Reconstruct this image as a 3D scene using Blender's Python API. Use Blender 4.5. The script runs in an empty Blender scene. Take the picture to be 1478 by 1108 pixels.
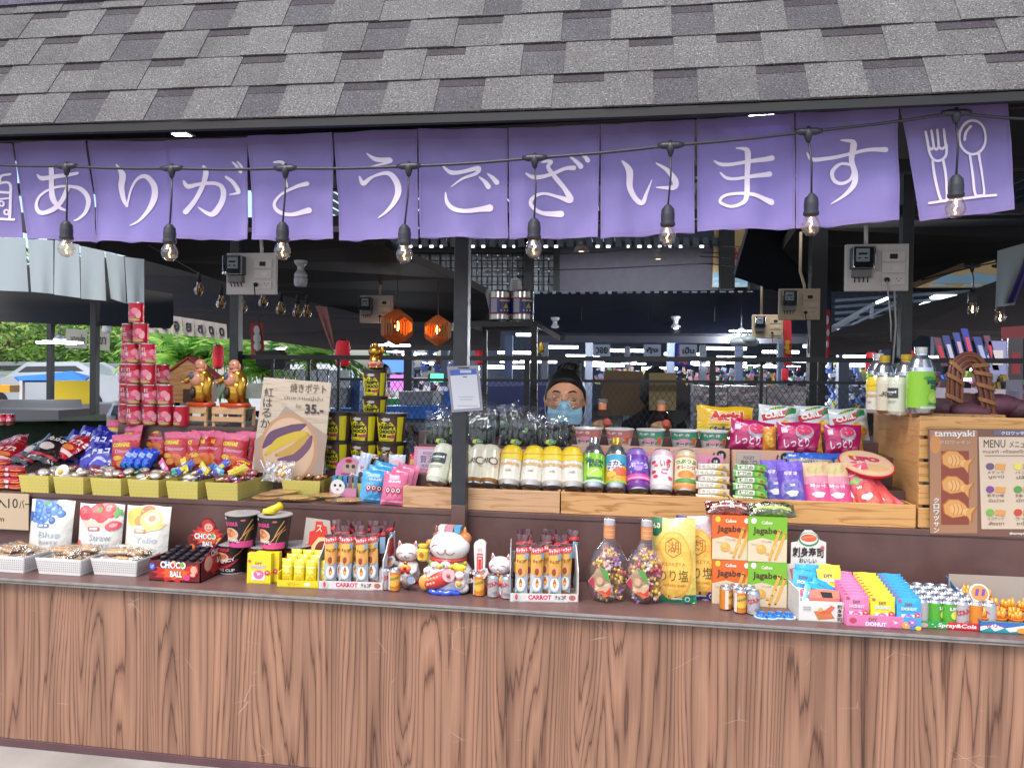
import bpy, bmesh, math, random
from mathutils import Vector, Matrix, noise
from mathutils.geometry import tessellate_polygon
random.seed(11)
sc = bpy.context.scene
COL = sc.collection
R = math.radians
PI = math.pi

# ---------------------------------------------------------------- camera
PW, PH, FP = 1478.0, 1108.0, 1067.0          # photograph size and focal length in its pixels
CAM = Vector((0, -2.33, 1.35))
_y, _p, _r = R(8.5), R(-0.75), R(0.8)
FWD = Vector((-math.sin(_y) * math.cos(_p), math.cos(_y) * math.cos(_p), math.sin(_p)))
_rt = Vector((math.cos(_y), math.sin(_y), 0))
_up = _rt.cross(FWD)
RGT = _rt * math.cos(_r) + _up * math.sin(_r)
UPV = -_rt * math.sin(_r) + _up * math.cos(_r)
cam = bpy.data.objects.new('camera', bpy.data.cameras.new('camera'))
COL.objects.link(cam)
cam.matrix_world = Matrix(((RGT.x, UPV.x, -FWD.x, CAM.x), (RGT.y, UPV.y, -FWD.y, CAM.y), (RGT.z, UPV.z, -FWD.z, CAM.z), (0, 0, 0, 1)))
cam.data.sensor_width = 36
cam.data.lens = 36 * FP / PW
cam.data.clip_end = 500
sc.camera = cam

# ---------------------------------------------------------------- world, sun, exposure
world = bpy.data.worlds.new("World"); sc.world = world; world.use_nodes = True
nt = world.node_tree; bgn = nt.nodes['Background']
sky = nt.nodes.new('ShaderNodeTexSky'); sky.sky_type = 'NISHITA'; sky.sun_disc = False
SUN_EL, SUN_AZ = 58, 200                      # sun high behind the photographer's right shoulder
sky.sun_elevation = R(SUN_EL); sky.sun_rotation = R(SUN_AZ)
sky.air_density = 1.0; sky.dust_density = 3.0; sky.ozone_density = 1.0
nt.links.new(sky.outputs[0], bgn.inputs[0]); bgn.inputs[1].default_value = 0.15
sd = bpy.data.lights.new('sun', 'SUN'); sd.energy = 1.4; sd.angle = R(25); sd.color = (1, .96, .9)
so = bpy.data.objects.new('sun', sd); COL.objects.link(so)
az = R(SUN_AZ)
sdir = Vector((math.sin(az) * math.cos(R(SUN_EL)), math.cos(az) * math.cos(R(SUN_EL)), math.sin(R(SUN_EL))))
so.rotation_euler = sdir.to_track_quat('Z', 'Y').to_euler()
sc.view_settings.view_transform = 'Standard'; sc.view_settings.look = 'None'
sc.view_settings.exposure = 1.2; sc.view_settings.gamma = 1
sc.cycles.max_bounces = 7; sc.cycles.transparent_max_bounces = 16
sc.cycles.caustics_reflective = False; sc.cycles.caustics_refractive = False

# ---------------------------------------------------------------- from photograph to place
def ray(x, y): return FWD + RGT * ((x - PW / 2) / FP) - UPV * ((y - PH / 2) / FP)
def at(x, y, Y):                              # point on the upright plane at depth Y seen at pixel x, y
    r = ray(x, y); return CAM + r * ((Y - CAM.y) / r.y)
def atz(x, y, Z):                             # point on the level plane at height Z seen at pixel x, y
    r = ray(x, y); return CAM + r * ((Z - CAM.z) / r.z)
def dep(p): return (p - CAM).dot(FWD)
def mpp(p): return dep(p) / FP                # metres per photograph pixel at p

# ---------------------------------------------------------------- materials
_M = {}
def lin(h, k=1.0):
    h = h.lstrip('#'); o = []
    for i in (0, 2, 4):
        c = int(h[i:i + 2], 16) / 255
        o.append(min(1, (c / 12.92 if c <= .04045 else ((c + .055) / 1.055) ** 2.4) * k))
    return (*o, 1)
def M(h, rough=.5, metal=0, k=.82, bump=0, bscale=60, coat=0, var=0, vscale=8, trans=0, sheen=0, emit=0):
    key = (h, rough, metal, k, bump, bscale, coat, var, vscale, trans, sheen, emit)
    if key in _M: return _M[key]
    m = bpy.data.materials.new('m' + h.lstrip('#')); m.use_nodes = True
    n = m.node_tree.nodes; l = m.node_tree.links; b = n['Principled BSDF']
    b.inputs['Base Color'].default_value = lin(h, k); b.inputs['Roughness'].default_value = rough
    b.inputs['Metallic'].default_value = metal; b.inputs['Coat Weight'].default_value = coat
    b.inputs['Coat Roughness'].default_value = .1
    if emit:
        b.inputs['Emission Color'].default_value = lin(h, 1); b.inputs['Emission Strength'].default_value = emit
    if bump or var:
        tc = n.new('ShaderNodeTexCoord')
        nz = n.new('ShaderNodeTexNoise'); l.new(tc.outputs['Object'], nz.inputs['Vector'])
        nz.inputs['Detail'].default_value = 4
        if bump:
            nz.inputs['Scale'].default_value = bscale
            bp = n.new('ShaderNodeBump'); bp.inputs['Strength'].default_value = bump; bp.inputs['Distance'].default_value = .01
            l.new(nz.outputs['Fac'], bp.inputs['Height']); l.new(bp.outputs[0], b.inputs['Normal'])
        if var:
            nv = n.new('ShaderNodeTexNoise'); l.new(tc.outputs['Object'], nv.inputs['Vector']); nv.inputs['Scale'].default_value = vscale
            nv.inputs['Detail'].default_value = 5
            mr = n.new('ShaderNodeMapRange'); l.new(nv.outputs['Fac'], mr.inputs[0])
            mr.inputs[1].default_value = .3; mr.inputs[2].default_value = .7
            mr.inputs[3].default_value = 1 - var; mr.inputs[4].default_value = 1 + var
            mx = n.new('ShaderNodeVectorMath'); mx.operation = 'SCALE'
            mx.inputs[0].default_value = lin(h, k)[:3]; l.new(mr.outputs[0], mx.inputs['Scale'])
            l.new(mx.outputs[0], b.inputs['Base Color'])
    if trans:
        tr = n.new('ShaderNodeBsdfTranslucent'); tr.inputs[0].default_value = lin(h, k)
        mi = n.new('ShaderNodeMixShader'); mi.inputs[0].default_value = trans
        l.new(b.outputs[0], mi.inputs[1]); l.new(tr.outputs[0], mi.inputs[2]); l.new(mi.outputs[0], n['Material Output'].inputs[0])
    _M[key] = m; return m
def clear(name, tint='ffffff', gloss=.12, rough=.08, bump=0, bscale=40):
    """thin clear plastic or glass: mostly see-through with a sharp shine"""
    key = ('clear', name)
    if key in _M: return _M[key]
    m = bpy.data.materials.new(name); m.use_nodes = True
    n = m.node_tree.nodes; l = m.node_tree.links; n.remove(n['Principled BSDF'])
    t = n.new('ShaderNodeBsdfTransparent'); t.inputs[0].default_value = lin(tint)
    g = n.new('ShaderNodeBsdfGlossy'); g.inputs['Roughness'].default_value = rough
    lw = n.new('ShaderNodeLayerWeight'); lw.inputs[0].default_value = .35
    mr = n.new('ShaderNodeMapRange'); mr.inputs[3].default_value = gloss; mr.inputs[4].default_value = min(1, gloss * 5)
    mi = n.new('ShaderNodeMixShader')
    l.new(lw.outputs['Facing'], mr.inputs[0]); l.new(mr.outputs[0], mi.inputs[0])
    l.new(t.outputs[0], mi.inputs[1]); l.new(g.outputs[0], mi.inputs[2]); l.new(mi.outputs[0], n['Material Output'].inputs[0])
    if bump:
        tc = n.new('ShaderNodeTexCoord'); nz = n.new('ShaderNodeTexNoise'); l.new(tc.outputs['Object'], nz.inputs['Vector'])
        nz.inputs['Scale'].default_value = bscale; nz.inputs['Detail'].default_value = 3; nz.inputs['Distortion'].default_value = 1.5
        bp = n.new('ShaderNodeBump'); bp.inputs['Strength'].default_value = bump; bp.inputs['Distance'].default_value = .02
        l.new(nz.outputs['Fac'], bp.inputs['Height']); l.new(bp.outputs[0], g.inputs['Normal'])
    _M[key] = m; return m
def foil(h, **k): return M(h, rough=k.pop('rough', .3), coat=.4, bump=k.pop('bump', .35), bscale=45, **k)

# ---------------------------------------------------------------- flat artwork: each shape is (verts2d, faces, material)
_T = {}
def text2d(s, bold=0.0):
    key = (s, bold)
    if key in _T: return _T[key]
    c = bpy.data.curves.new('t', 'FONT'); c.body = s; c.resolution_u = 2; c.offset = bold; c.fill_mode = 'FRONT'
    o = bpy.data.objects.new('t', c); COL.objects.link(o); bpy.context.view_layer.update()
    me = bpy.data.meshes.new_from_object(o.evaluated_get(bpy.context.evaluated_depsgraph_get()))
    bm = bmesh.new(); bm.from_mesh(me)
    bmesh.ops.remove_doubles(bm, verts=bm.verts[:], dist=1e-4)
    bmesh.ops.dissolve_limit(bm, angle_limit=R(4), verts=bm.verts[:], edges=bm.edges[:])
    vs = [(v.co.x, v.co.y) for v in bm.verts]; bm.verts.index_update()
    fs = [[v.index for v in f.verts] for f in bm.faces]
    bm.free(); bpy.data.objects.remove(o); bpy.data.curves.remove(c); bpy.data.meshes.remove(me)
    if not vs: vs, fs = [(0, 0), (1, 0), (1, 1)], [[0, 1, 2]]
    x0 = min(v[0] for v in vs); x1 = max(v[0] for v in vs); y0 = min(v[1] for v in vs); y1 = max(v[1] for v in vs)
    _T[key] = ([(v[0] - x0, v[1] - y0) for v in vs], fs, x1 - x0, y1 - y0); return _T[key]
def RECT(x0, y0, x1, y1, m): return ([(x0, y0), (x1, y0), (x1, y1), (x0, y1)], [[0, 1, 2, 3]], m)
def ELL(cx, cy, rx, ry, m, n=18, a=0, wob=0):
    p = []
    for i in range(n):
        t = 2 * PI * i / n; w = 1 + wob * math.sin(3 * t + cx) * .5 + wob * math.sin(5 * t + cy) * .5
        x, y = rx * w * math.cos(t), ry * w * math.sin(t)
        p.append((cx + x * math.cos(a) - y * math.sin(a), cy + x * math.sin(a) + y * math.cos(a)))
    return ([(cx, cy)] + p, [[0, i + 1, (i + 1) % n + 1] for i in range(n)], m)
def POLY(pts, m):
    t = tessellate_polygon([[Vector((x, y, 0)) for x, y in pts]])
    return (list(pts), [list(f) for f in t], m)
def TXT(s, x, y, w, h, m, bold=.02, a=0, shear=0, fit=True):
    """text in the box w wide and h high whose lower left corner is x, y"""
    vs, fs, tw, th = text2d(s, bold)
    if h is None: h = w * th / max(tw, 1e-6)
    if w is None: w = h * tw / max(th, 1e-6)
    o = []
    for vx, vy in vs:
        px, py = vx / max(tw, 1e-6) * w, vy / max(th, 1e-6) * h; px += shear * py
        o.append((x + px * math.cos(a) - py * math.sin(a), y + px * math.sin(a) + py * math.cos(a)))
    return (o, fs, m)
def STROKE(pts, m, k=1.0):
    """brush stroke through (x, y, width)"""
    P = [Vector(p[:2]) for p in pts]; Wd = [p[2] for p in pts]; q = []; n = len(P)
    for i in range(n - 1):                      # Catmull-Rom
        a, b, c, d = P[max(i - 1, 0)], P[i], P[i + 1], P[min(i + 2, n - 1)]
        for j in range(6):
            t = j / 6
            q.append((.5 * ((2 * b) + (c - a) * t + (2 * a - 5 * b + 4 * c - d) * t * t + (3 * b - a - 3 * c + d) * t ** 3), Wd[i] + (Wd[i + 1] - Wd[i]) * t))
    q.append((P[-1], Wd[-1])); vs = []; fs = []
    for i, (p, w) in enumerate(q):
        t = (q[min(i + 1, len(q) - 1)][0] - q[max(i - 1, 0)][0])
        t = t.normalized() if t.length > 1e-9 else Vector((1, 0)); nn = Vector((-t.y, t.x)) * w * k * .5
        vs += [tuple(p + nn), tuple(p - nn)]
        if i: fs.append([2 * i - 2, 2 * i - 1, 2 * i + 1, 2 * i])
    for p, w in (q[0], q[-1]):                  # round ends
        b = len(vs); vs.append(tuple(p))
        for j in range(8): vs.append((p.x + math.cos(j * PI / 4) * w * k * .5, p.y + math.sin(j * PI / 4) * w * k * .5))
        fs += [[b, b + 1 + j, b + 1 + (j + 1) % 8] for j in range(8)]
    return (vs, fs, m)

# ---------------------------------------------------------------- mesh builder
class B:
    def __init__(s): s.v = []; s.f = []; s.m = []; s.s = []; s.mats = []
    def mi(s, m):
        if m not in s.mats: s.mats.append(m)
        return s.mats.index(m)
    def add(s, vs, fs, m, smooth=False, xf=None):
        b = len(s.v); k = s.mi(m)
        for v in vs:
            v = Vector(v); s.v.append(tuple(xf @ v if xf is not None else v))
        for f in fs: s.f.append([b + i for i in f]); s.m.append(k); s.s.append(smooth)
        return s
    def box(s, x0, x1, y0, y1, z0, z1, m, xf=None):
        return s.add([(x0, y0, z0), (x1, y0, z0), (x1, y1, z0), (x0, y1, z0), (x0, y0, z1), (x1, y0, z1), (x1, y1, z1), (x0, y1, z1)],
                     [[0, 3, 2, 1], [4, 5, 6, 7], [0, 1, 5, 4], [1, 2, 6, 5], [2, 3, 7, 6], [3, 0, 4, 7]], m, False, xf)
    def hull(s, a, b, m):                       # prism between two matching loops of points
        n = len(a); fs = [list(range(n))[::-1], list(range(n, 2 * n))] + [[i, (i + 1) % n, n + (i + 1) % n, n + i] for i in range(n)]
        return s.add(list(a) + list(b), fs, m)
    def bar(s, p, q, w, m, h=None):             # square bar between two points
        p, q = Vector(p), Vector(q); d = (q - p).normalized(); h = h or w
        u = d.cross(Vector((0, 0, 1)) if abs(d.z) < .9 else Vector((0, 1, 0))).normalized(); v = d.cross(u)
        o = [u * w / 2 + v * h / 2, -u * w / 2 + v * h / 2, -u * w / 2 - v * h / 2, u * w / 2 - v * h / 2]
        return s.hull([p + k for k in o], [q + k for k in o], m)
    def lathe(s, prof, m, n=28, xf=None, smooth=True, cap=True, sx=1, sy=1):
        """prof: (r, z[, material]) from bottom to top; a segment takes the material of its upper point"""
        for i in range(len(prof) - 1):
            (r0, z0), (r1, z1) = prof[i][:2], prof[i + 1][:2]; mm = prof[i + 1][2] if len(prof[i + 1]) > 2 else m
            vs = []; fs = []
            for j in range(n):
                a = 2 * PI * j / n; ca, sa = math.cos(a) * sx, math.sin(a) * sy
                vs += [(r0 * ca, r0 * sa, z0), (r1 * ca, r1 * sa, z1)]
                k = (j + 1) % n; fs.append([2 * j, 2 * k, 2 * k + 1, 2 * j + 1])
            s.add(vs, fs, mm, smooth, xf)
        if cap:
            for p, fl in ((prof[0], 1), (prof[-1], 0)):
                if p[0] > 1e-5:
                    vs = [(p[0] * math.cos(2 * PI * j / n) * sx, p[0] * math.sin(2 * PI * j / n) * sy, p[1]) for j in range(n)]
                    f = list(range(n)); s.add(vs, [f[::-1] if fl else f], p[2] if len(p) > 2 else m, False, xf)
        return s
    def tube(s, pts, r, m, n=8, smooth=True, close=False):
        P = [Vector(p) for p in pts]; k = len(P); rs = r if isinstance(r, (list, tuple)) else [r] * k; vs = []; fs = []
        pu = None
        for i, p in enumerate(P):
            t = (P[(i + 1) % k] - P[i - 1]) if close else (P[min(i + 1, k - 1)] - P[max(i - 1, 0)])
            t.normalize()
            if pu is None: pu = t.cross(Vector((0, 0, 1)) if abs(t.z) < .9 else Vector((1, 0, 0))).normalized()
            u = (pu - t * pu.dot(t)); u = u.normalized() if u.length > 1e-6 else t.orthogonal().normalized(); pu = u; v = t.cross(u)
            for j in range(n): a = 2 * PI * j / n; vs.append(p + u * (rs[i] * math.cos(a)) + v * (rs[i] * math.sin(a)))
        for i in range(k if close else k - 1):
            i2 = (i + 1) % k
            for j in range(n): j2 = (j + 1) % n; fs.append([i * n + j, i * n + j2, i2 * n + j2, i2 * n + j])
        if not close: fs += [list(range(n))[::-1], [(k - 1) * n + j for j in range(n)]]
        return s.add(vs, fs, m, smooth)
    def ball(s, c, rx, ry, rz, m, n=16, k=10, fn=None, xf=None):
        vs = []; fs = []
        for i in range(k + 1):
            ph = PI * i / k
            for j in range(n):
                a = 2 * PI * j / n; d = Vector((math.sin(ph) * math.cos(a), math.sin(ph) * math.sin(a), math.cos(ph)))
                p = Vector((d.x * rx, d.y * ry, d.z * rz))
                if fn: p = fn(p, d)
                vs.append(p + Vector(c))
        for i in range(k):
            for j in range(n): j2 = (j + 1) % n; fs.append([i * n + j, (i + 1) * n + j, (i + 1) * n + j2, i * n + j2])
        return s.add(vs, fs, m, True, xf)
    def plate(s, shape, mp, t=.004, m=None):    # flat outline given a thickness through a mapping (x, y, depth)
        vs, fs, mm = shape; m = m or mm; n = len(vs)
        ed = {}
        for f in fs:
            for i in range(len(f)):
                e = (f[i], f[(i + 1) % len(f)]); ed[e] = 1
        out = [e for e in ed if (e[1], e[0]) not in ed]
        V = [mp(x, y, 0) for x, y in vs] + [mp(x, y, t) for x, y in vs]
        return s.add(V, [list(f) for f in fs] + [[i + n for i in f][::-1] for f in fs] + [[a, a + n, b + n, b] for a, b in out], m)
    def art(s, shapes, mp, cx=(), cy=(), base=.0006, step=.00025, xf=None):
        """lay flat shapes on a surface; mp(x, y, offset) gives the point; cx, cy are the lines where faces are cut"""
        step = min(step, .003 / max(1, len(shapes)))
        for li, (vs, fs, m) in enumerate(shapes):
            off = base + step * li
            if cx or cy:
                bm = bmesh.new(); bv = [bm.verts.new((x, y, 0)) for x, y in vs]
                for f in fs:
                    try: bm.faces.new([bv[i] for i in f])
                    except ValueError: pass
                x0 = min(v[0] for v in vs); x1 = max(v[0] for v in vs); y0 = min(v[1] for v in vs); y1 = max(v[1] for v in vs)
                for c in cx:
                    if x0 + 1e-4 < c < x1 - 1e-4: bmesh.ops.bisect_plane(bm, geom=bm.verts[:] + bm.edges[:] + bm.faces[:], plane_co=(c, 0, 0), plane_no=(1, 0, 0))
                for c in cy:
                    if y0 + 1e-4 < c < y1 - 1e-4: bmesh.ops.bisect_plane(bm, geom=bm.verts[:] + bm.edges[:] + bm.faces[:], plane_co=(0, c, 0), plane_no=(0, 1, 0))
                bm.verts.index_update()
                V = [(v.co.x, v.co.y) for v in bm.verts]; Fs = [[v.index for v in f.verts] for f in bm.faces]; bm.free()
            else: V, Fs = vs, fs
            s.add([mp(x, y, off) for x, y in V], Fs, m, False, xf)
        return s
    def mesh(s, name):
        me = bpy.data.meshes.new(name); me.from_pydata([tuple(v) for v in s.v], [], s.f)
        for m in s.mats: me.materials.append(m)
        me.polygons.foreach_set('material_index', s.m); me.polygons.foreach_set('use_smooth', s.s); me.update()
        return me
    def obj(s, name, parent=None, bevel=0, merge=False):
        me = s.mesh(name)
        if merge:
            bm = bmesh.new(); bm.from_mesh(me); bmesh.ops.remove_doubles(bm, verts=bm.verts[:], dist=1e-5); bm.to_mesh(me); bm.free()
        o = bpy.data.objects.new(name, me); COL.objects.link(o)
        if parent: o.parent = parent
        if bevel:
            b = o.modifiers.new('bevel', 'BEVEL'); b.width = bevel; b.segments = 2; b.limit_method = 'ANGLE'; b.angle_limit = R(40)
        return o

# ---------------------------------------------------------------- scene objects
def tag(o, label=None, cat=None, group=None, kind=None):
    if label: o['label'] = label
    if cat: o['category'] = cat
    if group: o['group'] = group
    if kind: o['kind'] = kind
    return o
def thing(name, label=None, cat=None, loc=(0, 0, 0), rz=0, group=None):
    o = bpy.data.objects.new(name, None); COL.objects.link(o); o.empty_display_size = .05
    o.location = loc; o.rotation_euler = (0, 0, rz); return tag(o, label, cat, group)
def kids(o): return [c for c in bpy.data.objects if c.parent == o]
class Proto:
    """a kind of thing built once at the origin; put() places it, later calls copy it with its parts"""
    def __init__(s, root, cat, depth=2):
        s.root = root; s.cat = cat; s.used = False; s.tree = [(c, [g for g in kids(c)]) for c in kids(root)] if root.type == 'EMPTY' or True else []
    def put(s, loc, label, group=None, rz=0, rx=0, ry=0, sc=1.0):
        if not s.used: r = s.root; s.used = True
        else:
            r = s.root.copy(); COL.objects.link(r)
            for c, gs in s.tree:
                d = c.copy(); COL.objects.link(d); d.parent = r
                for g in gs: e = g.copy(); COL.objects.link(e); e.parent = d
        r.location = loc; r.rotation_mode = 'XYZ'; r.rotation_euler = (rx, ry, rz)
        r.scale = (sc, sc, sc) if not isinstance(sc, (tuple, list)) else sc
        r['label'] = label; r['category'] = s.cat
        if group: r['group'] = group
        return r
ORD = ['first', 'second', 'third', 'fourth', 'fifth', 'sixth', 'seventh', 'eighth', 'ninth', 'tenth', 'eleventh', 'twelfth', 'thirteenth', 'fourteenth', 'fifteenth', 'sixteenth']
def nth(i, n, side='left'):
    other = 'right' if side == 'left' else 'left'
    if i == 0: return side + 'most'
    if i == n - 1: return other + 'most'
    return ORD[i] + ' from the ' + side + ','

# mappings
def flat(w, y=0, z0=0, lean=0):                 # artwork 100 units wide on an upright front face
    k = w / 100
    return lambda x, h, o: Vector(((x - 50) * k, y - o, z0 + h * k))
def cyl(r0, r1, z0, z1, hh, span):              # artwork wrapped on a (conical) can; x 0..100 spans the angle, y 0..hh the height
    def mp(x, y, o):
        t = y / hh; r = r0 + (r1 - r0) * t + o; a = (x - 50) / 100 * span - PI / 2
        return Vector((r * math.cos(a), r * math.sin(a), z0 + (z1 - z0) * t))
    return mp
CX10 = tuple(range(5, 100, 5))
# ================================================================ materials of the stall
def nodes(name):
    m = bpy.data.materials.new(name); m.use_nodes = True
    return m, m.node_tree.nodes, m.node_tree.links, m.node_tree.nodes['Principled BSDF']
def ramp(n, stops, interp='LINEAR'):
    r = n.new('ShaderNodeValToRGB'); r.color_ramp.interpolation = interp; e = r.color_ramp.elements
    while len(e) < len(stops): e.new(.5)
    for i, (p, c) in enumerate(stops): e[i].position = p; e[i].color = c
    return r
def laminate():
    m, n, l, b = nodes('striped_laminate')
    tc = n.new('ShaderNodeTexCoord')
    def nz(sx, sz, det, dist=0, off=0, rough=.5):
        mp = n.new('ShaderNodeMapping'); mp.inputs['Scale'].default_value = (sx, 1, sz); mp.inputs['Location'].default_value = (off, off, off)
        t = n.new('ShaderNodeTexNoise'); t.inputs['Scale'].default_value = 1; t.inputs['Detail'].default_value = det
        t.inputs['Distortion'].default_value = dist; t.inputs['Roughness'].default_value = rough
        l.new(tc.outputs['Object'], mp.inputs[0]); l.new(mp.outputs[0], t.inputs['Vector']); return t.outputs['Fac']
    def ma(op, a, c, d=None):
        t = n.new('ShaderNodeMath'); t.operation = op
        for i, q in enumerate((a, c, d)):
            if q is None: continue
            if isinstance(q, (int, float)): t.inputs[i].default_value = q
            else: l.new(q, t.inputs[i])
        return t.outputs[0]
    sep = n.new('ShaderNodeSeparateXYZ'); l.new(tc.outputs['Object'], sep.inputs[0])
    big = nz(7.5, .8, 1.0, .08, 3.1)                        # long contours: cathedrals and ovals
    amp = ramp(n, [(.38, (2.5, 2.5, 2.5, 1)), (.62, (17, 17, 17, 1))]); l.new(nz(3.4, .1, 1, 0, 14), amp.inputs[0])
    fld = ma('ADD', ma('MULTIPLY', big, amp.outputs[0]), ma('MULTIPLY', sep.outputs['X'], 30))
    fld = ma('ADD', fld, ma('MULTIPLY', nz(55, 1.0, 4, 0, 9), 1.3))
    fr = ma('FRACT', fld, 0)
    r1 = ramp(n, [(0, lin('4c342a')), (.03, lin('644638')), (.10, lin('815f4d')), (.5, lin('97745f')), (.88, lin('896753')), (.97, lin('6a4c3e')), (1, lin('4c342a'))])
    l.new(fr, r1.inputs[0])
    r2 = ramp(n, [(.32, (.60, .56, .55, 1)), (.5, (.92, .90, .88, 1)), (.68, (1.14, 1.1, 1.06, 1))]); l.new(nz(16, .6, 4, 0, 5), r2.inputs[0])
    r3 = ramp(n, [(.3, (.86, .85, .85, 1)), (.7, (1.06, 1.05, 1.05, 1))]); l.new(nz(260, 4, 3, 0, 1), r3.inputs[0])
    mx = n.new('ShaderNodeMix'); mx.data_type = 'RGBA'; mx.blend_type = 'MULTIPLY'; mx.inputs[0].default_value = 1
    l.new(r1.outputs[0], mx.inputs[6]); l.new(r2.outputs[0], mx.inputs[7])
    my = n.new('ShaderNodeMix'); my.data_type = 'RGBA'; my.blend_type = 'MULTIPLY'; my.inputs[0].default_value = 1
    l.new(mx.outputs[2], my.inputs[6]); l.new(r3.outputs[0], my.inputs[7])
    # scratches and scuffs
    v = n.new('ShaderNodeTexVoronoi'); v.feature = 'DISTANCE_TO_EDGE'; mp = n.new('ShaderNodeMapping')
    mp.inputs['Scale'].default_value = (6, 1, 11); mp.inputs['Rotation'].default_value = (0, .5, 0)
    l.new(tc.outputs['Object'], mp.inputs[0]); l.new(mp.outputs[0], v.inputs['Vector']); v.inputs['Scale'].default_value = 1
    cut = ramp(n, [(0, (1, 1, 1, 1)), (.006, (0, 0, 0, 1))]); l.new(v.outputs['Distance'], cut.inputs[0])
    pat = ramp(n, [(.60, (0, 0, 0, 1)), (.68, (1, 1, 1, 1))]); l.new(nz(7, 7, 2, 0, 22), pat.inputs[0])
    sc_ = ma('MULTIPLY', ma('MULTIPLY', cut.outputs[0], pat.outputs[0]), .45)
    mz = n.new('ShaderNodeMix'); mz.data_type = 'RGBA'; l.new(sc_, mz.inputs[0]); l.new(my.outputs[2], mz.inputs[6]); mz.inputs[7].default_value = lin('d8c8c0')
    l.new(mz.outputs[2], b.inputs['Base Color']); b.inputs['Roughness'].default_value = .42
    return m
def pine(name, base='d9a878', dark='b07c50', sx=3, sz=22, axis='X'):
    m, n, l, b = nodes(name)
    tc = n.new('ShaderNodeTexCoord'); mp = n.new('ShaderNodeMapping')
    mp.inputs['Scale'].default_value = (sx, 18, sz) if axis == 'X' else (18, sx, sz)
    t = n.new('ShaderNodeTexNoise'); t.inputs['Scale'].default_value = 1; t.inputs['Detail'].default_value = 3; t.inputs['Distortion'].default_value = .4
    l.new(tc.outputs['Object'], mp.inputs[0]); l.new(mp.outputs[0], t.inputs['Vector'])
    k = n.new('ShaderNodeMath'); k.operation = 'MULTIPLY'; k.inputs[1].default_value = 6; l.new(t.outputs['Fac'], k.inputs[0])
    f = n.new('ShaderNodeMath'); f.operation = 'FRACT'; l.new(k.outputs[0], f.inputs[0])
    r = ramp(n, [(0, lin(dark, .8)), (.15, lin(base, .8)), (.8, lin(base, .85)), (1, lin(dark, .85))]); l.new(f.outputs[0], r.inputs[0])
    l.new(r.outputs[0], b.inputs['Base Color']); b.inputs['Roughness'].default_value = .5
    return m
def granules(name, a, c, d):
    m, n, l, b = nodes(name)
    tc = n.new('ShaderNodeTexCoord'); t = n.new('ShaderNodeTexNoise'); t.inputs['Scale'].default_value = 240; t.inputs['Detail'].default_value = 2
    l.new(tc.outputs['Object'], t.inputs['Vector'])
    r = ramp(n, [(.32, lin(a)), (.48, lin(c)), (.60, lin(c)), (.70, lin(d))]); l.new(t.outputs['Fac'], r.inputs[0])
    t2 = n.new('ShaderNodeTexNoise'); t2.inputs['Scale'].default_value = 5; t2.inputs['Detail'].default_value = 4; l.new(tc.outputs['Object'], t2.inputs['Vector'])
    r2 = ramp(n, [(.3, (.8, .78, .8, 1)), (.7, (1.1, 1.1, 1.1, 1))]); l.new(t2.outputs['Fac'], r2.inputs[0])
    mx = n.new('ShaderNodeMix'); mx.data_type = 'RGBA'; mx.blend_type = 'MULTIPLY'; mx.inputs[0].default_value = 1
    l.new(r.outputs[0], mx.inputs[6]); l.new(r2.outputs[0], mx.inputs[7]); l.new(mx.outputs[2], b.inputs['Base Color'])
    bp = n.new('ShaderNodeBump'); bp.inputs['Strength'].default_value = .7; bp.inputs['Distance'].default_value = .004
    l.new(t.outputs['Fac'], bp.inputs['Height']); l.new(bp.outputs[0], b.inputs['Normal']); b.inputs['Roughness'].default_value = .9
    return m
LAM = laminate()
BROWN = M('5d4440', rough=.38, var=.12, vscale=14, bump=.05, bscale=30, k=.95)
PINE = pine('pine_boards'); PINEY = pine('pine_side', 'cf9c68', 'ac7a4c', axis='Y')
STEEL = M('2c2e34', rough=.45, var=.25, vscale=20)
STEELD = M('15161a', rough=.5)
EDGE = M('8b8580', rough=.6, var=.2, vscale=25)
DARK = M('17171b', rough=.7)

# ================================================================ the ground
def paving():
    m, n, l, b = nodes('paving')
    tc = n.new('ShaderNodeTexCoord'); t = n.new('ShaderNodeTexNoise'); t.inputs['Scale'].default_value = 3; t.inputs['Detail'].default_value = 8
    l.new(tc.outputs['Object'], t.inputs['Vector']); r = ramp(n, [(.3, lin('7f7974')), (.7, lin('a09a95'))])
    l.new(t.outputs['Fac'], r.inputs[0]); l.new(r.outputs[0], b.inputs['Base Color']); b.inputs['Roughness'].default_value = .85; return m
g = B(); g.add([(-150, -60, 0), (150, -60, 0), (150, 200, 0), (-150, 200, 0)], [[0, 1, 2, 3]], paving()); tag(g.obj('ground'), kind='structure')

# ================================================================ the counter
SZ, DZ, RY = .6075, .846, .335               # shelf height, deck height, riser depth
XL, XR = -3.6, 3.2
ct = thing('market_counter', 'long snack counter with striped brown wood laminate front and dark brown shelf', 'counter', (0, 0, 0))
b = B(); b.box(XL, XR, 0, .02, .028, SZ - .016, LAM); b.obj('front_panel', ct)
b = B(); b.box(XL, XR, -.006, .02, 0, .027, M('5a4044', rough=.5, var=.15)); b.obj('base_trim', ct, .001)
b = B(); b.box(XL, XR, -.022, RY, SZ - .0155, SZ, BROWN); b.obj('shelf', ct, .001)
b = B(); b.box(XL, XR, -.0255, -.0222, SZ - .017, SZ - .001, EDGE); b.box(XL, XR, -.0275, -.0257, SZ - .0105, SZ - .0085, M('4a4644', rough=.6)); b.obj('shelf_edge', ct)
b = B(); b.box(XL, XR, RY, RY + .018, SZ, DZ - .0182, BROWN); b.obj('riser_board', ct, .001)
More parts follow.
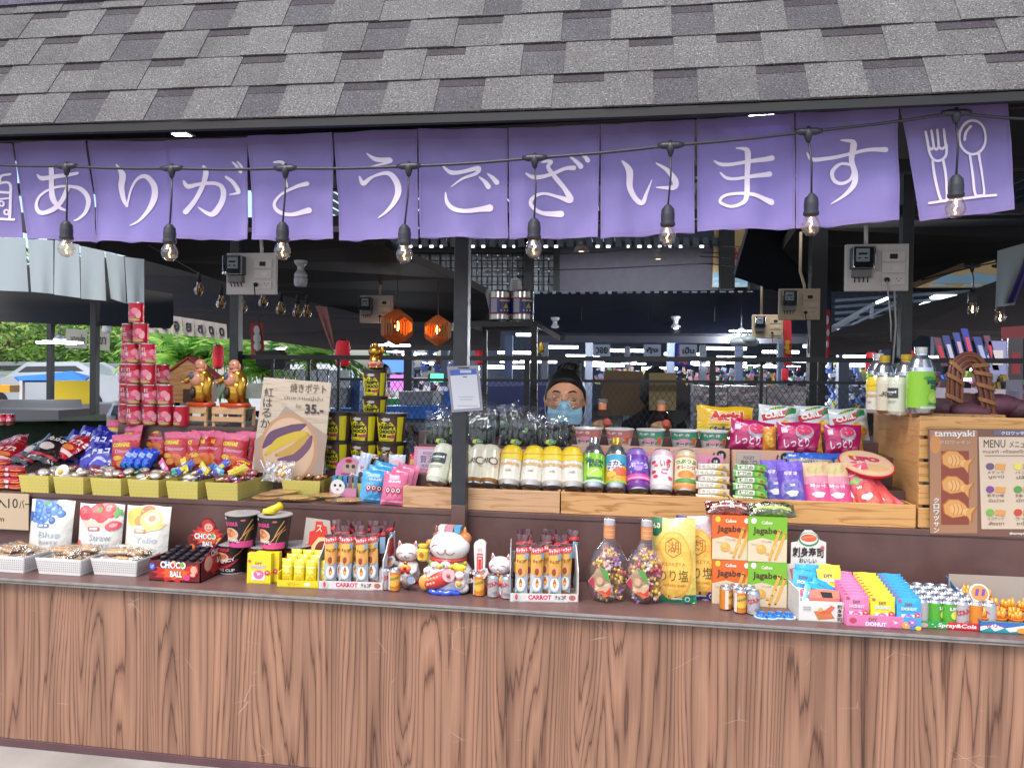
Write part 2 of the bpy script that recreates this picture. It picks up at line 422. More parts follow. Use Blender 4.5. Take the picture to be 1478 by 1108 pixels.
b = B(); b.box(XL, XR, RY - .004, 1.18, DZ - .018, DZ, BROWN); b.obj('deck', ct, .001)
b = B(); b.box(XL, XR, 1.16, 1.18, 0, DZ - .0182, DARK); b.obj('back_board', ct)

# ================================================================ posts of the stall
def post(px, py, Y, w, z0, z1, label, m=STEEL, lean=0, name='steel_post', low=None):
    p = at(px, py, Y); b = B()
    if low:
        b.box(-w / 2, w / 2, -w / 2, w / 2, z0, low, BROWN); b.box(-w / 2, w / 2, -w / 2, w / 2, low, z1, m)
    else: b.box(-w / 2, w / 2, -w / 2, w / 2, z0, z1, m)
    o = b.obj(name, None, .002); o.location = (p.x, Y, 0); o.rotation_euler = (0, lean, 0)
    return tag(o, label, 'post')
post(663, 760, RY - .03, .052, SZ, 2.2, 'weathered dark steel post rising from the counter beside the large lucky cat', low=.875)
post(341, 470, 1.75, .055, 0, 2.45, 'black steel post carrying the electricity meter board behind the gilded statues')
post(1306, 450, 1.75, .055, 0, 2.45, 'black steel post carrying the meter board above the green soda bottle')
post(1179, 450, 2.6, .095, 0, 3.0, 'thick black steel post behind the bagged chips at the right of the wire partition', STEELD)
post(137, 500, 2.9, .05, 0, 2.6, 'dark steel post beside the yellow board', STEELD)
post(73, 520, 4.2, .05, 0, 2.9, 'thin dark post behind the lit petal lamp at the far left', STEELD)

# ================================================================ shingle roof
RP = R(60)
e0 = at(0, 188, -.27); e1 = at(1478, 130, -.27); EZ = (e0.z + e1.z) / 2
RO = Vector((0, -.27, EZ)); RU = Vector((0, math.cos(RP), math.sin(RP))); RN = Vector((0, -math.sin(RP), math.cos(RP)))
ROOFL = .64
def rp(x, u, h): return RO + Vector((x, 0, 0)) + RU * u + RN * h + Vector((0, 0, -.010 * math.cos((x - .2) * 1.1) + .004))
shA = granules('shingle_grey', '303030', '5e5c5b', '929090'); shB = granules('shingle_mid', '2c2b2c', '575554', '888684')
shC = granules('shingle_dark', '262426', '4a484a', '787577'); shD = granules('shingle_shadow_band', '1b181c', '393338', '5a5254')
rf = thing('shingle_roof', 'steep grey asphalt shingle roof over the snack stall', 'roof')
b = B(); rng = random.Random(5)
ROWH = .142; nrow = 5
def slabx(x0, x1, u0, u1, h0, h1, t, m, sk0=0, sk1=0):
    n = max(1, int((x1 - x0) / .25)); xs = [x0 + (x1 - x0) * i / n for i in range(n + 1)]
    top = []; 
    for i, x in enumerate(xs):
        f = i / n; s = sk0 * (1 - f) + sk1 * f
        top.append([rp(x, u0, h0), rp(x + s, u1, h1), rp(x, u0, h0 - t), rp(x + s, u1, h1 - t)])
    vs = [q for r_ in top for q in r_]; fs = []
    for i in range(n):
        a, c = 4 * i, 4 * i + 4
        fs += [[a, c, c + 1, a + 1], [a + 2, c + 2, c, a], [a + 1, c + 1, c + 3, a + 3]]
    fs += [[0, 1, 3, 2], [4 * n, 4 * n + 2, 4 * n + 3, 4 * n + 1]]
    b.add(vs, fs, m)
for r in range(nrow - 1, -1, -1):
    u0 = r * ROWH; u1 = u0 + ROWH + .02
    hb = .007                                      # lower edge of each course stands proud of the one below
    slabx(XL, XR, u0, min(u1, ROOFL + .05), hb, .001, .004, shB)
    x = XL - rng.random() * .2
    while x < XR:
        wtab = rng.uniform(.12, .2); wsl = rng.uniform(.12, .16); sk = rng.uniform(-.012, .012)
        x1 = min(x + wtab, XR)
        if x1 > XL: slabx(max(x, XL), x1, u0 + rng.uniform(-.002, .001), u1, hb + .003, .004, .003, rng.choice([shA, shA, shB, shA]), 0, 0)
        s0, s1 = x + wtab, min(x + wtab + wsl, XR)
        if s1 > XL and s1 > s0:
            s0 = max(s0, XL); mm = rng.choice([shB, shC, shA, shC])
            if mm is not shB: slabx(s0 + .001, s1 - .001, u0, u1 - .03, hb + .0008, .0028, .0008, mm)
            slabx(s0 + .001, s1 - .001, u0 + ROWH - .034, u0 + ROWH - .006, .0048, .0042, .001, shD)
        x += wtab + wsl
b.obj('shingles', rf)
b = B()                                            # ridge cap, dark bluish
for i in range(20):
    x0 = XL + (XR - XL) * i / 20; x1 = x0 + (XR - XL) / 20 + .01
    b.hull([rp(x0, ROOFL - .03, .015), rp(x1, ROOFL - .03, .018), rp(x1, ROOFL + .07, .018), rp(x0, ROOFL + .07, .015)],
           [rp(x0, ROOFL - .03, .004), rp(x1, ROOFL - .03, .004), rp(x1, ROOFL + .07, .004), rp(x0, ROOFL + .07, .004)], granules('ridge_grit', '23222c', '454250', '6d6876') if i == 0 else bpy.data.materials['ridge_grit'])
b.obj('ridge_cap', rf)
b = B()
n = 24
for i in range(n):
    x0 = XL + (XR - XL) * i / n; x1 = XL + (XR - XL) * (i + 1) / n
    A = [rp(x0, -.004, .002), rp(x1, -.004, .002)]
    b.hull([A[0], A[1], A[1] + Vector((0, .02, -.004)), A[0] + Vector((0, .02, -.004))], [A[0] - Vector((0, 0, .023)), A[1] - Vector((0, 0, .023)), A[1] + Vector((0, .02, -.023)), A[0] + Vector((0, .02, -.023))], M('0d0c0e', rough=.6))
b.obj('fascia', rf)
b = B()                                            # underside and the back slope
b.hull([rp(XL, .03, -.028), rp(XR, .03, -.028), rp(XR, ROOFL, -.028), rp(XL, ROOFL, -.028)], [rp(XL, .05, -.05), rp(XR, .05, -.05), rp(XR, ROOFL, -.05), rp(XL, ROOFL, -.05)], DARK)
rt = rp(0, ROOFL, 0); 
b.box(XL, XR, rt.y, 2.3, rt.z - .06, rt.z - .02, DARK); b.obj('underside', rf)
b = B(); Q_ = [at(-95, 215, .0), at(1600, 150, .0), at(1600, 90, .0), at(-95, 150, .0)]; b.hull(Q_, [v + Vector((0, .012, 0)) for v in Q_], DARK); b.obj('added_gap_board', rf)  # black board added to shut out the bright sky gap above the cloth
b = B(); 
for k in range(3): z = EZ - .008; b.box(XL, XR, .05 + k * .85, .10 + k * .85, 2.20, 2.25, STEELD)
b.obj('beam', rf)
# ================================================================ purple cloth panels
PUR = M('9c90c8', rough=.9, trans=.4, bump=.12, bscale=350, var=.07, vscale=5, k=1.0)
PURH = M('9788c0', rough=.9, trans=.3, bump=.12, bscale=350, k=.95)
INK = M('e9dcea', rough=.8, k=.9); SEAM = M('8a76c0', rough=.85)
BY = -.15
def Z1(x, y): return (x / 2.954, y / 2.954)
def Z2(x, y): return (490 + x / 2.954, y / 2.954)
def Z3(x, y): return (978 + x / 2.954, y / 2.954)
G = {}
G['a'] = (Z1, [[(165, 748, 6), (190, 764, 17), (250, 758, 15), (332, 738, 9)], [(222, 712, 8), (234, 730, 19), (232, 800, 17), (238, 850, 18), (258, 886, 12), (277, 896, 7)],
    [(292, 800, 12), (268, 858, 13), (235, 898, 15), (195, 913, 15), (170, 888, 14), (180, 848, 10), (225, 812, 8), (290, 795, 9), (345, 808, 17), (374, 850, 19), (362, 902, 15), (330, 930, 10), (308, 938, 4)]])
G['ri'] = (Z1, [[(505, 706, 5), (530, 748, 21), (524, 800, 18), (531, 850, 14), (544, 880, 9)], [(545, 876, 6), (558, 815, 7), (585, 765, 9), (620, 752, 16), (652, 790, 22), (656, 840, 22), (638, 890, 17), (600, 938, 10), (558, 962, 3)]])
G['ga'] = (Z1, [[(788, 775, 8), (806, 797, 17), (860, 786, 11), (925, 784, 13), (946, 810, 18), (938, 860, 18), (912, 908, 20), (890, 912, 14), (850, 886, 4)],
    [(872, 712, 10), (883, 740, 20), (866, 795, 16), (835, 858, 16), (800, 906, 20)], [(960, 753, 8), (992, 778, 15), (1014, 812, 18), (1016, 822, 10), (972, 826, 4)],
    [(988, 690, 5), (1006, 706, 10), (1030, 735, 13)], [(1012, 690, 5), (1030, 708, 10), (1040, 724, 8)]])
G['to'] = (Z1, [[(1175, 696, 7), (1212, 698, 12), (1216, 740, 9), (1226, 798, 6)], [(1312, 786, 17), (1262, 798, 12), (1202, 828, 8), (1170, 868, 10), (1184, 900, 14), (1235, 914, 13), (1322, 900, 22)]])
G['u'] = (Z2, [[(122, 660, 4), (160, 684, 16), (215, 686, 17), (222, 694, 9), (180, 704, 8), (130, 718, 3)], [(88, 757, 8), (106, 784, 19), (150, 756, 9), (208, 742, 15), (244, 772, 22), (256, 820, 23), (240, 868, 18), (206, 905, 11), (168, 930, 3)]])
G['go'] = (Z2, [[(440, 708, 4), (476, 737, 16), (530, 736, 14), (592, 718, 17), (584, 742, 13), (530, 766, 9), (480, 800, 3)], [(455, 825, 5), (462, 866, 14), (492, 896, 16), (540, 906, 14), (600, 895, 17), (642, 888, 26)],
    [(598, 758, 5), (620, 776, 14), (636, 798, 19)], [(632, 742, 5), (652, 758, 14), (672, 780, 19)]])
G['za'] = (Z2, [[(797, 744, 6), (832, 758, 17), (900, 745, 12), (960, 720, 13), (1000, 718, 17)], [(866, 690, 12), (905, 690, 10), (890, 715, 14), (925, 762, 17), (960, 805, 16), (984, 852, 24), (930, 838, 11), (870, 826, 9), (826, 848, 12), (820, 880, 13), (862, 908, 14), (944, 912, 24)],
    [(980, 668, 5), (1008, 690, 13), (1030, 714, 19)], [(1026, 658, 5), (1046, 672, 13), (1060, 690, 17)]])
G['i'] = (Z2, [[(1205, 688, 6), (1236, 730, 25), (1238, 798, 21), (1262, 846, 19), (1292, 864, 17), (1310, 822, 11), (1332, 770, 3)], [(1350, 702, 5), (1398, 733, 16), (1430, 775, 23), (1422, 804, 19), (1350, 803, 4)]])
G['ma'] = (Z3, [[(155, 688, 5), (192, 706, 14), (270, 698, 12), (404, 673, 19)], [(180, 740, 5), (212, 765, 12), (280, 762, 11), (394, 741, 19)],
    [(250, 634, 5), (284, 638, 14), (298, 656, 22), (294, 750, 18), (292, 826, 19), (278, 868, 14), (225, 885, 10), (180, 866, 10), (196, 840, 10), (250, 830, 10), (330, 836, 14), (402, 860, 22)]])
G['su'] = (Z3, [[(545, 660, 5), (572, 686, 15), (650, 675, 13), (800, 640, 12), (888, 637, 20)], [(698, 597, 5), (738, 598, 12), (754, 614, 24), (744, 680, 19), (756, 740, 21), (750, 788, 19), (715, 830, 12), (657, 868, 3)],
    [(744, 702, 12), (696, 698, 10), (662, 730, 15), (668, 766, 14), (700, 782, 12), (734, 768, 10), (748, 738, 10)]])
def ln(pts, w=9): return [(x, y, w) for x, y in pts]
def arc(cx, cy, rx, ry, a0, a1, n=10, w=9): return [(cx + rx * math.cos(R(a0 + (a1 - a0) * i / n)), cy + ry * math.sin(R(a0 + (a1 - a0) * i / n)), w) for i in range(n + 1)]
G['fork'] = (Z3, [ln([(1055, 565), (1062, 600), (1070, 650)]), ln([(1080, 560), (1084, 590), (1090, 632)]), ln([(1105, 556), (1108, 590), (1112, 630)]), ln([(1134, 553), (1137, 590), (1142, 625)]),
    ln([(1070, 632), (1078, 640), (1090, 632), (1101, 640), (1112, 630), (1126, 637), (1141, 625)]), ln([(1070, 650), (1082, 675), (1102, 688), (1126, 682), (1142, 660), (1144, 620)]),
    ln([(1085, 690), (1097, 780), (1114, 850), (1126, 862), (1140, 850), (1138, 780), (1128, 688)]), ln([(1070, 868), (1210, 850), (1360, 831)]),
    arc(1250, 592, 54, 72, 0, 360, 24), ln([(1237, 664), (1248, 750), (1262, 828), (1280, 838), (1302, 826), (1290, 750), (1275, 660)]), ln([(1218, 600), (1224, 568), (1242, 545)])])
G['cup'] = (Z1, [ln([(-40, 785), (0, 785), (30, 778), (44, 790), (46, 818)]), ln([(-40, 822), (46, 822)]), ln([(46, 822), (38, 935)]), ln([(-40, 935), (55, 935)]), ln([(5, 775), (10, 752), (40, 742)]),
    arc(12, 870, 8, 10, 0, 360, 10, 6), arc(28, 905, 8, 10, 0, 360, 10, 6), arc(-8, 900, 8, 10, 0, 360, 10, 6), ln([(-40, 845), (0, 852), (44, 845)], 6)])
panels = [  # TL, TR, BR, BL, glyph, word
    ((-95, 208), (17, 207), (32, 343), (-80, 342), 'cup', 'white outline of a drink cup'),
    ((19, 206), (126, 204), (140, 349), (44, 345), 'a', 'white hiragana character あ'),
    ((128, 204), (240, 203), (251, 350), (143, 349), 'ri', 'white hiragana character り'),
    ((242, 203), (357, 198), (360, 346), (252, 346), 'ga', 'white hiragana character が'),
    ((359, 197), (480, 192), (484, 346), (367, 347), 'to', 'white hiragana character と'),
    ((482, 192), (602, 186), (604, 345), (490, 347), 'u', 'white hiragana character う'),
    ((604, 186), (732, 185), (733, 344), (606, 343), 'go', 'white hiragana character ご'),
    ((734, 185), (866, 180), (863, 343), (736, 345), 'za', 'white hiragana character ざ'),
    ((867, 180), (1002, 173), (1002, 336), (867, 344), 'i', 'white hiragana character い'),
    ((1006, 172), (1146, 164), (1147, 330), (1007, 333), 'ma', 'white hiragana character ま'),
    ((1148, 164), (1297, 156), (1297, 318), (1148, 331), 'su', 'white hiragana character す'),
    ((1300, 155), (1456, 147), (1462, 303), (1328, 319), 'fork', 'white outline of fork and spoon')]
def hw(x, y, s):
    """gentle hang of the cloth, metres"""
    t = (y - 170) / 170
    return .011 * t * math.sin(x * .055 + s) + .004 * t * math.sin(x * .12 + 2.1 * s) + .014 * noise.noise(Vector((x * .016, y * .012, s))) + .004 * noise.noise(Vector((x * .05, y * .03, s))) - .006 * t
for i, (tl, tr, br, bl, gk, word) in enumerate(panels):
    b = B(); NX, NY = 26, 22
    def q(u, v):
        x = (tl[0] * (1 - u) + tr[0] * u) * (1 - v) + (bl[0] * (1 - u) + br[0] * u) * v
        y = (tl[1] * (1 - u) + tr[1] * u) * (1 - v) + (bl[1] * (1 - u) + br[1] * u) * v
        return x, y
    def surf(x, y, o=0): p = at(x, y, BY); p.y += hw(x, y, i) - o; return p
    vs = []; fs = []
    for a in range(NY + 1):
        for c in range(NX + 1): x, y = q(c / NX, a / NY); y += (1.5 * math.sin(c * .5 + i) if a == NY else 0); vs.append(surf(x, y))
    for a in range(NY):
        for c in range(NX): k = a * (NX + 1) + c; fs.append([k, k + NX + 1, k + NX + 2, k + 1])
    b.add(vs, fs, PUR, True)
    nb = len(vs); b.add([Vector(v) + Vector((0, .0012, 0)) for v in vs], [f[::-1] for f in fs], PUR, True)
    for (u0, v0, u1, v1) in ((0, 0, 1, .095), (0, .96, 1, 1), (0, 0, .028, 1), (.972, 0, 1, 1)):   # sewn hems
        hv = []; hf = []; k = 22
        for j in range(k + 1):
            if u1 - u0 > v1 - v0: pa, pb = q(u0 + (u1 - u0) * j / k, v0 + .002), q(u0 + (u1 - u0) * j / k, v1)
            else: pa, pb = q(u0 + .002, v0 + (v1 - v0) * j / k), q(u1, v0 + (v1 - v0) * j / k)
            hv += [surf(*pa, .0014), surf(*pb, .0014)]
            if j: hf.append([2 * j - 2, 2 * j - 1, 2 * j + 1, 2 * j])
        b.add(hv, hf, PURH, True)
    o = b.obj('cloth_panel')
    tag(o, f'purple cloth panel under the shingle roof with {word}{" read as " + gk if gk not in ("cup", "fork") else ""}', 'cloth panel', 'purple cloth panels hung along the eave')
    zf, st = G[gk]; w = B(); shp = []
    for s_ in st:
        pts = [(*zf(x, y), ww / 2.954) for x, y, ww in s_]; shp.append(STROKE(pts, INK, 1.2))
    if gk == 'cup': shp = [([(max(x, -94), y) for x, y in v], f, m) for v, f, m in shp]
    w.art(shp, surf, base=.0022, step=.0001); g_ = w.obj('lettering', o)
b = B(); b.tube([at(-95, 205, BY + .012), at(300, 199, BY + .012), at(700, 183, BY + .012), at(1150, 161, BY + .012), at(1478, 143, BY + .012)], .005, STEELD, 8)
tag(b.obj('hanging_rail'), 'thin black rail under the eave that the purple panels hang from', 'rail')
b = B()
# ================================================================ string light in front of the cloth
CB = M('2b2a33', rough=.45); GL = clear('bulb_glass', 'fff6e8', .10, .03)
FIL = M('ffb35c', emit=9, rough=.4); BRS = M('9a7a4a', rough=.3, metal=.8)
sl = thing('string_light', 'black festoon string light with clear bulbs crossing in front of the purple panels', 'string light', (0, 0, 0))
con = [(96, 240), (248, 243), (412, 243), (590, 240), (772, 228), (968, 210), (1167, 190), (1380, 163)]
blb = [(96, 326), (245, 331), (408, 328), (584, 332), (771, 323), (964, 304), (1171, 288), (1380, 261)]
SY = -.235
cpts = [at(-60, 235, SY)]
pp = [(-60, 235)] + con + [(1490, 172)]
b = B(); path = []
for i in range(len(pp) - 1):
    for j in range(8):
        t = j / 8; sag = 1.6 * math.sin(PI * t)
        path.append(at(pp[i][0] + (pp[i + 1][0] - pp[i][0]) * t, pp[i][1] + (pp[i + 1][1] - pp[i][1]) * t + sag, SY))
path.append(at(1490, 172, SY)); b.tube(path, .0042, CB, 8); b.obj('cable', sl)
def festoon(b_con, b_bulb, parent, Y, k=1.0, lead=True, conn=True, name='lamp_holder', glow=FIL):
    c = at(*b_con, Y); d = at(*b_bulb, Y); s = k; b = B()
    if conn:
        b.tube([c + Vector((-.036 * s, 0, .001)), c + Vector((-.02 * s, 0, 0)), c + Vector((.02 * s, 0, 0)), c + Vector((.036 * s, 0, .001))], [.0055 * s, .0095 * s, .0095 * s, .0055 * s], CB, 10)
        b.tube([c + Vector((0, 0, .014 * s)), c + Vector((0, 0, -.004)), c + Vector((0, 0, -.028 * s))], [.004 * s, .013 * s, .006 * s], CB, 10)
    top = d + Vector((0, 0, .012 * s))
    b.tube([c + Vector((0, 0, -.02 * s)), c * .5 + top * .5 + Vector((.004 * s, -.002, 0)), top], .0028 * s, CB, 6)
    xf = Matrix.Translation(d) @ Matrix.Diagonal((s, s, s, 1))
    b.lathe([(.0188, -.043), (.0205, -.040), (.0205, -.034), (.0185, -.032), (.019, -.012), (.017, .004), (.009, .014), (.004, .017)], CB, 18, xf); h = b.obj(name, parent)
    g_ = B(); g_.lathe([(.014, -.044), (.0185, -.052), (.0235, -.064), (.0245, -.074), (.0215, -.086), (.013, -.095), (.003, -.098)], GL, 20, xf, cap=False); g_.obj('bulb', h)
    f_ = B(); f_.lathe([(.006, -.046), (.005, -.056), (.002, -.058)], BRS, 8, xf); f_.tube([d + Vector(q_) * s for q_ in ((0, 0, -.056), (.003, 0, -.066), (-.003, 0, -.076), (.002, 0, -.086))], .0014 * s, glow, 6); f_.obj('filament', h)
for c_, d_ in zip(con, blb): festoon(c_, d_, sl, SY)
# slim lamps fixed under the eave
WL = M('f4f6ff', emit=14)
for px, py, w in ((265, 196, 24), (1097, 169, 36)):
    p = at(px, py, -.06); k = mpp(p); b = B(); b.box(-w / 2 * k, w / 2 * k, -.03, .03, -.001, .006, M('d8d8dc', rough=.4)); b.box(-w / 2 * k + .003, w / 2 * k - .003, -.027, .027, -.003, -.0012, WL)
    o = b.obj('eave_lamp'); o.location = p; ld = bpy.data.lights.new('eave_lamp_light', 'AREA'); ld.energy = 5.5; ld.shape = 'RECTANGLE'; ld.size = .5; ld.size_y = .1; ld.color = (.95, .97, 1); lo = bpy.data.objects.new('eave_lamp_light', ld); COL.objects.link(lo); lo.location = (0, .25, -.02); lo.rotation_euler = (R(20), 0, 0); lo.parent = o; tag(o, 'slim lit lamp under the eave above the panel with ' + ('り and が' if px < 500 else 'ま'), 'lamp')
# ================================================================ behind the stall: neighbouring roofs and the big hall
ROOFB=M('221b1a',rough=.75,var=.35,vscale=3,bump=.3,bscale=12)
BLK=M('0b0c0e',rough=.8,var=.3,vscale=2)
UND=M('0e0a09',rough=.75,var=.6,vscale=1.5)
NAVY=M('151a2c',rough=.5,var=.2,vscale=2)
def V3(q):return at(*q)
def slab(name,pts,m,label,cat,t=(0,.05,.04),group=None,kind=None,parent=None):
    """solid piece whose near face has these corners (pixel x, pixel y, depth)"""
    P=[at(*q)for q in pts];c=sum(P,Vector())/len(P);n=len(P);b=B();T=Vector(t)
    tri=tessellate_polygon([[Vector((q[0],q[1],0))for q in pts]])
    vs=[p-c for p in P]+[p-c+T for p in P]
    fs=[list(f)for f in tri]+[[i+n for i in f][::-1]for f in tri]+[[i,i+n,(i+1)%n+n,(i+1)%n]for i in range(n)]
    b.add(vs,fs,m);o=b.obj(name,parent);o.location=c
    return tag(o,label,cat,group,kind)
slab('stall_roof',[(-80,335,2.5),(585,335,2.5),(553,354,2.55),(600,379,2.8),(655,402,3.2),(700,424,3.5),(706,447,3.8),(700,462,4.0),(650,466,4.0),(560,463,4.0),(470,441,3.9),(340,411,3.6),(210,376,3.3),(-80,310,3.0)],UND,
     'dark glossy underside of the neighbouring stall roof behind the panels with と and う','roof',(0,.1,.06))
slab('stall_roof',[(-60,395,6.2),(205,372,6.2),(340,405,6.2),(470,436,6.2),(720,470,6.2),(720,506,5.2),(480,505,5.2),(390,492,5.2),(330,488,5.2),(205,449,5.2),(-60,415,5.2)],ROOFB,
     'brown shingled roof slope beyond the row of small pear bulbs','roof',(0,.1,.06))
slab('stall_roof',[(-60,380,3.6),(245,430,3.6),(245,474,3.2),(-60,462,3.2)],BLK,'black roof board below the white curtains at the far left','roof')
slab('stall_roof',[(1150,330,2.6),(1500,325,2.3),(1500,346,2.3),(1440,366,2.5),(1318,413,2.9),(1180,413,3.3),(1130,360,3.0)],BLK,'black underside of the roof right of the thick post','roof',(0,.1,.06))
slab('stall_roof',[(1188,492,6.0),(1300,455,6.0),(1390,432,6.0),(1500,392,6.0),(1500,488,4.6),(1395,492,4.8),(1330,484,5.0),(1300,502,5.2),(1188,514,5.4)],ROOFB,'brown shingled roof slope above the hanging toothbrush like packets on the right','roof',(0,.1,.06))
slab('stall_roof',[(690,430,9.5),(1200,424,9.5),(1200,494,8),(815,490,8),(690,462,8.6)],NAVY,'long dark navy roof over the stalls in the middle of the hall','roof',(0,.2,.1))
slab('roof_board',[(760,484,7.9),(1190,486,7.9),(1190,496,7.9),(760,494,7.9)],M('3a3a42',rough=.6),'long grey fascia board along the lower edge of the navy roof','board')
slab('roof_flap',[(1080,330,2.9),(1142,330,2.9),(1172,330,3),(1180,470,3.6),(1120,420,3.3),(1060,400,3.2)],M('10131d',rough=.4,var=.4,vscale=3),'dark blue slanted roof panel behind the two beige meter boards','roof panel')
b=B()
# hall shell
hall=thing('market_hall','large dark steel market hall with corrugated roof around the stalls','building',(0,0,0))
COR=M('39404a',rough=.5,metal=.3,var=.15)
b=B()
nr=110
for i in range(nr):  # corrugated roof sheet, ribs running back
    x=-7+i*.32;b.hull([Vector((x,2.6,5.0)),Vector((x+.22,2.6,5.0)),Vector((x+.25,2.6,4.96)),Vector((x+.32,2.6,4.96))],[Vector((x,32,5.4)),Vector((x+.22,32,5.4)),Vector((x+.25,32,5.36)),Vector((x+.32,32,5.36))],COR)
b.obj('roof',hall)
for k in range(9):
    b=B();b.box(-7,28,4+k*3.4,4.12+k*3.4,4.72,4.92,BLK);b.obj('purlin',hall)
b=B();b.box(-7,28,31,31.1,0,5.4,M('4a5468',rough=.8,var=.3));b.obj('back_wall',hall)
b=B();b.box(28,28.1,2,31,0,5.4,M('23262e',rough=.8));b.obj('side_wall',hall)
floor=B();floor.box(-7,28,2,31,.004,.02,M('3c3a3c',rough=.5,var=.3));tag(floor.obj('hall_floor'),kind='structure')
# high screens
SHEET=M('8f9096',rough=.7,var=.12,vscale=4)
sw=thing('corrugated_screen','pale grey corrugated sheet screen with black grid high behind the main post','screen')
b=B();
for i in range(34):
    xa=556+i*7.4;p0,p1,p2,p3=at(xa,330,10.6),at(xa+5.6,330,10.6),at(xa+5.6,428,10.6),at(xa,428,10.6);T=Vector((0,.03 if i%2 else .06,0))
    b.hull([p0,p1,p2,p3],[p+Vector((0,.05,0))+T for p in(p0,p1,p2,p3)],SHEET if i%2 else M('7d7e86',rough=.7))
b.obj('sheet',sw)
b=B()
for xa in range(560,806,15):b.bar(at(xa,330,10.5),at(xa,427,10.5),.018 if xa%45 else .03,BLK)
for ya in(366,376,387,399,411,424):b.bar(at(556,ya,10.48),at(806,ya,10.48),.02,BLK)
b.obj('grid',sw)
b=B();b.bar(at(556,361,10.4),at(806,361,10.4),.09,BLK);b.bar(at(763,330,10.4),at(763,430,10.4),.14,BLK);b.bar(at(803,330,10.4),at(803,428,10.4),.1,BLK);b.bar(at(604,362,10.4),at(604,430,10.4),.05,BLK);b.obj('frame',sw)
slab('grey_wall',[(806,356,10.6),(1036,356,10.6),(1036,424,10.6),(806,424,10.6)],M('44404a',rough=.8,var=.1),'plain dark grey wall high above the navy roof','wall')
rng=random.Random(3)
cs=thing('corrugated_edge','corrugated roof edge with daylight gaps above the grey wall','roof edge')
b=B()
for i in range(34):
    xa=566+i*14;b.hull([at(xa,343,10.2),at(xa+8,343,10.2),at(xa+10,356,10.2),at(xa,356,10.2)],[at(xa,343,10.5),at(xa+8,343,10.5),at(xa+10,356,10.5),at(xa,356,10.5)],M('353c48',rough=.5))
b.obj('sheet',cs)
b=B()
for i in range(30):
    if rng.random()<.7:
        xa=575+i*15;w=rng.uniform(3,6);b.hull([at(xa,354,10.1),at(xa+w,354,10.1),at(xa+w,357.5,10.1),at(xa,357.5,10.1)],[at(xa,354,10.14),at(xa+w,354,10.14),at(xa+w,357.5,10.14),at(xa,357.5,10.14)],M('dfe8f4',emit=1.6))
b.obj('daylight_gap',cs)
b=B()
for i in range(30):
    xa=690+i*13.4;w=rng.uniform(5,10);b.hull([at(xa,420,9.6),at(xa+w,420,9.6),at(xa+w,424,9.6),at(xa,424,9.6)],[at(xa,420,9.7),at(xa+w,420,9.7),at(xa+w,424,9.7),at(xa,424,9.7)],M(rng.choice(['6f7e88','59666e','8fa0aa']),rough=.4,metal=.3))
tag(b.obj('metal_flashing'),'row of crumpled metal flashing along the top of the navy roof','flashing')
# painted boards with waves
BEI=M('b59a6c',rough=.8,k=.8);WAV=M('7fa3b8',rough=.8);WAV2=M('9db4bd',rough=.8);REDP=M('a32a2c',rough=.7)
def wave_board(pts,Y,label,waves,txt=None):
    P=[at(x,y,Y)for x,y in pts];c=P[0];b=B();n=len(P)
    tri=tessellate_polygon([[Vector((q[0],q[1],0))for q in pts]])
    b.add([p-c for p in P]+[p-c+Vector((0,.04,0))for p in P],[list(f)for f in tri]+[[i+n for i in f][::-1]for f in tri]+[[i,i+n,(i+1)%n+n,(i+1)%n]for i in range(n)],BEI)
    def mp(x,y,o):return at(x,y,Y-o*8)-c
    sh=[]
    for(x0,x1,yb,hgt,col)in waves:
        k=24;top=[(x0+(x1-x0)*i/k,yb-hgt+2.4*abs(math.sin((x0+(x1-x0)*i/k)*.11))*(1 if int(i/6)%2 else-.6))for i in range(k+1)]
        V=top+[(x,yb)for x,_ in top];sh.append((V,[[i,i+1,k+2+i,k+1+i]for i in range(k)],col))
    if txt:sh.append(txt)
    b.art(sh,mp,base=.001,step=.0006);o=b.obj('painted_board');o.location=c;return tag(o,label,'painted board')
gx=text2d('場',.03)
TXV=([(1056+v[0]/gx[2]*24,380-v[1]/gx[3]*22)for v in gx[0]],gx[1],REDP)
wave_board([(1031,330),(1083,330),(1083,414),(1028,414)],10.3,'tall beige board painted with blue waves and the red character 場',[(1029,1083,413.5,20,WAV),(1029,1083,404,3,WAV2),(1029,1083,411,2,WAV2)],TXV)
wave_board([(1098,330),(1158,330),(1105,392),(1098,388)],10.3,'pointed beige board with tangled cables beside the tall wave board',[])
wave_board([(1322,415),(1380,392),(1436,375),(1450,415)],9,'low sloping board painted with blue waves under the right roof edge',[(1350,1444,409,14,WAV),(1340,1446,413.5,2.5,WAV2)])
b=B();b.bar(at(1049,330,9.9),at(1049,418,9.9),.22,BLK);b.bar(at(1090,330,9.9),at(1090,425,9.9),.2,BLK);tag(b.obj('sign_frame'),'pair of black uprights in front of the wave boards','frame')
for(x0,y0,x1,y1)in((1012,352,1140,358),(1012,364,1150,367),(1010,370,1120,372),(1012,380,1100,384),(700,372,1030,352),(700,392,1030,380),(560,352,560,352)):
    if x0==x1:continue
    b=B();b.tube([at(x0,y0,7),at((x0+x1)/2,(y0+y1)/2+2,7),at(x1,y1,7)],.006,BLK,5)
    tag(b.obj('overhead_wire'),'thin black wire strung above the navy roof','wire','thin black wires high across the hall')
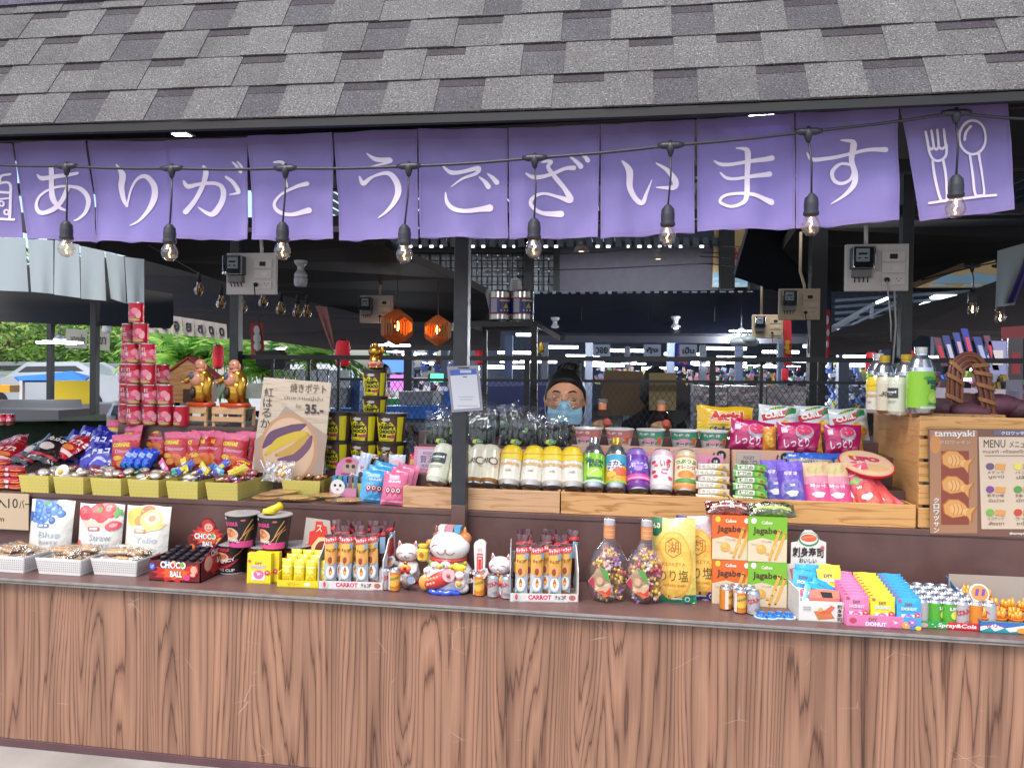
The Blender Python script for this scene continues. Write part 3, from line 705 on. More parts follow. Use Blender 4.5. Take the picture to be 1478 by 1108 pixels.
# skylight strips right
b=B()
for i in range(7):
    y=418+i*9;b.hull([at(1205,y+14,11),at(1400,y,11),at(1400,y+4,11),at(1205,y+18,11)],[at(1205,y+14,11.3),at(1400,y,11.3),at(1400,y+4,11.3),at(1205,y+18,11.3)],M('525e6c',rough=.5,metal=.3))
tag(b.obj('corrugated_sheets'),'grey corrugated sheets under the roof between post and green bottle','roof sheets')
for x,y,w in((1343,428,40),(1328,438.5,46)):
    slab('skylight',[(x,y+4,10.9),(x+8,y,10.9),(x+w,y,10.9),(x+w-6,y+4,10.9)],M('e8eef0',emit=1.5),('upper' if y<430 else 'lower')+' bright skylight strip between the meter board and the bulb on the right','skylight')
for(x0,y0,x1,y1,w)in((1188,480,1262,438,.05),(1230,468,1290,440,.03),(1258,440,1258,460,.04),(1200,478,1240,455,.03)):
    b=B();b.bar(at(x0,y0,8.5),at(x1,y1,8.5),w,M('6a7078',rough=.5));tag(b.obj('roof_strut'),'pale steel strut under the roof right of the thick post','strut','pale steel struts right of the thick post')
b=B();b.bar(at(1265,437,8),at(1282,430,8),.03,M('dfe8ff',emit=10));tag(b.obj('tube_lamp'),'short slanted white tube lamp under the meter board on the right','lamp')
b=B();b.bar(at(1318,412,2.86),at(1392,383,2.6),.028,M('7a6038',rough=.5));tag(b.obj('roof_batten'),'yellowish wooden batten along the right roof edge','batten')
slab('warm_board',[(1212,352,3.6),(1310,335,3.6),(1352,372,3.6),(1320,384,3.6),(1300,408,3.6),(1225,408,3.6)],M('5a4326',rough=.7,var=.5,vscale=5),'brown plywood gable lit warm behind the right meter board','plywood')
b=B();b.bar(at(1208,406,3.4),at(1224,401,3.4),.02,M('ffca86',emit=8));tag(b.obj('tube_lamp'),'small warm lamp beside the right meter board','lamp')

# ================================================================ expanded metal partition
MESHM=M('24262b',rough=.5)
pt=thing('wire_partition','black rail partition with expanded metal mesh behind the counter','partition')
PY=1.8
b=B();b.bar(at(345,515,PY),at(1500,521,PY),.026,STEELD);b.obj('top_rail',pt)
b=B();b.bar(at(488,547,PY),at(1300,553,PY),.016,STEELD);b.obj('middle_rail',pt)
for x in(391,444,487,541,700,760,836,1029,1100,1184):
    b=B();w=.032 if x in(541,760,1029)else .016;p=at(x,540,PY);b.box(p.x-w/2,p.x+w/2,PY+.014,PY+.03,DZ,at(x,516,PY).z,STEELD);b.obj('upright',pt)
def diamond(x0,x1,z0,z1,Y,dx=.034,dz=.052,w=.0022):
    b=B();nx=int((x1-x0)/dx);nz=int((z1-z0)/dz)
    for i in range(nz*2+1):
        for sgn in(1,):
            z=z0+i*dz/2
            vs=[];fs=[]
            for j in range(nx*2+1):
                zz=z+(dz/4 if(j+i)%2 else-dz/4);vs+=[(x0+j*dx/2,Y,zz-w),(x0+j*dx/2,Y,zz+w)]
                if j:k=2*j;fs.append([k-2,k,k+1,k-1])
            b.add(vs,fs,MESHM);n=len(vs);b.add([(v[0],v[1]+.002,v[2])for v in vs],[f[::-1]for f in fs],MESHM)
    return b
xa,xb=at(488,560,PY).x,at(1300,560,PY).x
diamond(xa,xb,.93,at(800,551,PY).z,PY+.012).obj('mesh_panel',pt)
xa,xb=at(391,560,PY).x,at(488,560,PY).x
diamond(xa,xb,.93,at(440,518,PY).z,PY+.012).obj('mesh_panel',pt)

# ================================================================ meter boards
PLW=M('c9c4c2',rough=.45,var=.04);PLB=M('b9a88c',rough=.5);GRY=M('6d7074',rough=.5);LBL=M('d8dde0',rough=.5);CLR=clear('meter_cover','dde2e6',.14,.05)
def meter_board(px,py,Y,wpx,label,m,tint=None,plug=True,deep=True):
    p=at(px,py,Y);w=wpx*mpp(p);h=w*.79;t=thing('meter_board',label,'meter board',p)
    b=B();b.box(-w/2,w/2,0,.03,-h/2,h/2,m);b.obj('board',t,.004)
    k=w/.29;S=lambda*q:[v*k for v in q]
    b=B();b.box(*S(-.128,-.028,-.045,0,-.01,.092),M('3c3e42',rough=.4));b.box(*S(-.112,-.05,-.052,-.046,.022,.085),LBL)
    b.art([RECT(-.102*k,.055*k,-.062*k,.064*k,DARK),RECT(-.102*k,.035*k,-.092*k,.042*k,DARK),RECT(-.074*k,.035*k,-.062*k,.042*k,DARK)],lambda x,y,o:Vector((x,-.0522*k-o,y)))
    b.obj('meter',t,.002)
    b=B();b.box(*S(-.13,-.026,-.07,-.046,-.012,.094),CLR);b.obj('glass_cover',t,.004)
    b=B();b.box(*S(-.118,-.035,-.035,0,-.05,-.014),GRY)
    for i in range(4):b.tube([Vector(((-.108+i*.02)*k,-.02*k,-.05*k)),Vector(((-.106+i*.02)*k,-.01*k,-.072*k))],.003*k,DARK,5)
    b.obj('terminal_block',t)
    for z,nm in((.052,'breaker'),(-.003,'switch_plate'),(-.062,'socket')):
        b=B();b.box(*S(.02,.125,-.008,0,z-.024,z+.024),M('d2cecb' if m is PLW else 'bdae96',rough=.4))
        if nm=='breaker':b.box(*S(.055,.09,-.012,-.0082,z-.012,z+.012),DARK)
        if nm=='switch_plate':b.box(*S(.065,.1,-.011,-.0082,z-.012,z+.012),M('dedad6' if m is PLW else 'c6b79e',rough=.4))
        if nm=='socket':
            for dx in(.085,.095,.105):b.box(*S(dx,dx+.004,-.0088,-.0081,z+(.004 if dx!=.095 else-.008),z+(.01 if dx!=.095 else-.002)),DARK)
        b.obj(nm,t,.0015)
    if plug:
        b=B();b.ball((.04*k,-.02*k,-.062*k),.012*k,.015*k,.012*k,DARK)
        b.tube([Vector((.036*k,-.03*k,-.068*k)),Vector((.046*k,-.03*k,-.16*k)),Vector((.062*k,-.02*k,-.27*k)),Vector((.07*k,0,-.36*k))],.003*k,DARK if plug is True else PLW,6);b.obj('plug',t)
    return t
def conduit(pts,Y,r,m,label):
    b=B();b.tube([at(x,y,Y)for x,y in pts],r,m,10);tag(b.obj('conduit'),label,'conduit')
meter_board(362,395,1.70,76,'white electricity meter board on the post behind the gilded statues',PLW)
meter_board(1266,386,1.66,86,'white electricity meter board at the upper right above the sodas',PLW,plug='w')
meter_board(543,446,3.4,50,'grey meter board beside the left glowing wooden lantern',M('a9a5a2',rough=.5))
meter_board(1154,439,2.52,57,'beige meter board on the thick black post',PLB)
meter_board(1108,471,3.6,43,'small beige meter board below and left of the other beige one',PLB)
meter_board(655,468,4.4,24,'tiny beige meter board half hidden behind the main post',PLB,plug=False)
conduit([(377,345),(378,366)],1.71,.010,PLW,'white conduit pipe above the meter board behind the statues')
conduit([(1250,325),(1250,352)],1.67,.010,PLW,'white conduit pipe above the upper right meter board')
conduit([(538,344),(547,356),(550,380),(549,425)],3.42,.010,M('9a9693',rough=.5),'bent grey conduit pipe rising from the grey meter board')
conduit([(1156,335),(1155,392),(1161,412),(1161,418)],2.54,.009,PLB,'beige conduit pipe running up from the beige board on the thick post')
conduit([(1121,345),(1118,362),(1100,388),(1099,456)],3.62,.010,PLB,'crooked beige conduit pipe above the small beige meter board')
b=B();b.tube([at(1291,420,1.66),at(1293,470,1.68),at(1289,520,1.7),at(1287,545,1.7)],.005,M('a8a8a8',rough=.5),8);tag(b.obj('power_cord'),'white cord hanging from the upper right meter board past the sodas','cord')

# ================================================================ white curtains, pennants, lanterns
WCL=M('b9c6cc',rough=.85,trans=.3,bump=.1,bscale=200);WCL2=M('c2bab4',rough=.85,trans=.2)
def cloth(name,c4,Y,m,label,cat,group=None,seed=0,art=None,amp=.012,Y2=None):
    (tl,tr,br,bl)=c4;b=B();NX,NY=10,8;Y2=Y if Y2 is None else Y2;c=at(*tl,Y)
    def pos(u,v,o=0):
        x=(tl[0]*(1-u)+tr[0]*u)*(1-v)+(bl[0]*(1-u)+br[0]*u)*v;y=(tl[1]*(1-u)+tr[1]*u)*(1-v)+(bl[1]*(1-u)+br[1]*u)*v
        YY=Y*(1-u)+Y2*u+amp*v*math.sin(u*7+seed*1.7)-o;return at(x,y,YY)-c
    vs=[pos(i/NX,j/NY)for j in range(NY+1)for i in range(NX+1)];fs=[[j*(NX+1)+i,(j+1)*(NX+1)+i,(j+1)*(NX+1)+i+1,j*(NX+1)+i+1]for j in range(NY)for i in range(NX)]
    b.add(vs,fs,m,True);b.add([v+Vector((0,.003,0))for v in vs],[f[::-1]for f in fs],m,True)
    if art:b.art(art,lambda x,y,o:pos(x/100,1-y/100,.006+o*4),cx=range(10,100,10))
    o=b.obj(name);o.location=c;return tag(o,label,cat,group)
wc=[((-30,342),(36,344),(41,421),(-30,418)),((40,344),(77,347),(77,424),(45,421)),((79,347),(114,353),(116,430),(78,425)),((116,355),(150,362),(153,434),(117,431)),
      ((152,363),(179,371),(182,438),(160,431)),((180,371),(208,374),(208,440),(184,438))]
for i,q_ in enumerate(wc):cloth('white_curtain',q_,2.5,WCL,f'pale white curtain strip, {nth(i, 6)} below the purple panels on the left'.replace(', leftmost',' leftmost').replace(', rightmost',' rightmost'),'curtain','pale curtain strips at the upper left',i)
cloth('white_curtain',((1440,362),(1482,350),(1465,440),(1437,443)),2.2,WCL,'pale curtain strip with violet trim at the upper right edge','curtain',None,2)
cloth('violet_trim',((1480,372),(1490,372),(1466,436),(1454,438)),2.19,M('3d3478',rough=.8),'narrow violet trim strip beside the pale curtain at the right edge','trim')
TH=M('26262a',rough=.8)
thw=['อ','ร่','อ','ย','ดี','ด','ด']
for i,t_ in enumerate(thw):
    x0=208+i*19.3-(i*i)*.35;x1=x0+18-i*.4;ya=450+i*2.6
    cloth('lettered_pennant',((x0,ya),(x1,ya+2.4),(x1+1,ya+31-i),(x0+3,ya+29-i)),4.4,WCL2,f'beige pennant with one black Thai letter, {nth(i, 7)} behind the tin tower'.replace(', leftmost',' leftmost').replace(', rightmost',' rightmost'),'pennant','beige pennants with black letters',i,
          [TXT(t_,25,22,48,52,TH,.04)])
cloth('paper_sign',((95,474),(126,476),(125,503),(94,502)),5.0,M('8f8f84',rough=.8),'grey paper sign with handwriting hanging beside the petal lamp','sign',None,1,[TXT('ขายส่ง',25,30,65,45,TH,.01)])
cloth('paper_sign',((129,476),(159,478),(158,506),(128,504)),5.0,M('8f8f84',rough=.8),'grey paper sign with handwriting just behind the left dark post','sign',None,2,[TXT('สาขา',15,30,65,40,TH,.01)])
RED=M('b3202c',rough=.6)
cloth('red_banner',((361,466),(379,466),(382,518),(363,519)),3.4,RED,'red hanging banner with white blossom shapes right of the statues','banner',None,1,[ELL(50,80,24,13,LBL),ELL(50,58,30,14,LBL),ELL(50,36,30,12,LBL),ELL(50,15,22,8,LBL)])
cloth('red_banner',((1190,447),(1198,447),(1198,520),(1191,520)),3.0,RED,'narrow red banner with pale swirls right of the thick post','banner',None,1,[ELL(50,80,26,9,LBL),ELL(60,55,26,7,LBL),ELL(45,32,26,7,LBL)])
cloth('pink_banner',((455,441),(472,443),(483,500),(480,507)),3.2,M('b07a78',rough=.8),'faded pink pointed banner hanging left of the red lantern','banner',None,2,[TXT('あつい',30,20,40,60,M('6f4448'),.01,a=0)])
cloth('red_tassel',((1131,460),(1142,460),(1143,528),(1131,528)),3.7,RED,'red tassel charm with gold coins hanging beside the small beige meter board','tassel',None,2,[ELL(50,50,40,5,M('c99a3c',metal=.6)),ELL(40,40,40,5,M('c99a3c',metal=.6)),ELL(60,30,40,5,M('c99a3c',metal=.6))])
cloth('blue_banner',((974,496),(998,497),(997,528),(973,527)),7.6,M('243a8c',rough=.7),'blue banner with red brush strokes between the white lettered signs','banner',None,1,[TXT('寿',20,52,60,42,M('b85060'),.04),TXT('司',20,6,60,40,M('b85060'),.04)])
for i,(x,t_)in enumerate(((869,'วอย'),(942,'กุ้ง'),(994,'เป็น'))):
    cloth('white_sign',((x-13,497),(x+12,497),(x+12,514),(x-13,514)),7.5,M('9da4b4',rough=.7),f'white sign with a handwritten black Thai word under the navy roof, {("left", "middle", "right")[i]} of three','sign',None,i,[TXT(t_,16,22,68,56,TH,.03)])
def lantern(px,py,Y,rpx,hpx,label):
    p=at(px,py,Y);k=mpp(p);t=thing('paper_lantern',label,'lantern',p);b=B();rr=rpx*k;hh=hpx*k/2
    pr=[(rr*.45,-hh)]
    for i in range(25):a=-PI/2+PI*i/24;pr.append((rr*(.45+.55*abs(math.cos(a))**.45)*(1-.03*(i%2)),hh*math.sin(a)*.96))
    pr.append((rr*.45,hh));b.lathe(pr,M('c81c2e',rough=.5,emit=.12),22);b.obj('shade',t)
    b=B();b.lathe([(rr*.47,hh*.97),(rr*.47,hh*1.08),(rr*.3,hh*1.1)],DARK,16);b.lathe([(rr*.3,-hh*1.1),(rr*.47,-hh*1.06),(rr*.47,-hh*.97)],DARK,16);b.obj('rim',t)
lantern(495,510,2.9,11,38,'red paper lantern hanging beyond the rail left of the golden cat figurine')
lantern(315,515,4.6,8,32,'small red paper lantern seen between the posts above the statues')
lantern(694,512,5.5,9,26,'red round lantern half hidden right of the main post')
lantern(1310,520,4.4,9,30,'red lantern beside the post behind the green soda bottle')
lantern(1258,523,4.8,9,30,'small red lantern behind the sodas right of the thick post')
lantern(1133,540,5.5,5,18,'tiny red lantern behind the wire partition near the thick post')
# pear bulbs on the neighbour's string
PEAR=clear('pear_glass','f1dca8',.14,.05)
st2=thing('string_light','string of small unlit pear bulbs under the neighbouring roof','string light')
pbs=[(287,415),(319,434),(350,441),(380,432),(405,443),(429,447),(443,447)]
b=B();b.tube([at(x,y-26+(6 if i%2 else 0),2.6)for i,(x,y)in enumerate([(215,380)]+pbs)],.004,DARK,5);b.obj('cable',st2)
for x,y in pbs:
    p=at(x,y,2.6);k=mpp(p);h=B();h.tube([p+Vector((0,0,22*k)),p+Vector((0,0,8*k))],[2.2*k,3.6*k],DARK,8);ho=h.obj('lamp_holder',st2)
    g_=B();g_.lathe([(3*k,8*k),(3.6*k,4*k),(6.4*k,-1*k),(7*k,-5*k),(5*k,-10*k),(1*k,-11.5*k)],PEAR,14,Matrix.Translation(p),cap=False);g_.obj('bulb',ho)
    g_=B();g_.ball(p+Vector((0,0,-3*k)),1.6*k,1.6*k,4*k,M('d8a648',rough=.3,metal=.6),6,5);g_.obj('filament',ho)
st3=thing('string_light','pair of lit bulbs hanging under the roof at the upper right','string light')
b=B();b.tube([at(1330,404,2.3),at(1405,385,2.3),at(1480,370,2.3)],.005,DARK,6);b.obj('cable',st3)
for c_,d_ in(((1403,384),(1404,424)),((1444,384),(1444,436))):festoon(c_,d_,st3,2.3,1.25,glow=M('ffd9a0',emit=25))
for x,y in((771,498),(781,503)):
    p=at(x,y,3.6);k=mpp(p);g_=B();g_.lathe([(2*k,9*k),(3.5*k,4*k),(5*k,-2*k),(4*k,-6*k),(1*k,-7*k)],M('c9a83c',rough=.2,metal=.7),12,Matrix.Translation(p));tag(g_.obj('gold_ornament'),'small gold glass ornament '+('upper' if x<775 else 'lower')+' one under the tin shelf corner','ornament')

# hexagonal wooden pendant lamps
WOODL=M('c47a3c',rough=.6);GLOW=M('ffa040',emit=22)
def hexlamp(px,py,Y,rpx,label,rz):
    p=at(px,py,Y);k=mpp(p)*rpx;t=thing('wooden_pendant_lamp',label,'pendant lamp',p,rz);
    for j in range(9):  # stacked hexagon frames, each a slat ring
        a=(j-4)/4.5;y=a*k*.8;s=k*(1-.45*abs(a)**1.6);b=B()
        ring=[Vector((s*math.cos(i*PI/3+PI/6),y,s*math.sin(i*PI/3+PI/6)))for i in range(6)]
        for i in range(6):b.bar(ring[i],ring[(i+1)%6],.055*k,WOODL,.16*k)
        b.obj('hexagon_slat',t)
    b=B();b.ball((0,0,.05*k),.13*k,.13*k,.3*k,GLOW,12,8);b.obj('bulb',t)
    b=B();b.tube([Vector((0,0,.3*k)),Vector((0,0,4.2*k))],.035*k,M('5a4a40',rough=.6),6);b.obj('cord',t)
hexlamp(573,472,3.3,25,'glowing hexagonal slatted wood pendant lamp, left one beside the grey meter board',.9)
hexlamp(632,477,3.3,21,'glowing hexagonal slatted wood pendant lamp, right one by the main post',-.35)

# petal lamps and bulbs
LED=M('eef3ff',emit=9)
def petal(px,py,Y,rpx,label,cordz=.5):
    p=at(px,py,Y);r=rpx*mpp(p);t=thing('petal_lamp',label,'ceiling lamp',p);b=B()
    b.lathe([(r*.24,.0),(r*.26,r*.10),(r*.12,r*.28),(r*.05,r*.34)],M('b8bcc8',rough=.4),14);b.obj('hub',t)
    for a in(0.1,PI/2+.1,PI+.1,3*PI/2+.1):
        b=B();u=Vector((math.cos(a),math.sin(a),0));v=Vector((-u.y,u.x,0));lo=[]
        for(f,w)in((.2,.12),(.5,.2),(.85,.2),(1,.1)):lo.append(u*r*f+v*r*w)
        for(f,w)in((1,-.1),(.85,-.2),(.5,-.2),(.2,-.12)):lo.append(u*r*f+v*r*w)
        b.hull([q_-Vector((0,0,r*.08))for q_ in lo],lo,LED);b.obj('petal',t)
    b=B();b.tube([Vector((0,0,r*.3)),Vector((0,0,r*.3+cordz))],.008,DARK,5);b.obj('cord',t)
    if Y<9:ld=bpy.data.lights.new('lamp_light','POINT');ld.energy=90 if Y>7 else 7;ld.shadow_soft_size=r;ld.color=(.9,.95,1);lo=bpy.data.objects.new('lamp_light',ld);COL.objects.link(lo);lo.location=(0,0,-r*.5);lo.parent=t
petal(86,493,3.8,33,'lit white petal lamp hanging at the far left in front of the trees',.7)
petal(565,497,4.6,27,'lit petal lamp between the two wooden pendant lamps',.5)
for i,x in enumerate((839,936,1031)):petal(x,479,8.6,22,f'lit petal lamp in the row under the navy roof, {nth(i, 3)}'.rstrip(','),.3)
petal(1070,477,7.8,17,'lit petal lamp at the right end of the navy roof by the small beige board',.3)
for i,x in enumerate((436,416,471,572,600,742,858,915,985,1015,1060,1110,1140)):
    y=(497,503,498,507,510,522,522,524,523,526,523,527,528)[i];petal(x,y,12+(i%3),14+i%3*3,'small distant lit petal lamp deep in the hall',.6)
for o in[o for o in bpy.data.objects if o.get('label')=='small distant lit petal lamp deep in the hall']:o['group']='distant lit petal lamps deep in the hall'
def bulb(px,py,Y,rpx,label,lit=True):
    p=at(px,py,Y);k=rpx*mpp(p);t=thing('led_bulb',label,'lamp',p);b=B();b.lathe([(.05*k,-1.1*k),(.8*k,-1*k),(1*k,-.5*k),(1*k,.2*k),(.85*k,.4*k)],M('f2f5ff',emit=7)if lit else M('b9b9c4',rough=.3),16);b.obj('diffuser',t)
    b=B();b.lathe([(.95*k,.4*k),(.95*k,.9*k),(.5*k,1.5*k),(.5*k,2.0*k),(.95*k,2.5*k),(1.0*k,2.9*k)],M('c4c2c4',rough=.4),16);b.obj('holder',t)
bulb(801,477,8.4,6.5,'lit LED bulb at the left end under the navy roof');bulb(975,477,8.4,7,'lit LED bulb between the petal lamps under the navy roof')
bulb(434,404,2.2,9.5,'unlit white LED bulb in a holder right of the meter board behind the statues',False)
bulb(154,474,4.8,6,'white bulb above the signs behind the left dark post',False)
def dish(px,py,label):
    p=at(px,py,9.8);k=mpp(p);b=B();b.lathe([(11.5*k,-3*k),(10.5*k,-2*k),(9*k,3*k),(5*k,7*k),(3*k,11*k)],M('8a8078',rough=.4,metal=.5),18);b.lathe([(.5*k,-3.2*k),(10.8*k,-2.6*k)],M('e6c9a8',emit=1.5),16,cap=False)
    o=b.obj('dish_lamp');o.location=p;tag(o,label,'lamp')
dish(839,360,'dish shaped metal lamp high left of the grey wall middle');dish(950,371,'dish shaped metal lamp high near the right end of the grey wall')
# tin shelf
slab('tin_shelf',[(675,464,2.3),(772,464,2.3),(772,471,2.3),(675,471,2.3)],STEELD,'black steel shelf top holding the two large tins','shelf',(0,.5,0))
b=B();b.bar(at(771,470,2.3),at(771,600,2.3),.04,STEELD);b.bar(at(771,474,2.3),at(700,474,2.6),.03,STEELD);b.bar(at(700,470,2.6),at(700,600,2.6),.03,STEELD);b.bar(at(774,466,2.3),at(812,488,1.9),.03,M('3a3e48',rough=.5));tag(b.obj('shelf_frame'),'black steel frame below the two large tins','frame')
slab('dark_curtain',[(706,345,4.3),(706,360,4.3),(708,460,4.3),(690,500,4.3),(650,470,4.3)],BLK,'black drape edge beside the large tins','drape')if False else None
TINM=M('b9b6b4',rough=.25,metal=.9)
def tin_big(px,label):
    p=at(px,463,2.38);k=mpp(p);r=16*k;h=43*k;t=thing('metal_tin',label,'tin',p,.2)
    b=B();b.lathe([(r,0),(r*1.02,.004),(r,.008),(r,h*.2),(r*1.005,h*.2,M('c0392b')),(r*1.005,h*.23,M('c0392b')),(r*1.004,h*.23),(r*1.004,h*.73,M('23307e',rough=.4)),(r*1.005,h*.76,M('c0392b')),(r,h*.76),(r,h-.01),(r*1.03,h-.005),(r,h),(r*.95,h)],TINM,28)
    mp=cyl(r*1.006,r*1.006,0,h,100,2.2)
    b.art([RECT(4,26,34,72,M('b8b4c6')),POLY([(60,40),(84,40),(72,58)],M('e0b82c')),RECT(45,62,95,68,M('d8c06a')),RECT(48,30,54,35,LBL),RECT(62,30,68,35,LBL),RECT(76,30,82,35,LBL)],mp,cx=CX10);b.obj('can',t)
tin_big(722,'large silver and blue metal tin on the black shelf, left one');tin_big(754,'large silver and blue metal tin on the black shelf, right one')
p=at(744,421,2.42);b=B();k=mpp(p);b.hull([Vector((-9*k,0,0)),Vector((9*k,0,0)),Vector((7*k,0,17*k)),Vector((2*k,0,20*k)),Vector((-7*k,0,19*k))],[Vector((-9*k,.04,0)),Vector((9*k,.04,0)),Vector((7*k,.04,17*k)),Vector((2*k,.04,20*k)),Vector((-7*k,.04,19*k))],M('c8c6c8',rough=.5))
for i in range(6):b.box(-5*k,3*k,-.003,-.0005,(3+i*2.4)*k,(4+i*2.4)*k,GRY)
o=b.obj('white_vent_box',None,.003);o.location=p;tag(o,'white slatted plastic box on top of the large tins','box')

# ================================================================ hall clutter beyond the partition
slab('navy_partition',[(693,558,3.2),(795,556,3.2),(795,640,3.2),(690,640,3.2)],M('1c2a62',rough=.7,var=.1),'navy blue low partition behind the seaweed bags','partition')
SIL=M('9a969c',rough=.28,metal=.85,bump=1,bscale=14)
for i,(x0,x1)in enumerate(((1001,1050),(1051,1106),(1107,1166))):
    slab('foil_bag',[(x0,556,3.4),(x1,558,3.4),(x1-1,618,3.4),(x0,618,3.4)],SIL,f'crinkled silver foil cooler bag behind the mesh, {nth(i, 3)} of the three'.replace(', of',' of'),'cooler bag',(0,.25,0),'silver foil cooler bags behind the mesh')
slab('cardboard_box',[(873,534,3.0),(928,536,3.0),(931,600,3.0),(862,600,3.0)],M('5e4a34',rough=.8,var=.2),'brown cardboard box behind the mesh left of the black haired person','box',(0,.3,0))
slab('beige_panel',[(937,538,2.2),(976,538,2.2),(976,592,2.2),(937,592,2.2)],M('a08a60',rough=.8),'beige tray panel standing against the mesh in front of the black haired person','tray',(0,.02,0))
slab('round_fan_guard',[(x_,y_,2.5)for x_,y_ in[(978+17*math.cos(a*PI/10),578+34*math.sin(a*PI/10))for a in range(20)]],M('3a3034',rough=.5),'dark round tray edge behind the beige panel','tray',(0,.02,0))
for i,(x0,y0,x1,y1,c,lb)in enumerate(((556,586,640,604,'1e6fd0','bright blue crate full of goods behind the golden cat'),(556,604,640,622,'8d98a8','grey bags heaped below the blue crate'),(640,565,660,590,'2a6cd4','small blue crate left of the main post'),
        (575,565,625,588,'8f98a4','grey plastic tub above the blue crate'),(556,575,578,590,'48b878','green tub beside the grey tub'),(470,560,500,588,'8a8f9a','grey box left of the choco tubs'),(505,545,520,600,'14529c','blue cloth hanging behind the choco tubs'),(476,590,530,604,'2b74c0','blue tray behind the choco tubs'))):
    slab('storage_crate' if 'crate' in lb else 'storage_tub' if 'tub' in lb else 'grey_bags' if 'bags' in lb else 'storage_box',[(x0,y0,3.3+i*.12),(x1,y0,3.3+i*.12),(x1-2,y1,3.3+i*.12),(x0+2,y1,3.3+i*.12)],M(c,rough=.5,var=.3,vscale=20,bump=.5,bscale=20),lb,'crate' if 'crate' in lb else 'goods',(0,.3,0))
def goods(name,boxpx,Y,n,cols,seed,s,kind=None,label=None,cat='goods',emit=0):
    """a far display of small wares that reads as one mass"""
    r_=random.Random(seed);b=B();x0,y0,x1,y1=boxpx
    for i in range(n):
        x,y=r_.uniform(x0,x1),r_.uniform(y0,y1);YY=Y+r_.uniform(0,1.2);p=at(x,y,YY);k=mpp(p);w,h=r_.uniform(.5,1.4)*s*k,r_.uniform(.6,1.6)*s*k
        xf=Matrix.Translation(p)@Matrix.Rotation(r_.uniform(-.4,.4),4,'Y');b.box(-w/2,w/2,-.04,.04,-h/2,h/2,M(r_.choice(cols),rough=.35,emit=emit),xf)
    o=b.obj(name);return tag(o,label,cat,None,'stuff')
MIX=['b0b4c0','8090b8','4a6ab8','b04a58','c8a848','6aa86a','d0d0d8','3a3a48','7a5a8a','c07a90']
goods('far_wares',(700,553,840,575),7,130,MIX,1,6,label='wares of the far stalls seen above the navy partition')
goods('far_wares',(860,530,1180,556),12,240,MIX+['a83038','488050'],2,5,label='wares of the far stalls seen through the middle of the mesh')
goods('far_wares',(1195,525,1300,600),8,260,['8090b8','4a6ab8','b0b4c8','c8c048','505a70','2e3446','d0d4e0'],3,7,label='blue and white wares seen behind the row of sodas')
goods('far_wares',(560,500,660,560),12,130,['2e3446','4a6ab8','6a90d8','b0b4c8','505a70','803038'],4,7,label='wares of the far stalls below the pendant lamps')
goods('far_wares',(1330,540,1478,600),7,170,MIX+['88a838','603040'],5,9,label='wares of the stall seen behind the basket handle')
goods('far_wares',(640,555,695,640),5,90,['505a70','8090a8','b0b4c8','2a3040'],6,8,label='plastic wrapped wares right behind the main post')
goods('wrapped_glassware',(556,600,660,650),3.4,120,['8e98a4','a8b0b8','6a7480','7a5a50'],7,9,label='wrapped clear wares behind the mesh left of the main post')
for i,(x,y,Y,w,h,c)in enumerate(((566,527,8,36,20,'4a70d8'),(630,545,9,18,12,'4ab08a'),(573,552,8,20,22,'a060b0'),(1240,527,7,60,5,'c8d4ff'),(1220,527,9,30,4,'c8d4ff'))):
    slab('lit_sign',[(x-w/2,y-h/2,Y),(x+w/2,y-h/2,Y),(x+w/2,y+h/2,Y),(x-w/2,y+h/2,Y)],M(c,emit=1.2 if i<3 else 5),('blue glowing sign beyond the golden cat','green glowing sign left of the main post','pinkish lit screen beyond the mesh','long lit tube lamp above the wares right of the thick post','shorter lit tube lamp right of the thick post')[i],'sign' if i<3 else 'lamp',(0,.05,0))
for i,(x,y,w)in enumerate(((1345,516,24),(1428,534,44),(1440,488,20),(1394,548,14),(1235,515,30),(760,483,30),(705,483,20),(680,532,22))):
    b=B();p=at(x,y,6);k=mpp(p);b.box(-w/2*k,w/2*k,0,.06,-.012,.018,LED);o=b.obj('tube_lamp');o.location=p;tag(o,'short lit tube lamp deep in the market','lamp','short lit tube lamps deep in the market')
for i,(x,Y)in enumerate(((590,8),(642,10),(734,9),(786,11),(850,10),(905,13),(968,9),(1014,12),(1066,10),(1128,9),(1216,7),(1276,9),(1352,8),(1430,9))):
    p=at(x,540,Y);b=B();b.box(-.06,.06,-.06,.06,.02,1.95,M(('2c3444','3c4658','24304a')[i%3],rough=.5));o=b.obj('hall_column');o.location=(p.x,Y,0);tag(o,'steel column standing deep in the market hall','column','steel columns deep in the market hall')
for i in range(22):
    x=570+i*29+(i*37)%17;y=499+(i*13)%34;p=at(x,y,16+i%5);w=.5;b=B();b.box(-w,w,0,.1,-.03,.04,LED);o=b.obj('tube_lamp');o.location=p;tag(o,'tiny lit tube lamp at the far end of the market','lamp','tiny lit tube lamps at the far end of the market')
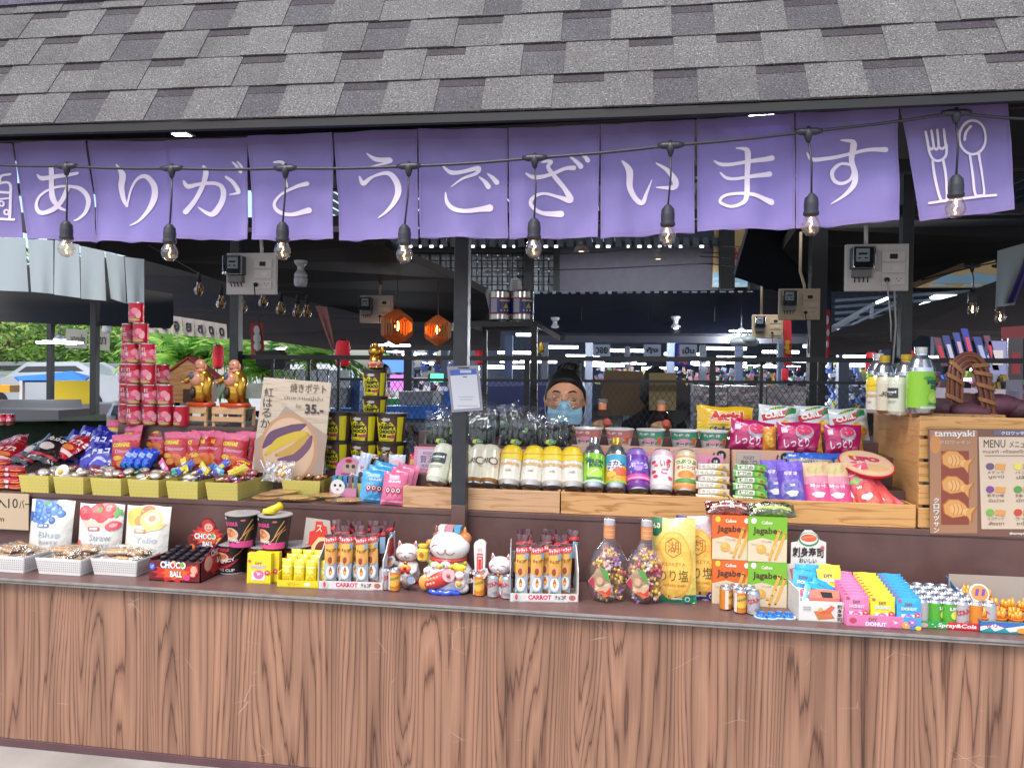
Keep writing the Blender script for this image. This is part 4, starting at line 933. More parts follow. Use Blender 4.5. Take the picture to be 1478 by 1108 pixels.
# hanging packets at the right
for i,(x0,y0,x1,y1,w,c)in enumerate(((1352,487,1364,528,9,'6a3050'),(1365,484,1378,530,9,'2c3a86'),(1380,480,1392,526,8,'3446a0'),(1392,474,1404,520,8,'2a3aa8'),(1410,486,1424,530,10,'333f8c'),(1424,484,1438,534,8,'6a3a5c'),(1440,492,1440,540,24,'8d8fc0'),(1466,488,1466,560,20,'2a2430'))):
    c_=at(x0,y0,3.4);d_=at(x1,y1,3.4);k=mpp(c_);b=B();u=Vector(((w/2)*k,0,0));b.hull([c_-u,c_+u,d_+u,d_-u],[q_+Vector((0,.012,0))for q_ in(c_-u,c_+u,d_+u,d_-u)],M(c,rough=.25,coat=.5))
    m_=c_*.5+d_*.5;e_=(d_-c_)*.22;b.hull([m_-e_-u*.6,m_-e_+u*.6,m_+e_+u*.6,m_+e_-u*.6],[q_-Vector((0,.002,0))for q_ in(m_-e_-u*.6,m_-e_+u*.6,m_+e_+u*.6,m_+e_-u*.6)],M(('c04050','c8cce0','d0b0c0','e04a60','b0b8e0','c84060','d8d0d0','7a2028')[i],rough=.3))
    tag(b.obj('hanging_packet'),f'long glossy packet hanging under the right roof, {nth(i, 8)} of eight'.replace(', of',' of'),'packet','glossy packets hanging under the right roof')
slab('red_poster',[(1446,472,4.2),(1480,470,4.2),(1480,488,4.2),(1446,490,4.2)],M('6a2028',rough=.6),'dark red poster above the hanging packets at the right edge','poster',(0,.01,0))
cloth('notice_card',((1452,548),(1476,548),(1476,588),(1452,588)),2.6,M('a8a0b0',rough=.6),'lilac notice card beside the basket handle at the right edge','card',None,1,[RECT(20,30+i*8,80,33+i*8,M('8a7a90'))for i in range(4)],amp=.002)
slab('green_turf_table',[(1330,588,3.0),(1480,592,3.0),(1480,640,3.0),(1330,640,3.0)],M('1d3a20',rough=.95,bump=1,bscale=200),'table skirted with green turf behind the sweet potato basket','table',(0,.6,0))
slab('white_fold_table',[(1345,560,4.2),(1460,562,4.2),(1460,585,4.2),(1345,583,4.2)],M('a49aa6',rough=.6),'pale counter front far behind the basket handle','counter',(0,.5,0))
# hanging cooker lid (white appliance)
p=at(1074,494,3.4);k=mpp(p);b=B();b.ball((0,0,0),21*k,.1,9*k,M('b4c4cc',rough=.35),20,10,lambda q_,d:Vector((q_.x,q_.y,max(q_.z,-5*k))));b.obj
b.ball((4*k,-.05,3*k),12*k,.07,7*k,M('a8bac2',rough=.35),16,8);b.tube([Vector((-6*k,0,7*k)),Vector((-2*k,0,16*k)),Vector((2*k,0,18*k)),Vector((6*k,0,8*k))],1.2*k,M('c0ccd2',rough=.4),8)
o=b.obj('hanging_appliance');o.location=p;tag(o,'pale blue plastic appliance hanging below the small beige meter board','appliance')

# ================================================================ outdoors at the left
WALLW=M('b8b0a6',rough=.8,var=.1)
slab('boundary_wall',[(-80,526,21),(520,532,21),(520,585,21),(-80,582,21)],WALLW,'low pale boundary wall in front of the trees at the left','wall',(0,.3,0))
slab('green_fence',[(60,516,21.6),(250,518,21.6),(250,532,21.6),(60,530,21.6)],M('5f9a86',rough=.7,var=.15),'teal sheet fence beyond the boundary wall','fence',(0,.1,0))
slab('white_shed',[(80,510,22),(150,510,22),(150,523,22),(78,522,22)],M('c8cdd0',rough=.6),'low white shed roof between the trees','shed',(0,2,.5))
slab('yellow_board',[(79,549,3.5),(134,549,3.5),(134,583,3.5),(79,582,3.5)],M('e3c40c',rough=.5),'plain bright yellow board beside the left dark post','board',(0,.02,0))
slab('grey_counter',[(78,583,3.45),(175,583,3.45),(175,640,3.45),(78,640,3.45)],M('8b8890',rough=.6),'pale grey counter below the yellow board','counter',(0,.5,0))
slab('turf_counter',[(-60,610,1.9),(88,607,1.9),(90,603,2.0),(120,600,2.2),(168,607,2.2),(172,690,1.9),(-60,690,1.9)],M('152a16',rough=1,bump=1,bscale=300,var=.3,vscale=60),'counter skirted with dark green artificial turf at the left','counter',(0,.3,0))
slab('dark_griddle',[(-60,590,2.2),(84,592,2.2),(85,612,2.05),(-60,616,2.05)],M('2a2a30',rough=.7),'dark grey griddle box on the turf counter at the left','griddle',(0,.3,0))
slab('grey_worktop',[(-60,578,3.0),(78,578,3.0),(78,592,2.6),(-60,592,2.6)],M('34343a',rough=.8),'grey worktop behind the griddle at the far left','worktop',(0,.3,0))
slab('yellow_tray',[(-10,555,3.0),(14,556,3.0),(14,566,3.0),(-10,566,3.0)],M('e0a21a',rough=.4),'amber plastic tray at the far left edge','tray',(0,.1,0))
# blue gazebo
gz=thing('blue_canopy','bright blue market canopy beyond the parked cars','canopy')
b=B();P_=[at(28,549,9),at(122,549,9),at(130,543,12),at(20,543,12)];ap=at(104,535,10.5)
BLU=M('1f74d8',rough=.6);b.add(P_+[ap,at(60,540,10.5)],[[0,1,4,5],[1,2,4],[2,3,5,4],[3,0,5]],BLU);b.add([v-Vector((0,0,.03))for v in P_+[ap,at(60,540,10.5)]],[[5,4,1,0],[4,2,1],[4,5,3,2],[5,0,3]],BLU);b.obj('canopy',gz)
for x in(30,120):
    b=B();p=at(x,549,9);b.box(p.x-.03,p.x+.03,9,9.06,0,p.z,PLW);b.obj('leg',gz)
# parked cars
def car(px,Y,label,col,rz):
    p=at(px,560,Y);t=thing('parked_car',label,'car',(p.x,Y,0),rz);prof=[(-2.1,.35),(-2.15,.75),(-1.9,.95),(-1.1,1.02),(-.55,1.45),(.9,1.5),(1.55,1.15),(2.05,1.05),(2.15,.75),(2.12,.35)]
    b=B();V=[];
    for s,ins in((-.88,0),(-.80,1),(.80,1),(.88,0)):
        for x,z in prof:V.append((x,s*(.9 if z>1.2 else 1),z))
    n=len(prof);fs=[[k*n+i,k*n+i+1,(k+1)*n+i+1,(k+1)*n+i]for k in range(3)for i in range(n-1)]+[list(range(n)),list(range(3*n,4*n))[::-1]]
    b.add(V,fs,col);b.obj('body',t,.05)
    b=B();gl=M('20262c',rough=.1)
    for s in(-.83,.83):b.hull([Vector((-1.0,s,1.04)),Vector((-.55,s*.95,1.38)),Vector((.85,s*.95,1.42)),Vector((1.35,s,1.12))],[Vector((-1.0,s*1.03,1.04)),Vector((-.55,s*1.0,1.38)),Vector((.85,s*1.0,1.42)),Vector((1.35,s*1.03,1.12))],gl)
    b.hull([Vector((-1.08,-.7,1.06)),Vector((-1.08,.7,1.06)),Vector((-.62,.62,1.42)),Vector((-.62,-.62,1.42))],[Vector((-1.12,-.7,1.07)),Vector((-1.12,.7,1.07)),Vector((-.66,.62,1.44)),Vector((-.66,-.62,1.44))],gl);b.obj('window',t)
    for x in(-1.35,1.35):
        for s in(-.82,.82):
            b=B();b.lathe([(.1,-.1),(.32,-.09),(.33,0),(.32,.09),(.1,.1)],M('1a1a1c',rough=.8),18,Matrix.Translation((x,s,.33))@Matrix.Rotation(PI/2,4,'X'));b.obj('wheel',t)
    for s in(-.6,.6):
        b=B();b.ball((-2.1,s,.78),.06,.18,.09,M('d8dce0',rough=.1));b.obj('headlight',t)
WC=M('c8ccd2',rough=.25,coat=.6)
car(20,19,'white parked car at the far left edge under the trees',WC,.35);car(88,18,'silver parked car in front of the blue canopy',M('a8b0b8',rough=.25,coat=.6),.2);car(180,20,'grey parked car seen between the left post and the tin tower',M('7a828a',rough=.3,coat=.5),.1)
car(440,16,'white parked car seen through the partition above the potato poster',WC,.1)
# trees
def leaves(b,c,rx,ry,rz,n,size,cols,r_,clumps=16):
    C_=[Vector((r_.gauss(0,.45),r_.gauss(0,.45),r_.gauss(0,.45)))for _ in range(clumps)]
    for i in range(n):
        q_=r_.choice(C_)+Vector((r_.gauss(0,.17),r_.gauss(0,.17),r_.gauss(0,.17)));p=Vector((c.x+q_.x*rx,c.y+q_.y*ry,c.z+q_.z*rz))
        a=Vector((r_.uniform(-1,1),r_.uniform(-1,1),r_.uniform(-.6,.6))).normalized();u=a.orthogonal().normalized();s=size*r_.uniform(.6,1.4)
        b.add([p-a*s,p+u*s*.35,p+a*s,p-u*s*.35],[[0,1,2,3]],r_.choice(cols))
def tree(px,py,Y,h,label,seed,cols=('64883a','86a050','4c6c30','a4b868'),rx=2.2,rz=1.8,n=3200):
    r_=random.Random(seed);p=at(px,545,Y);p.z=0;c=at(px,py,Y);t=thing('tree',label,'tree',p);b=B();q_=Vector((0,0,0));ct_=c-p
    BK=M('7a6450',rough=.9,bump=.5,bscale=8);b.tube([Vector((0,0,0)),ct_*.3+Vector((.15,0,0)),ct_*.7+Vector((-.1,0,0)),ct_],[.22,.17,.12,.05],BK,8)
    for k in range(7):
        a=r_.uniform(0,2*PI);s0=ct_*r_.uniform(.35,.75);b.tube([s0,s0+Vector((math.cos(a)*.6,math.sin(a)*.6,.6)),s0+Vector((math.cos(a)*rx*.7,math.sin(a)*rx*.7,rz*.7))],[.08,.05,.015],BK,6)
    b.obj('trunk',t);b=B();leaves(b,ct_,rx,rx,rz,int(n*1.4),.12,[M(x,rough=.6,k=1.25,trans=.45)for x in cols],r_,34);b.obj('crown',t)
tree(20,470,20,4,'leafy green tree with pale trunk behind the cars at the far left',1,rx=4.4,rz=3,n=6500);tree(-50,500,22,4,'dark green tree at the very left edge',2,('3c6420','4f7a26','2e5018'),3,2.6);tree(95,470,26,4,'tall green tree behind the petal lamp',3,rx=4.4,rz=3.2,n=4200)
tree(165,500,22,3,'bright green tree between the paper signs and the tin tower',4,('6f9c32','8ab446','55822a'),3.4,3);tree(215,495,24,4,'green tree just behind the tin tower',5,rx=3.6,rz=3.2)
def palm(px,py,Y,label,seed,s=.95):
    r_=random.Random(seed);p=at(px,py,Y);base=Vector((p.x,p.y,0));t=thing('palm_bush',label,'palm',base);b=B();b.tube([Vector((0,0,0)),Vector((.1,0,p.z*.5)),Vector((0,0,p.z))],[.14,.1,.08],M('6a5a44',rough=.9),8);b.obj('trunk',t);b=B();cols=[M(x,rough=.5,k=1.3,trans=.45)for x in('6a9a3a','86b050','4f8030')]
    for k in range(22):
        a=r_.uniform(0,2*PI);el=r_.uniform(.1,1.2);L=s*r_.uniform(.8,1.3);pv=Vector((0,0,p.z));d=Vector((math.cos(a)*math.cos(el),math.sin(a)*math.cos(el),math.sin(el)));m=r_.choice(cols)
        for j in range(9):
            nx=pv+d*L/9;d=(d+Vector((0,0,-.16))).normalized();sd_=d.cross(Vector((0,0,1))).normalized()
            for sg in(-1,1):b.add([pv,nx,nx+sd_*sg*L*.2*(1-j/12)-Vector((0,0,.08))+d*.12],[[0,1,2]],m)
            pv=nx
    b.obj('fronds',t)
palm(262,520,9,'low green palm beyond the rail left of the small red lantern',1);palm(295,515,10.5,'green palm right behind the pennants',2,1.15);palm(240,515,12,'palm partly behind the tin tower',3,1.1);palm(345,525,10,'palm seen behind the post with the meter board',4);palm(385,540,9,'low palm above the corner of the potato poster',5,1.0);palm(450,520,11,'palm seen through the mesh left of the red lantern',6,1.4)
slab('teal_fence',[(230,540,12),(360,541,12),(360,556,12),(230,556,12)],M('7fb0ac',rough=.6,var=.2),'teal and white fence behind the palms','fence',(0,.1,0))
slab('white_fence',[(225,552,9.5),(380,553,9.5),(380,575,9.5),(225,575,9.5)],M('bfc4c2',rough=.6,var=.15,vscale=6),'low white fence behind the gilded statues','fence',(0,.1,0))
t=thing('white_fence','white slatted fence seen through the mesh left of the red lantern','fence')
for i in range(7):
    x=395+i*16;slab('fence_panel',[(x,534,9),(x+13,534,9),(x+13,575,9),(x,575,9)],M('b4bcc4',rough=.5,var=.2,vscale=9),None,None,(0,.05,0),parent=t)
slab('black_bag',[(368,507,1.95),(402,505,1.95),(412,520,1.95),(410,533,1.95),(382,533,1.95),(370,528,1.95)],M('16161a',rough=.6,bump=.5),'black bag hanging on the rail above the potato poster','bag',(0,.08,0))

# ================================================================ goods: builders
def on(px,Y,Z):  # point at depth Y and height Z in the column px
    dy,dz=Y-CAM.y,Z-CAM.z;a=px-PW/2
    X=(a*(dy*FWD.y+dz*FWD.z)-FP*(dy*RGT.y+dz*RGT.z))/(FP*RGT.x-a*FWD.x);return Vector((X,Y,Z))
def S(px,py):return atz(px,py,SZ)
def D(px,py):return atz(px,py,DZ)
WHT=M('e8e6e2',rough=.4);CRD=M('d9d5d0',rough=.6);BLKP=M('1c1a1c',rough=.35);FILM=clear('clear_film','ffffff',.10,.14,.7,22)
GOLD=M('c8963a',rough=.28,metal=.85);SILV=M('c6c6ca',rough=.25,metal=.9);PAPER=M('c8b294',rough=.75)
HX=lambda*a:[M(x,rough=.35)for x in a]
def bag(w,h,t,base,shapes=(),seed=0,wr=.003,rough=.32,back=None,gus=0,m=None):
    """pillow or stand-up pouch with printed front; front faces -y, foot at z = 0"""
    b=B();NX,NY=14,18;m=m or M(base,rough=rough,coat=.35,bump=.25,bscale=70);g=[[None]*(NX+1)for _ in range(NY+1)]
    for j in range(NY+1):
        v=j/NY
        for i in range(NX+1):
            u=i/NX;e=(1-abs(2*u-1)**3);k=(1-abs(2*v-1)**4)if not gus else(1-v**3)*(1 if v>.03 else .9)
            wv=noise.noise(Vector((u*5+seed,v*7,seed*1.3)))*wr*(1.6 if(v<.12 or v>.88)else 1)+.5*noise.noise(Vector((u*11,v*13+seed,2)))*wr
            sh=.012*math.sin(u*9+seed)*(v>.93)*w
            pinch=1-.035*k
            g[j][i]=Vector(((u-.5)*w*pinch,-(t/2)*e*k+wv*(1 if 0<i<NX else .3),v*h+sh))
    vs=[p for r_ in g for p in r_];n=len(vs);fs=[[j*(NX+1)+i,j*(NX+1)+i+1,(j+1)*(NX+1)+i+1,(j+1)*(NX+1)+i]for j in range(NY)for i in range(NX)]
    b.add(vs,fs,m,True);b.add([Vector((p.x,max(-p.y,.0012)if not gus else-p.y+.001,p.z))for p in vs],[f[::-1]for f in fs],back or m,True)
    H=100*h/w
    def mp(x,y,o):
        fu=min(max(x/100,0),.9999)*NX;fv=min(max(y/H,0),.9999)*NY;i,j=int(fu),int(fv);a,c=fu-i,fv-j
        p=(g[j][i]*(1-a)+g[j][i+1]*a)*(1-c)+(g[j+1][i]*(1-a)+g[j+1][i+1]*a)*c;return p-Vector((0,o,0))
    if shapes:b.art(shapes,mp,cx=[100*i/NX for i in range(1,NX)],cy=[H*j/NY for j in range(1,NY)],base=.0007,step=.0002)
    return b
def carton(w,h,d,base,shapes=(),side=None,rough=.5,top=None):
    b=B();m=M(base,rough=rough);b.box(-w/2,w/2,0,d,0,h,m)
    if side:b.box(w/2,w/2+.0006,.001,d-.001,.001,h-.001,side)
    if top:b.box(-w/2+.001,w/2-.001,.001,d-.001,h,h+.0006,top)
    if shapes:b.art(shapes,flat(w),base=.0006,step=.00025)
    return b
def can(r,h,prof,shapes=(),span=2.4,hh=100,n=30,z0=0,z1=None):
    b=B();b.lathe(prof,SILV,n);z1=z1 or h
    if shapes:b.art(shapes,cyl(r+.0003,r+.0003,z0,z1,hh,span),cx=CX10,base=.0006,step=.0002)
    return b
def proto(name,b,cat):return Proto(b.obj(name),cat)
def step(x0,x1,Y0,Y1,Z,label):
    a,c=on(x0,Y0,Z),on(x1,Y0,Z);b=B();b.box(a.x,c.x,Y0,Y1,DZ+.0005,Z,BROWN);return tag(b.obj('display_step',None,.002),label,'step')

# ================================================================ lower shelf, from the left
b=B();p=S(0,806);q=RY-.006
pa,pb=at(-70,758,q-.02),at(41,765,q-.02);b.box(pa.x,pb.x,0,.004,0,.12,PAPER);c_=Vector((pa.x,q-.012,SZ+.045))
def cm(x,y,o):p=at(x,y,q-.012);return Vector((p.x,-o,p.z))-Vector((0,0,c_.z))
w_=B();x0=at(-70,760,q-.012).x;x1=at(41,760,q-.012).x;zt=at(20,712,q-.012).z;zb=at(20,764,q-.012).z
w_.box(x0,x1,0,.004,zb,zt,PAPER);INKD=M('2a2420',rough=.8)
def fx(px,py,w,h,s):vs,fs,tw,th=text2d(s,.0);return([(px+v[0]/tw*w,py-v[1]/th*h)for v in vs],fs,INKD)
w_.art([fx(-14,733,24,15,'1入'),fx(12,733,14,14,'10'),fx(28,733,15,12,'バー'),fx(-8,752,14,5,'cm')],lambda x,y,o:Vector((at(x,y,q-.012).x,-o,at(x,y,q-.012).z)))
o=w_.obj('price_card');o.location=(0,q-.012,0);tag(o,'beige handwritten card reading 10 leaning on the riser at the left edge','price card')
# white perforated trays
def tray_proto(w,d,h):
    t=thing('plastic_tray',None,None);b=B();m=WHT;r0=.9
    A=[Vector((s*w/2*r0,e*d/2*r0,.001))for s,e in((-1,-1),(1,-1),(1,1),(-1,1))];C_=[Vector((s*w/2,e*d/2,h))for s,e in((-1,-1),(1,-1),(1,1),(-1,1))]
    for i in range(4):
        a0,a1,c0,c1=A[i],A[(i+1)%4],C_[i],C_[(i+1)%4];N=(a1-a0).cross(c0-a0).normalized()*-.002
        b.hull([a0,a1,c1,c0],[v+N*-1 for v in(a0,a1,c1,c0)],m)
        hole=M('a8a29c',rough=.8);nx=int((a1-a0).length/.0075)
        for j in range(5):
            for k in range(nx):
                f0=(k+.25)/nx;f1=(k+.75)/nx;g0=.2+j*.145;g1=g0+.075;Q=lambda f,g:(a0*(1-f)+a1*f)*(1-g)+(c0*(1-f)+c1*f)*g-N*1.2
                b.add([Q(f0,g0),Q(f1,g0),Q(f1,g1),Q(f0,g1)],[[0,1,2,3]],hole)
    b.add(A,[[0,1,2,3]],m);b.obj('basket',t);b=B();b.tube([v+Vector((0,0,0))for v in C_],.003,m,6,close=True);b.obj('rim',t);return Proto(t,'tray')
wf=B();r_=random.Random(4)
for k in range(3):wf.tube([Vector((-.045,k*.013-.013,.006)),Vector((.045,k*.013-.013,.006))],[.0062,.0062],M(('c89a66','b98654','d2aa78')[k],rough=.7,var=.2,vscale=80),8)
wf.add([(-.06,-.024,.004),(.06,-.024,.004),(.058,.024,.006),(-.058,.024,.006),(-.05,-.018,.015),(.05,-.018,.015),(.05,.018,.0155),(-.05,.018,.0155)],[[0,1,5,4],[1,2,6,5],[2,3,7,6],[3,0,4,7],[4,5,6,7]],FILM)
WF=proto('wrapped_wafer_rolls',wf,'snack pack')
TR=tray_proto(.185,.16,.058)
for i,(x,y)in enumerate(((6,825),(87,829),(167,830))):
    p=S(x,y);p.y+=.07;wd=('leftmost','middle','rightmost')[i]
    TR.put(p,f'{wd} of the three white perforated plastic trays of wrapped wafer rolls','white perforated trays',sc=(.98,1,1))
    for k in range(15):WF.put(p+Vector((r_.uniform(-.03,.03),r_.uniform(-.035,.045),.03+k*.003)),f'clear packet of tan wafer rolls in the {wd} white tray',f'wafer roll packets in the {wd} white tray',r_.uniform(-.7,.7),r_.uniform(-.15,.15),r_.uniform(-.12,.12))
# fruit pouches
def berries(cx,cy,rx,ry,n,cols,seed,r0=7):
    q=random.Random(seed);o=[]
    for i in range(n):
        a=q.uniform(0,2*PI);f=q.random()**.5;x,y=cx+rx*f*math.cos(a),cy+ry*f*math.sin(a);r=r0*q.uniform(.8,1.2)
        c1,c2=cols[i%len(cols)];o+=[ELL(x,y,r,r,M(c1,rough=.4),10),ELL(x-r*.2,y+r*.25,r*.5,r*.45,M(c2,rough=.4),8)]
    return o
PW_='d9d6cc'
def fruitbag(w,h,fr,acc,word1,word2,seed):
    H=100*h/w;sh=fr(H)+[POLY([(0,8),(14,30),(22,20),(14,0),(0,0)],M('d8a860')),ELL(9,22,8,12,M('c89048'),10,wob=.2),RECT(32,H*.56,58,H*.62,M(acc)),RECT(36,H*.575,54,H*.605,M('f0e0e0'))]
    sh+=[TXT(word1,38,H*.40,46,13,M('b6bcc4' if seed!=2 else '9aa0aa',metal=.3,rough=.3),.01),TXT(word2,42,H*.27,40,13,M('f2f2f4',metal=.2,rough=.2)if seed==3 else M('aab0ba',metal=.3,rough=.3),.01),TXT('酱芯挞',30,H*.10,52,17,M('55504e'),-.005)]
    return bag(w,h,.075,PW_,sh,seed,.0015,.45,M('b4b4b4',rough=.4),1)
W3=.16
blue=[('4a74b8','7fa6dc'),('3a5f9e','6a92cc'),('5684c4','90b4e4')]
f1=fruitbag(W3,.205,lambda H:[POLY([(14,H*.7),(10,H),(60,H),(55,H*.75)],M('6c8cc0'))]+berries(48,H*.76,36,H*.13,26,blue,1)+berries(30,H*.92,18,7,7,blue,2)+[ELL(40,H*.95,7,4,M('5a9a48')),ELL(6,H*.73,8,10,M('3d5f9c'))],'5a78b8','Blue','berry',1)
f2=fruitbag(.155,.2,lambda H:[POLY([(10,H*.72),(88,H*.74),(80,H*.62),(24,H*.6)],M('d8b0a0')),]+berries(45,H*.86,34,H*.09,9,[('cc3a44','e66a6c'),('d84850','f08a84')],3,15)+[ELL(50,H*.9,6,5,M('5c9a4c')),ELL(90,H*.86,9,10,M('66a058'),wob=.5),ELL(84,H*.64,15,10,M('e0555c'),a=.3),ELL(85,H*.65,8,4,M('f0a0a0'),a=.3),ELL(9,42,8,10,M('d85a50'))],'d04a50','Straw','berry',2)
f3=fruitbag(.16,.2,lambda H:[ELL(26,H*.82,22,20,M('e8b458')),ELL(52,H*.90,17,12,M('e8704c')),ELL(40,H*.76,13,11,M('e88a50')),ELL(64,H*.78,24,19,M('eec878')),ELL(66,H*.79,17,13,M('f4dca0')),ELL(66,H*.8,8,7,M('cc8a78')),POLY([(50,H*.66),(96,H*.72),(88,H*.63),(60,H*.58)],M('eaca78'))],'e07848','Yello','Peaches',3)
for b_,x,y,lb,rz in((f1,70,786,'white stand-up pouch printed with blueberries behind the trays',.05),(f2,142,790,'white stand-up pouch printed with strawberries behind the trays',.12),(f3,209,796,'white stand-up pouch printed with yellow peaches behind the trays',.02)):
    p=on(x,.215,SZ);o=tag(b_.obj('fruit_pouch'),lb,'snack pouch','fruit pouches behind the white trays');o.location=p;o.rotation_euler=(-.12,0,rz);o.scale=(1.13,)*3
# choco ball display
def cball(w,header=True):
    return[TXT('CHOCO',0,0,1,1,WHT)]
DKR='6a1c20'
def chocologo(x,y,w,extra=True):
    return[TXT('CHOCO',x-1,y+w*.30,w+2,w*.28,M('2a1014'),.09),TXT('CHOCO',x,y+w*.31,w,w*.26,WHT,.05),ELL(x+w*.86,y+w*.46,w*.07,w*.09,M('6ab83c')),ELL(x+w*.5,y+w*.44,w*.06,w*.08,M('d8304c')),TXT('BALL',x+w*.38,y,w*.5,w*.24,M('2a1014'),.09),TXT('BALL',x+w*.39,y+.5,w*.48,w*.22,WHT,.05)]
def flame(cx,cy,rx,ry,n,m,ph=0):return POLY([(cx+rx*(1 if i%2 else .72)*math.cos(2*PI*i/n+ph),cy+ry*(1 if i%2 else .72)*math.sin(2*PI*i/n+ph))for i in range(n)],m)
cb=thing('display_box','dark red cardboard display box reading CHOCO BALL with small capped bottles','display box')
p=S(252,839);cb.location=p;k=mpp(p);bw=80*k;bd=.19;bh=32*k
b=B();b.box(-bw/2,bw/2,0,.003,0,bh*.9,M(DKR));b.box(-bw/2,-bw/2+.003,.003,bd,0,bh,M(DKR));b.hull([Vector((bw/2,.0,0)),Vector((bw/2,bd,0)),Vector((bw/2,bd,bh*1.9)),Vector((bw/2,0,bh*.9))],[Vector((bw/2-.003,.0,0)),Vector((bw/2-.003,bd,0)),Vector((bw/2-.003,bd,bh*1.9)),Vector((bw/2-.003,0,bh*.9))],M(DKR));b.box(-bw/2,bw/2,0,bd,0,.003,M(DKR))
b.art([flame(50,16,46,18,22,M('c42c28')),flame(52,15,30,12,18,M('e0622c')),ELL(36,30,6,6,M('3a8ad0')),ELL(48,33,5,5,M('e8c03c')),ELL(74,8,6,5,M('d83c80'))]+chocologo(22,8,50)+[ELL(7,26,6,7,M('3458b0')),TXT('LY',4,23,6,6,WHT),ELL(88,22,9,11,M('c8382c'),wob=.2),ELL(88,23,6,7,M('e8a890')),ELL(86,14,5,3,M('e8a890'))],flat(bw),base=.0006)
b.art([flame(50,30,40,26,18,M('c42c28')),ELL(26,30,14,14,M('e8a890'))]+chocologo(34,24,50),lambda x,y,o:Vector((bw/2+o,x/100*bd,y/100*bd)),base=.0006);b.obj('box',cb)
b=B();hw_=64*k;hh_=47*k;PL=lambda x,y,o:Vector(((x-50)/100*hw_+.012,bd-.004-o,bh*.9+y/100*hw_))
b.plate(POLY([(0,-8),(0,32),(12,34),(18,46),(26,52),(34,70),(46,78),(58,78),(68,66),(74,52),(86,40),(92,26),(100,22),(100,-8)],M(DKR)),PL,.003)
b.art([flame(50,34,44,26,26,M('c42c28')),flame(50,30,34,18,20,M('e8622c')),ELL(52,58,16,15,M('b8302c'),wob=.15),ELL(54,54,11,10,M('e8a890')),STROKE([(48,51,1.2),(54,48,2),(60,51,1.2)],M('7a2020')),ELL(50,56,1.6,1.6,DARK),ELL(58,56,1.6,1.6,DARK),ELL(12,6,8,7,M('e8742c')),ELL(86,24,8,7,M('e0a83c')),ELL(60,-1,7,6,M('e83c90')),ELL(34,8,5,4,M('3a8ad0'))]+chocologo(18,8,56),PL,base=.004,step=.0003);b.obj('header_card',cb)
mb=B();mb.lathe([(.009,0),(.0105,.003),(.0105,.026),(.008,.032),(.0085,.034)],M('5a2028',rough=.2,coat=.6),14);mb.lathe([(.0106,.008),(.0108,.022)],M('b8a8a4',rough=.4),14,cap=False)
mb.art([ELL(50,50,30,26,M('c83a3c')),TXT('CHOCO',22,40,56,20,WHT)],cyl(.0109,.0109,.008,.022,100,2.2),cx=CX10)
mb.lathe([(.0088,.033),(.0088,.045),(.008,.047)],M('26222a',rough=.3),14);MB_=proto('candy_bottle',mb,'bottle');mb=None
for j in range(5):
    for i in range(5):MB_.put(p+Vector((-bw/2+.019+i*(bw-.035)/4.2,.02+j*.032,.004+j*.006)),'small black capped bottle of chocolate balls in the CHOCO BALL box','capped bottles in the choco ball box',r_.uniform(-.6,.6),sc=1.35)
# noodle cups
def cup(r1,r0,h,col,top,lid,shapes,name='noodle_cup',cat='noodle cup'):
    b=B();b.lathe([(r0,0),(r0,.002),(r0,h*.08,M('26242a')),(r1,h-.004,col),(r1*1.05,h-.003,top),(r1*1.05,h,top),(r1*1.02,h+.001,lid),(0.0001,h+.001,lid)],col,32)
    b.art(shapes,cyl(r0+(r1-r0)*.02+.0004,r1+.0004,0,h,100,2.6),cx=CX10);return b
CUPA=[RECT(0,2,100,22,M('d8488c')),flame(34,40,34,30,18,M('26242a')),ELL(36,42,22,20,M('e0b090')),ELL(34,46,15,13,M('b86a3a'),wob=.15),ELL(28,50,6,5,M('d88a54')),ELL(42,44,7,6,M('d8985c')),TXT('NOODLE',14,66,44,12,M('e0508c'),.04,a=.08),TXT('BOWL',20,20,40,10,WHT,.04,a=-.05),STROKE([(66,30,2),(78,60,3),(92,86,3)],M('d8a45c')),STROKE([(60,24,2),(76,46,2),(96,70,2)],M('e0b468')),STROKE([(72,20,2),(84,50,3),(99,60,2)],M('c88a48')),ELL(70,86,6,3,M('c86a50')),ELL(20,90,8,4,M('a8a8ac'))]
CUPB=[flame(36,54,34,30,18,M('7a1c24')),ELL(36,58,22,17,M('e0b090')),ELL(32,60,9,9,M('b8643a')),ELL(44,62,9,8,M('c47444')),TXT('NOODLE',14,80,46,10,M('d84050'),.04),TXT('SPICY',34,36,44,11,WHT,.05,a=.3),STROKE([(10,30,6),(50,26,8),(80,50,5)],M('c03040')),TXT('BIG CUP',24,10,50,10,WHT,.03),STROKE([(70,60,2),(84,74,3),(96,90,2)],M('d8a45c')),RECT(0,1,100,4,M('c8c8c8'))]
LIDG=M('a8a6a8',rough=.3,metal=.3);CB_=M('2c2628',rough=.35)
ca=proto('noodle_cup',cup(.058,.045,.118,CB_,LIDG,LIDG,CUPA),'noodle cup');cbp=proto('noodle_cup',cup(.058,.045,.108,CB_,LIDG,LIDG,CUPB),'noodle cup')
for i,(x,y)in enumerate(((326,829),(372,833),(420,832))):p=S(x,y);p.y+=.05;cbp.put(p,f'black noodle cup on the shelf, {("leftmost", "middle", "rightmost")[i]} of the three lower cups','lower black noodle cups',.2*i)
for i,(x,w)in enumerate(((350,'left'),(397,'right'))):p=on(x,.17,SZ+.1095);ca.put(p,f'pink and black noodle cup, {w} one of the two stacked on top','upper pink noodle cups',-.1*i)
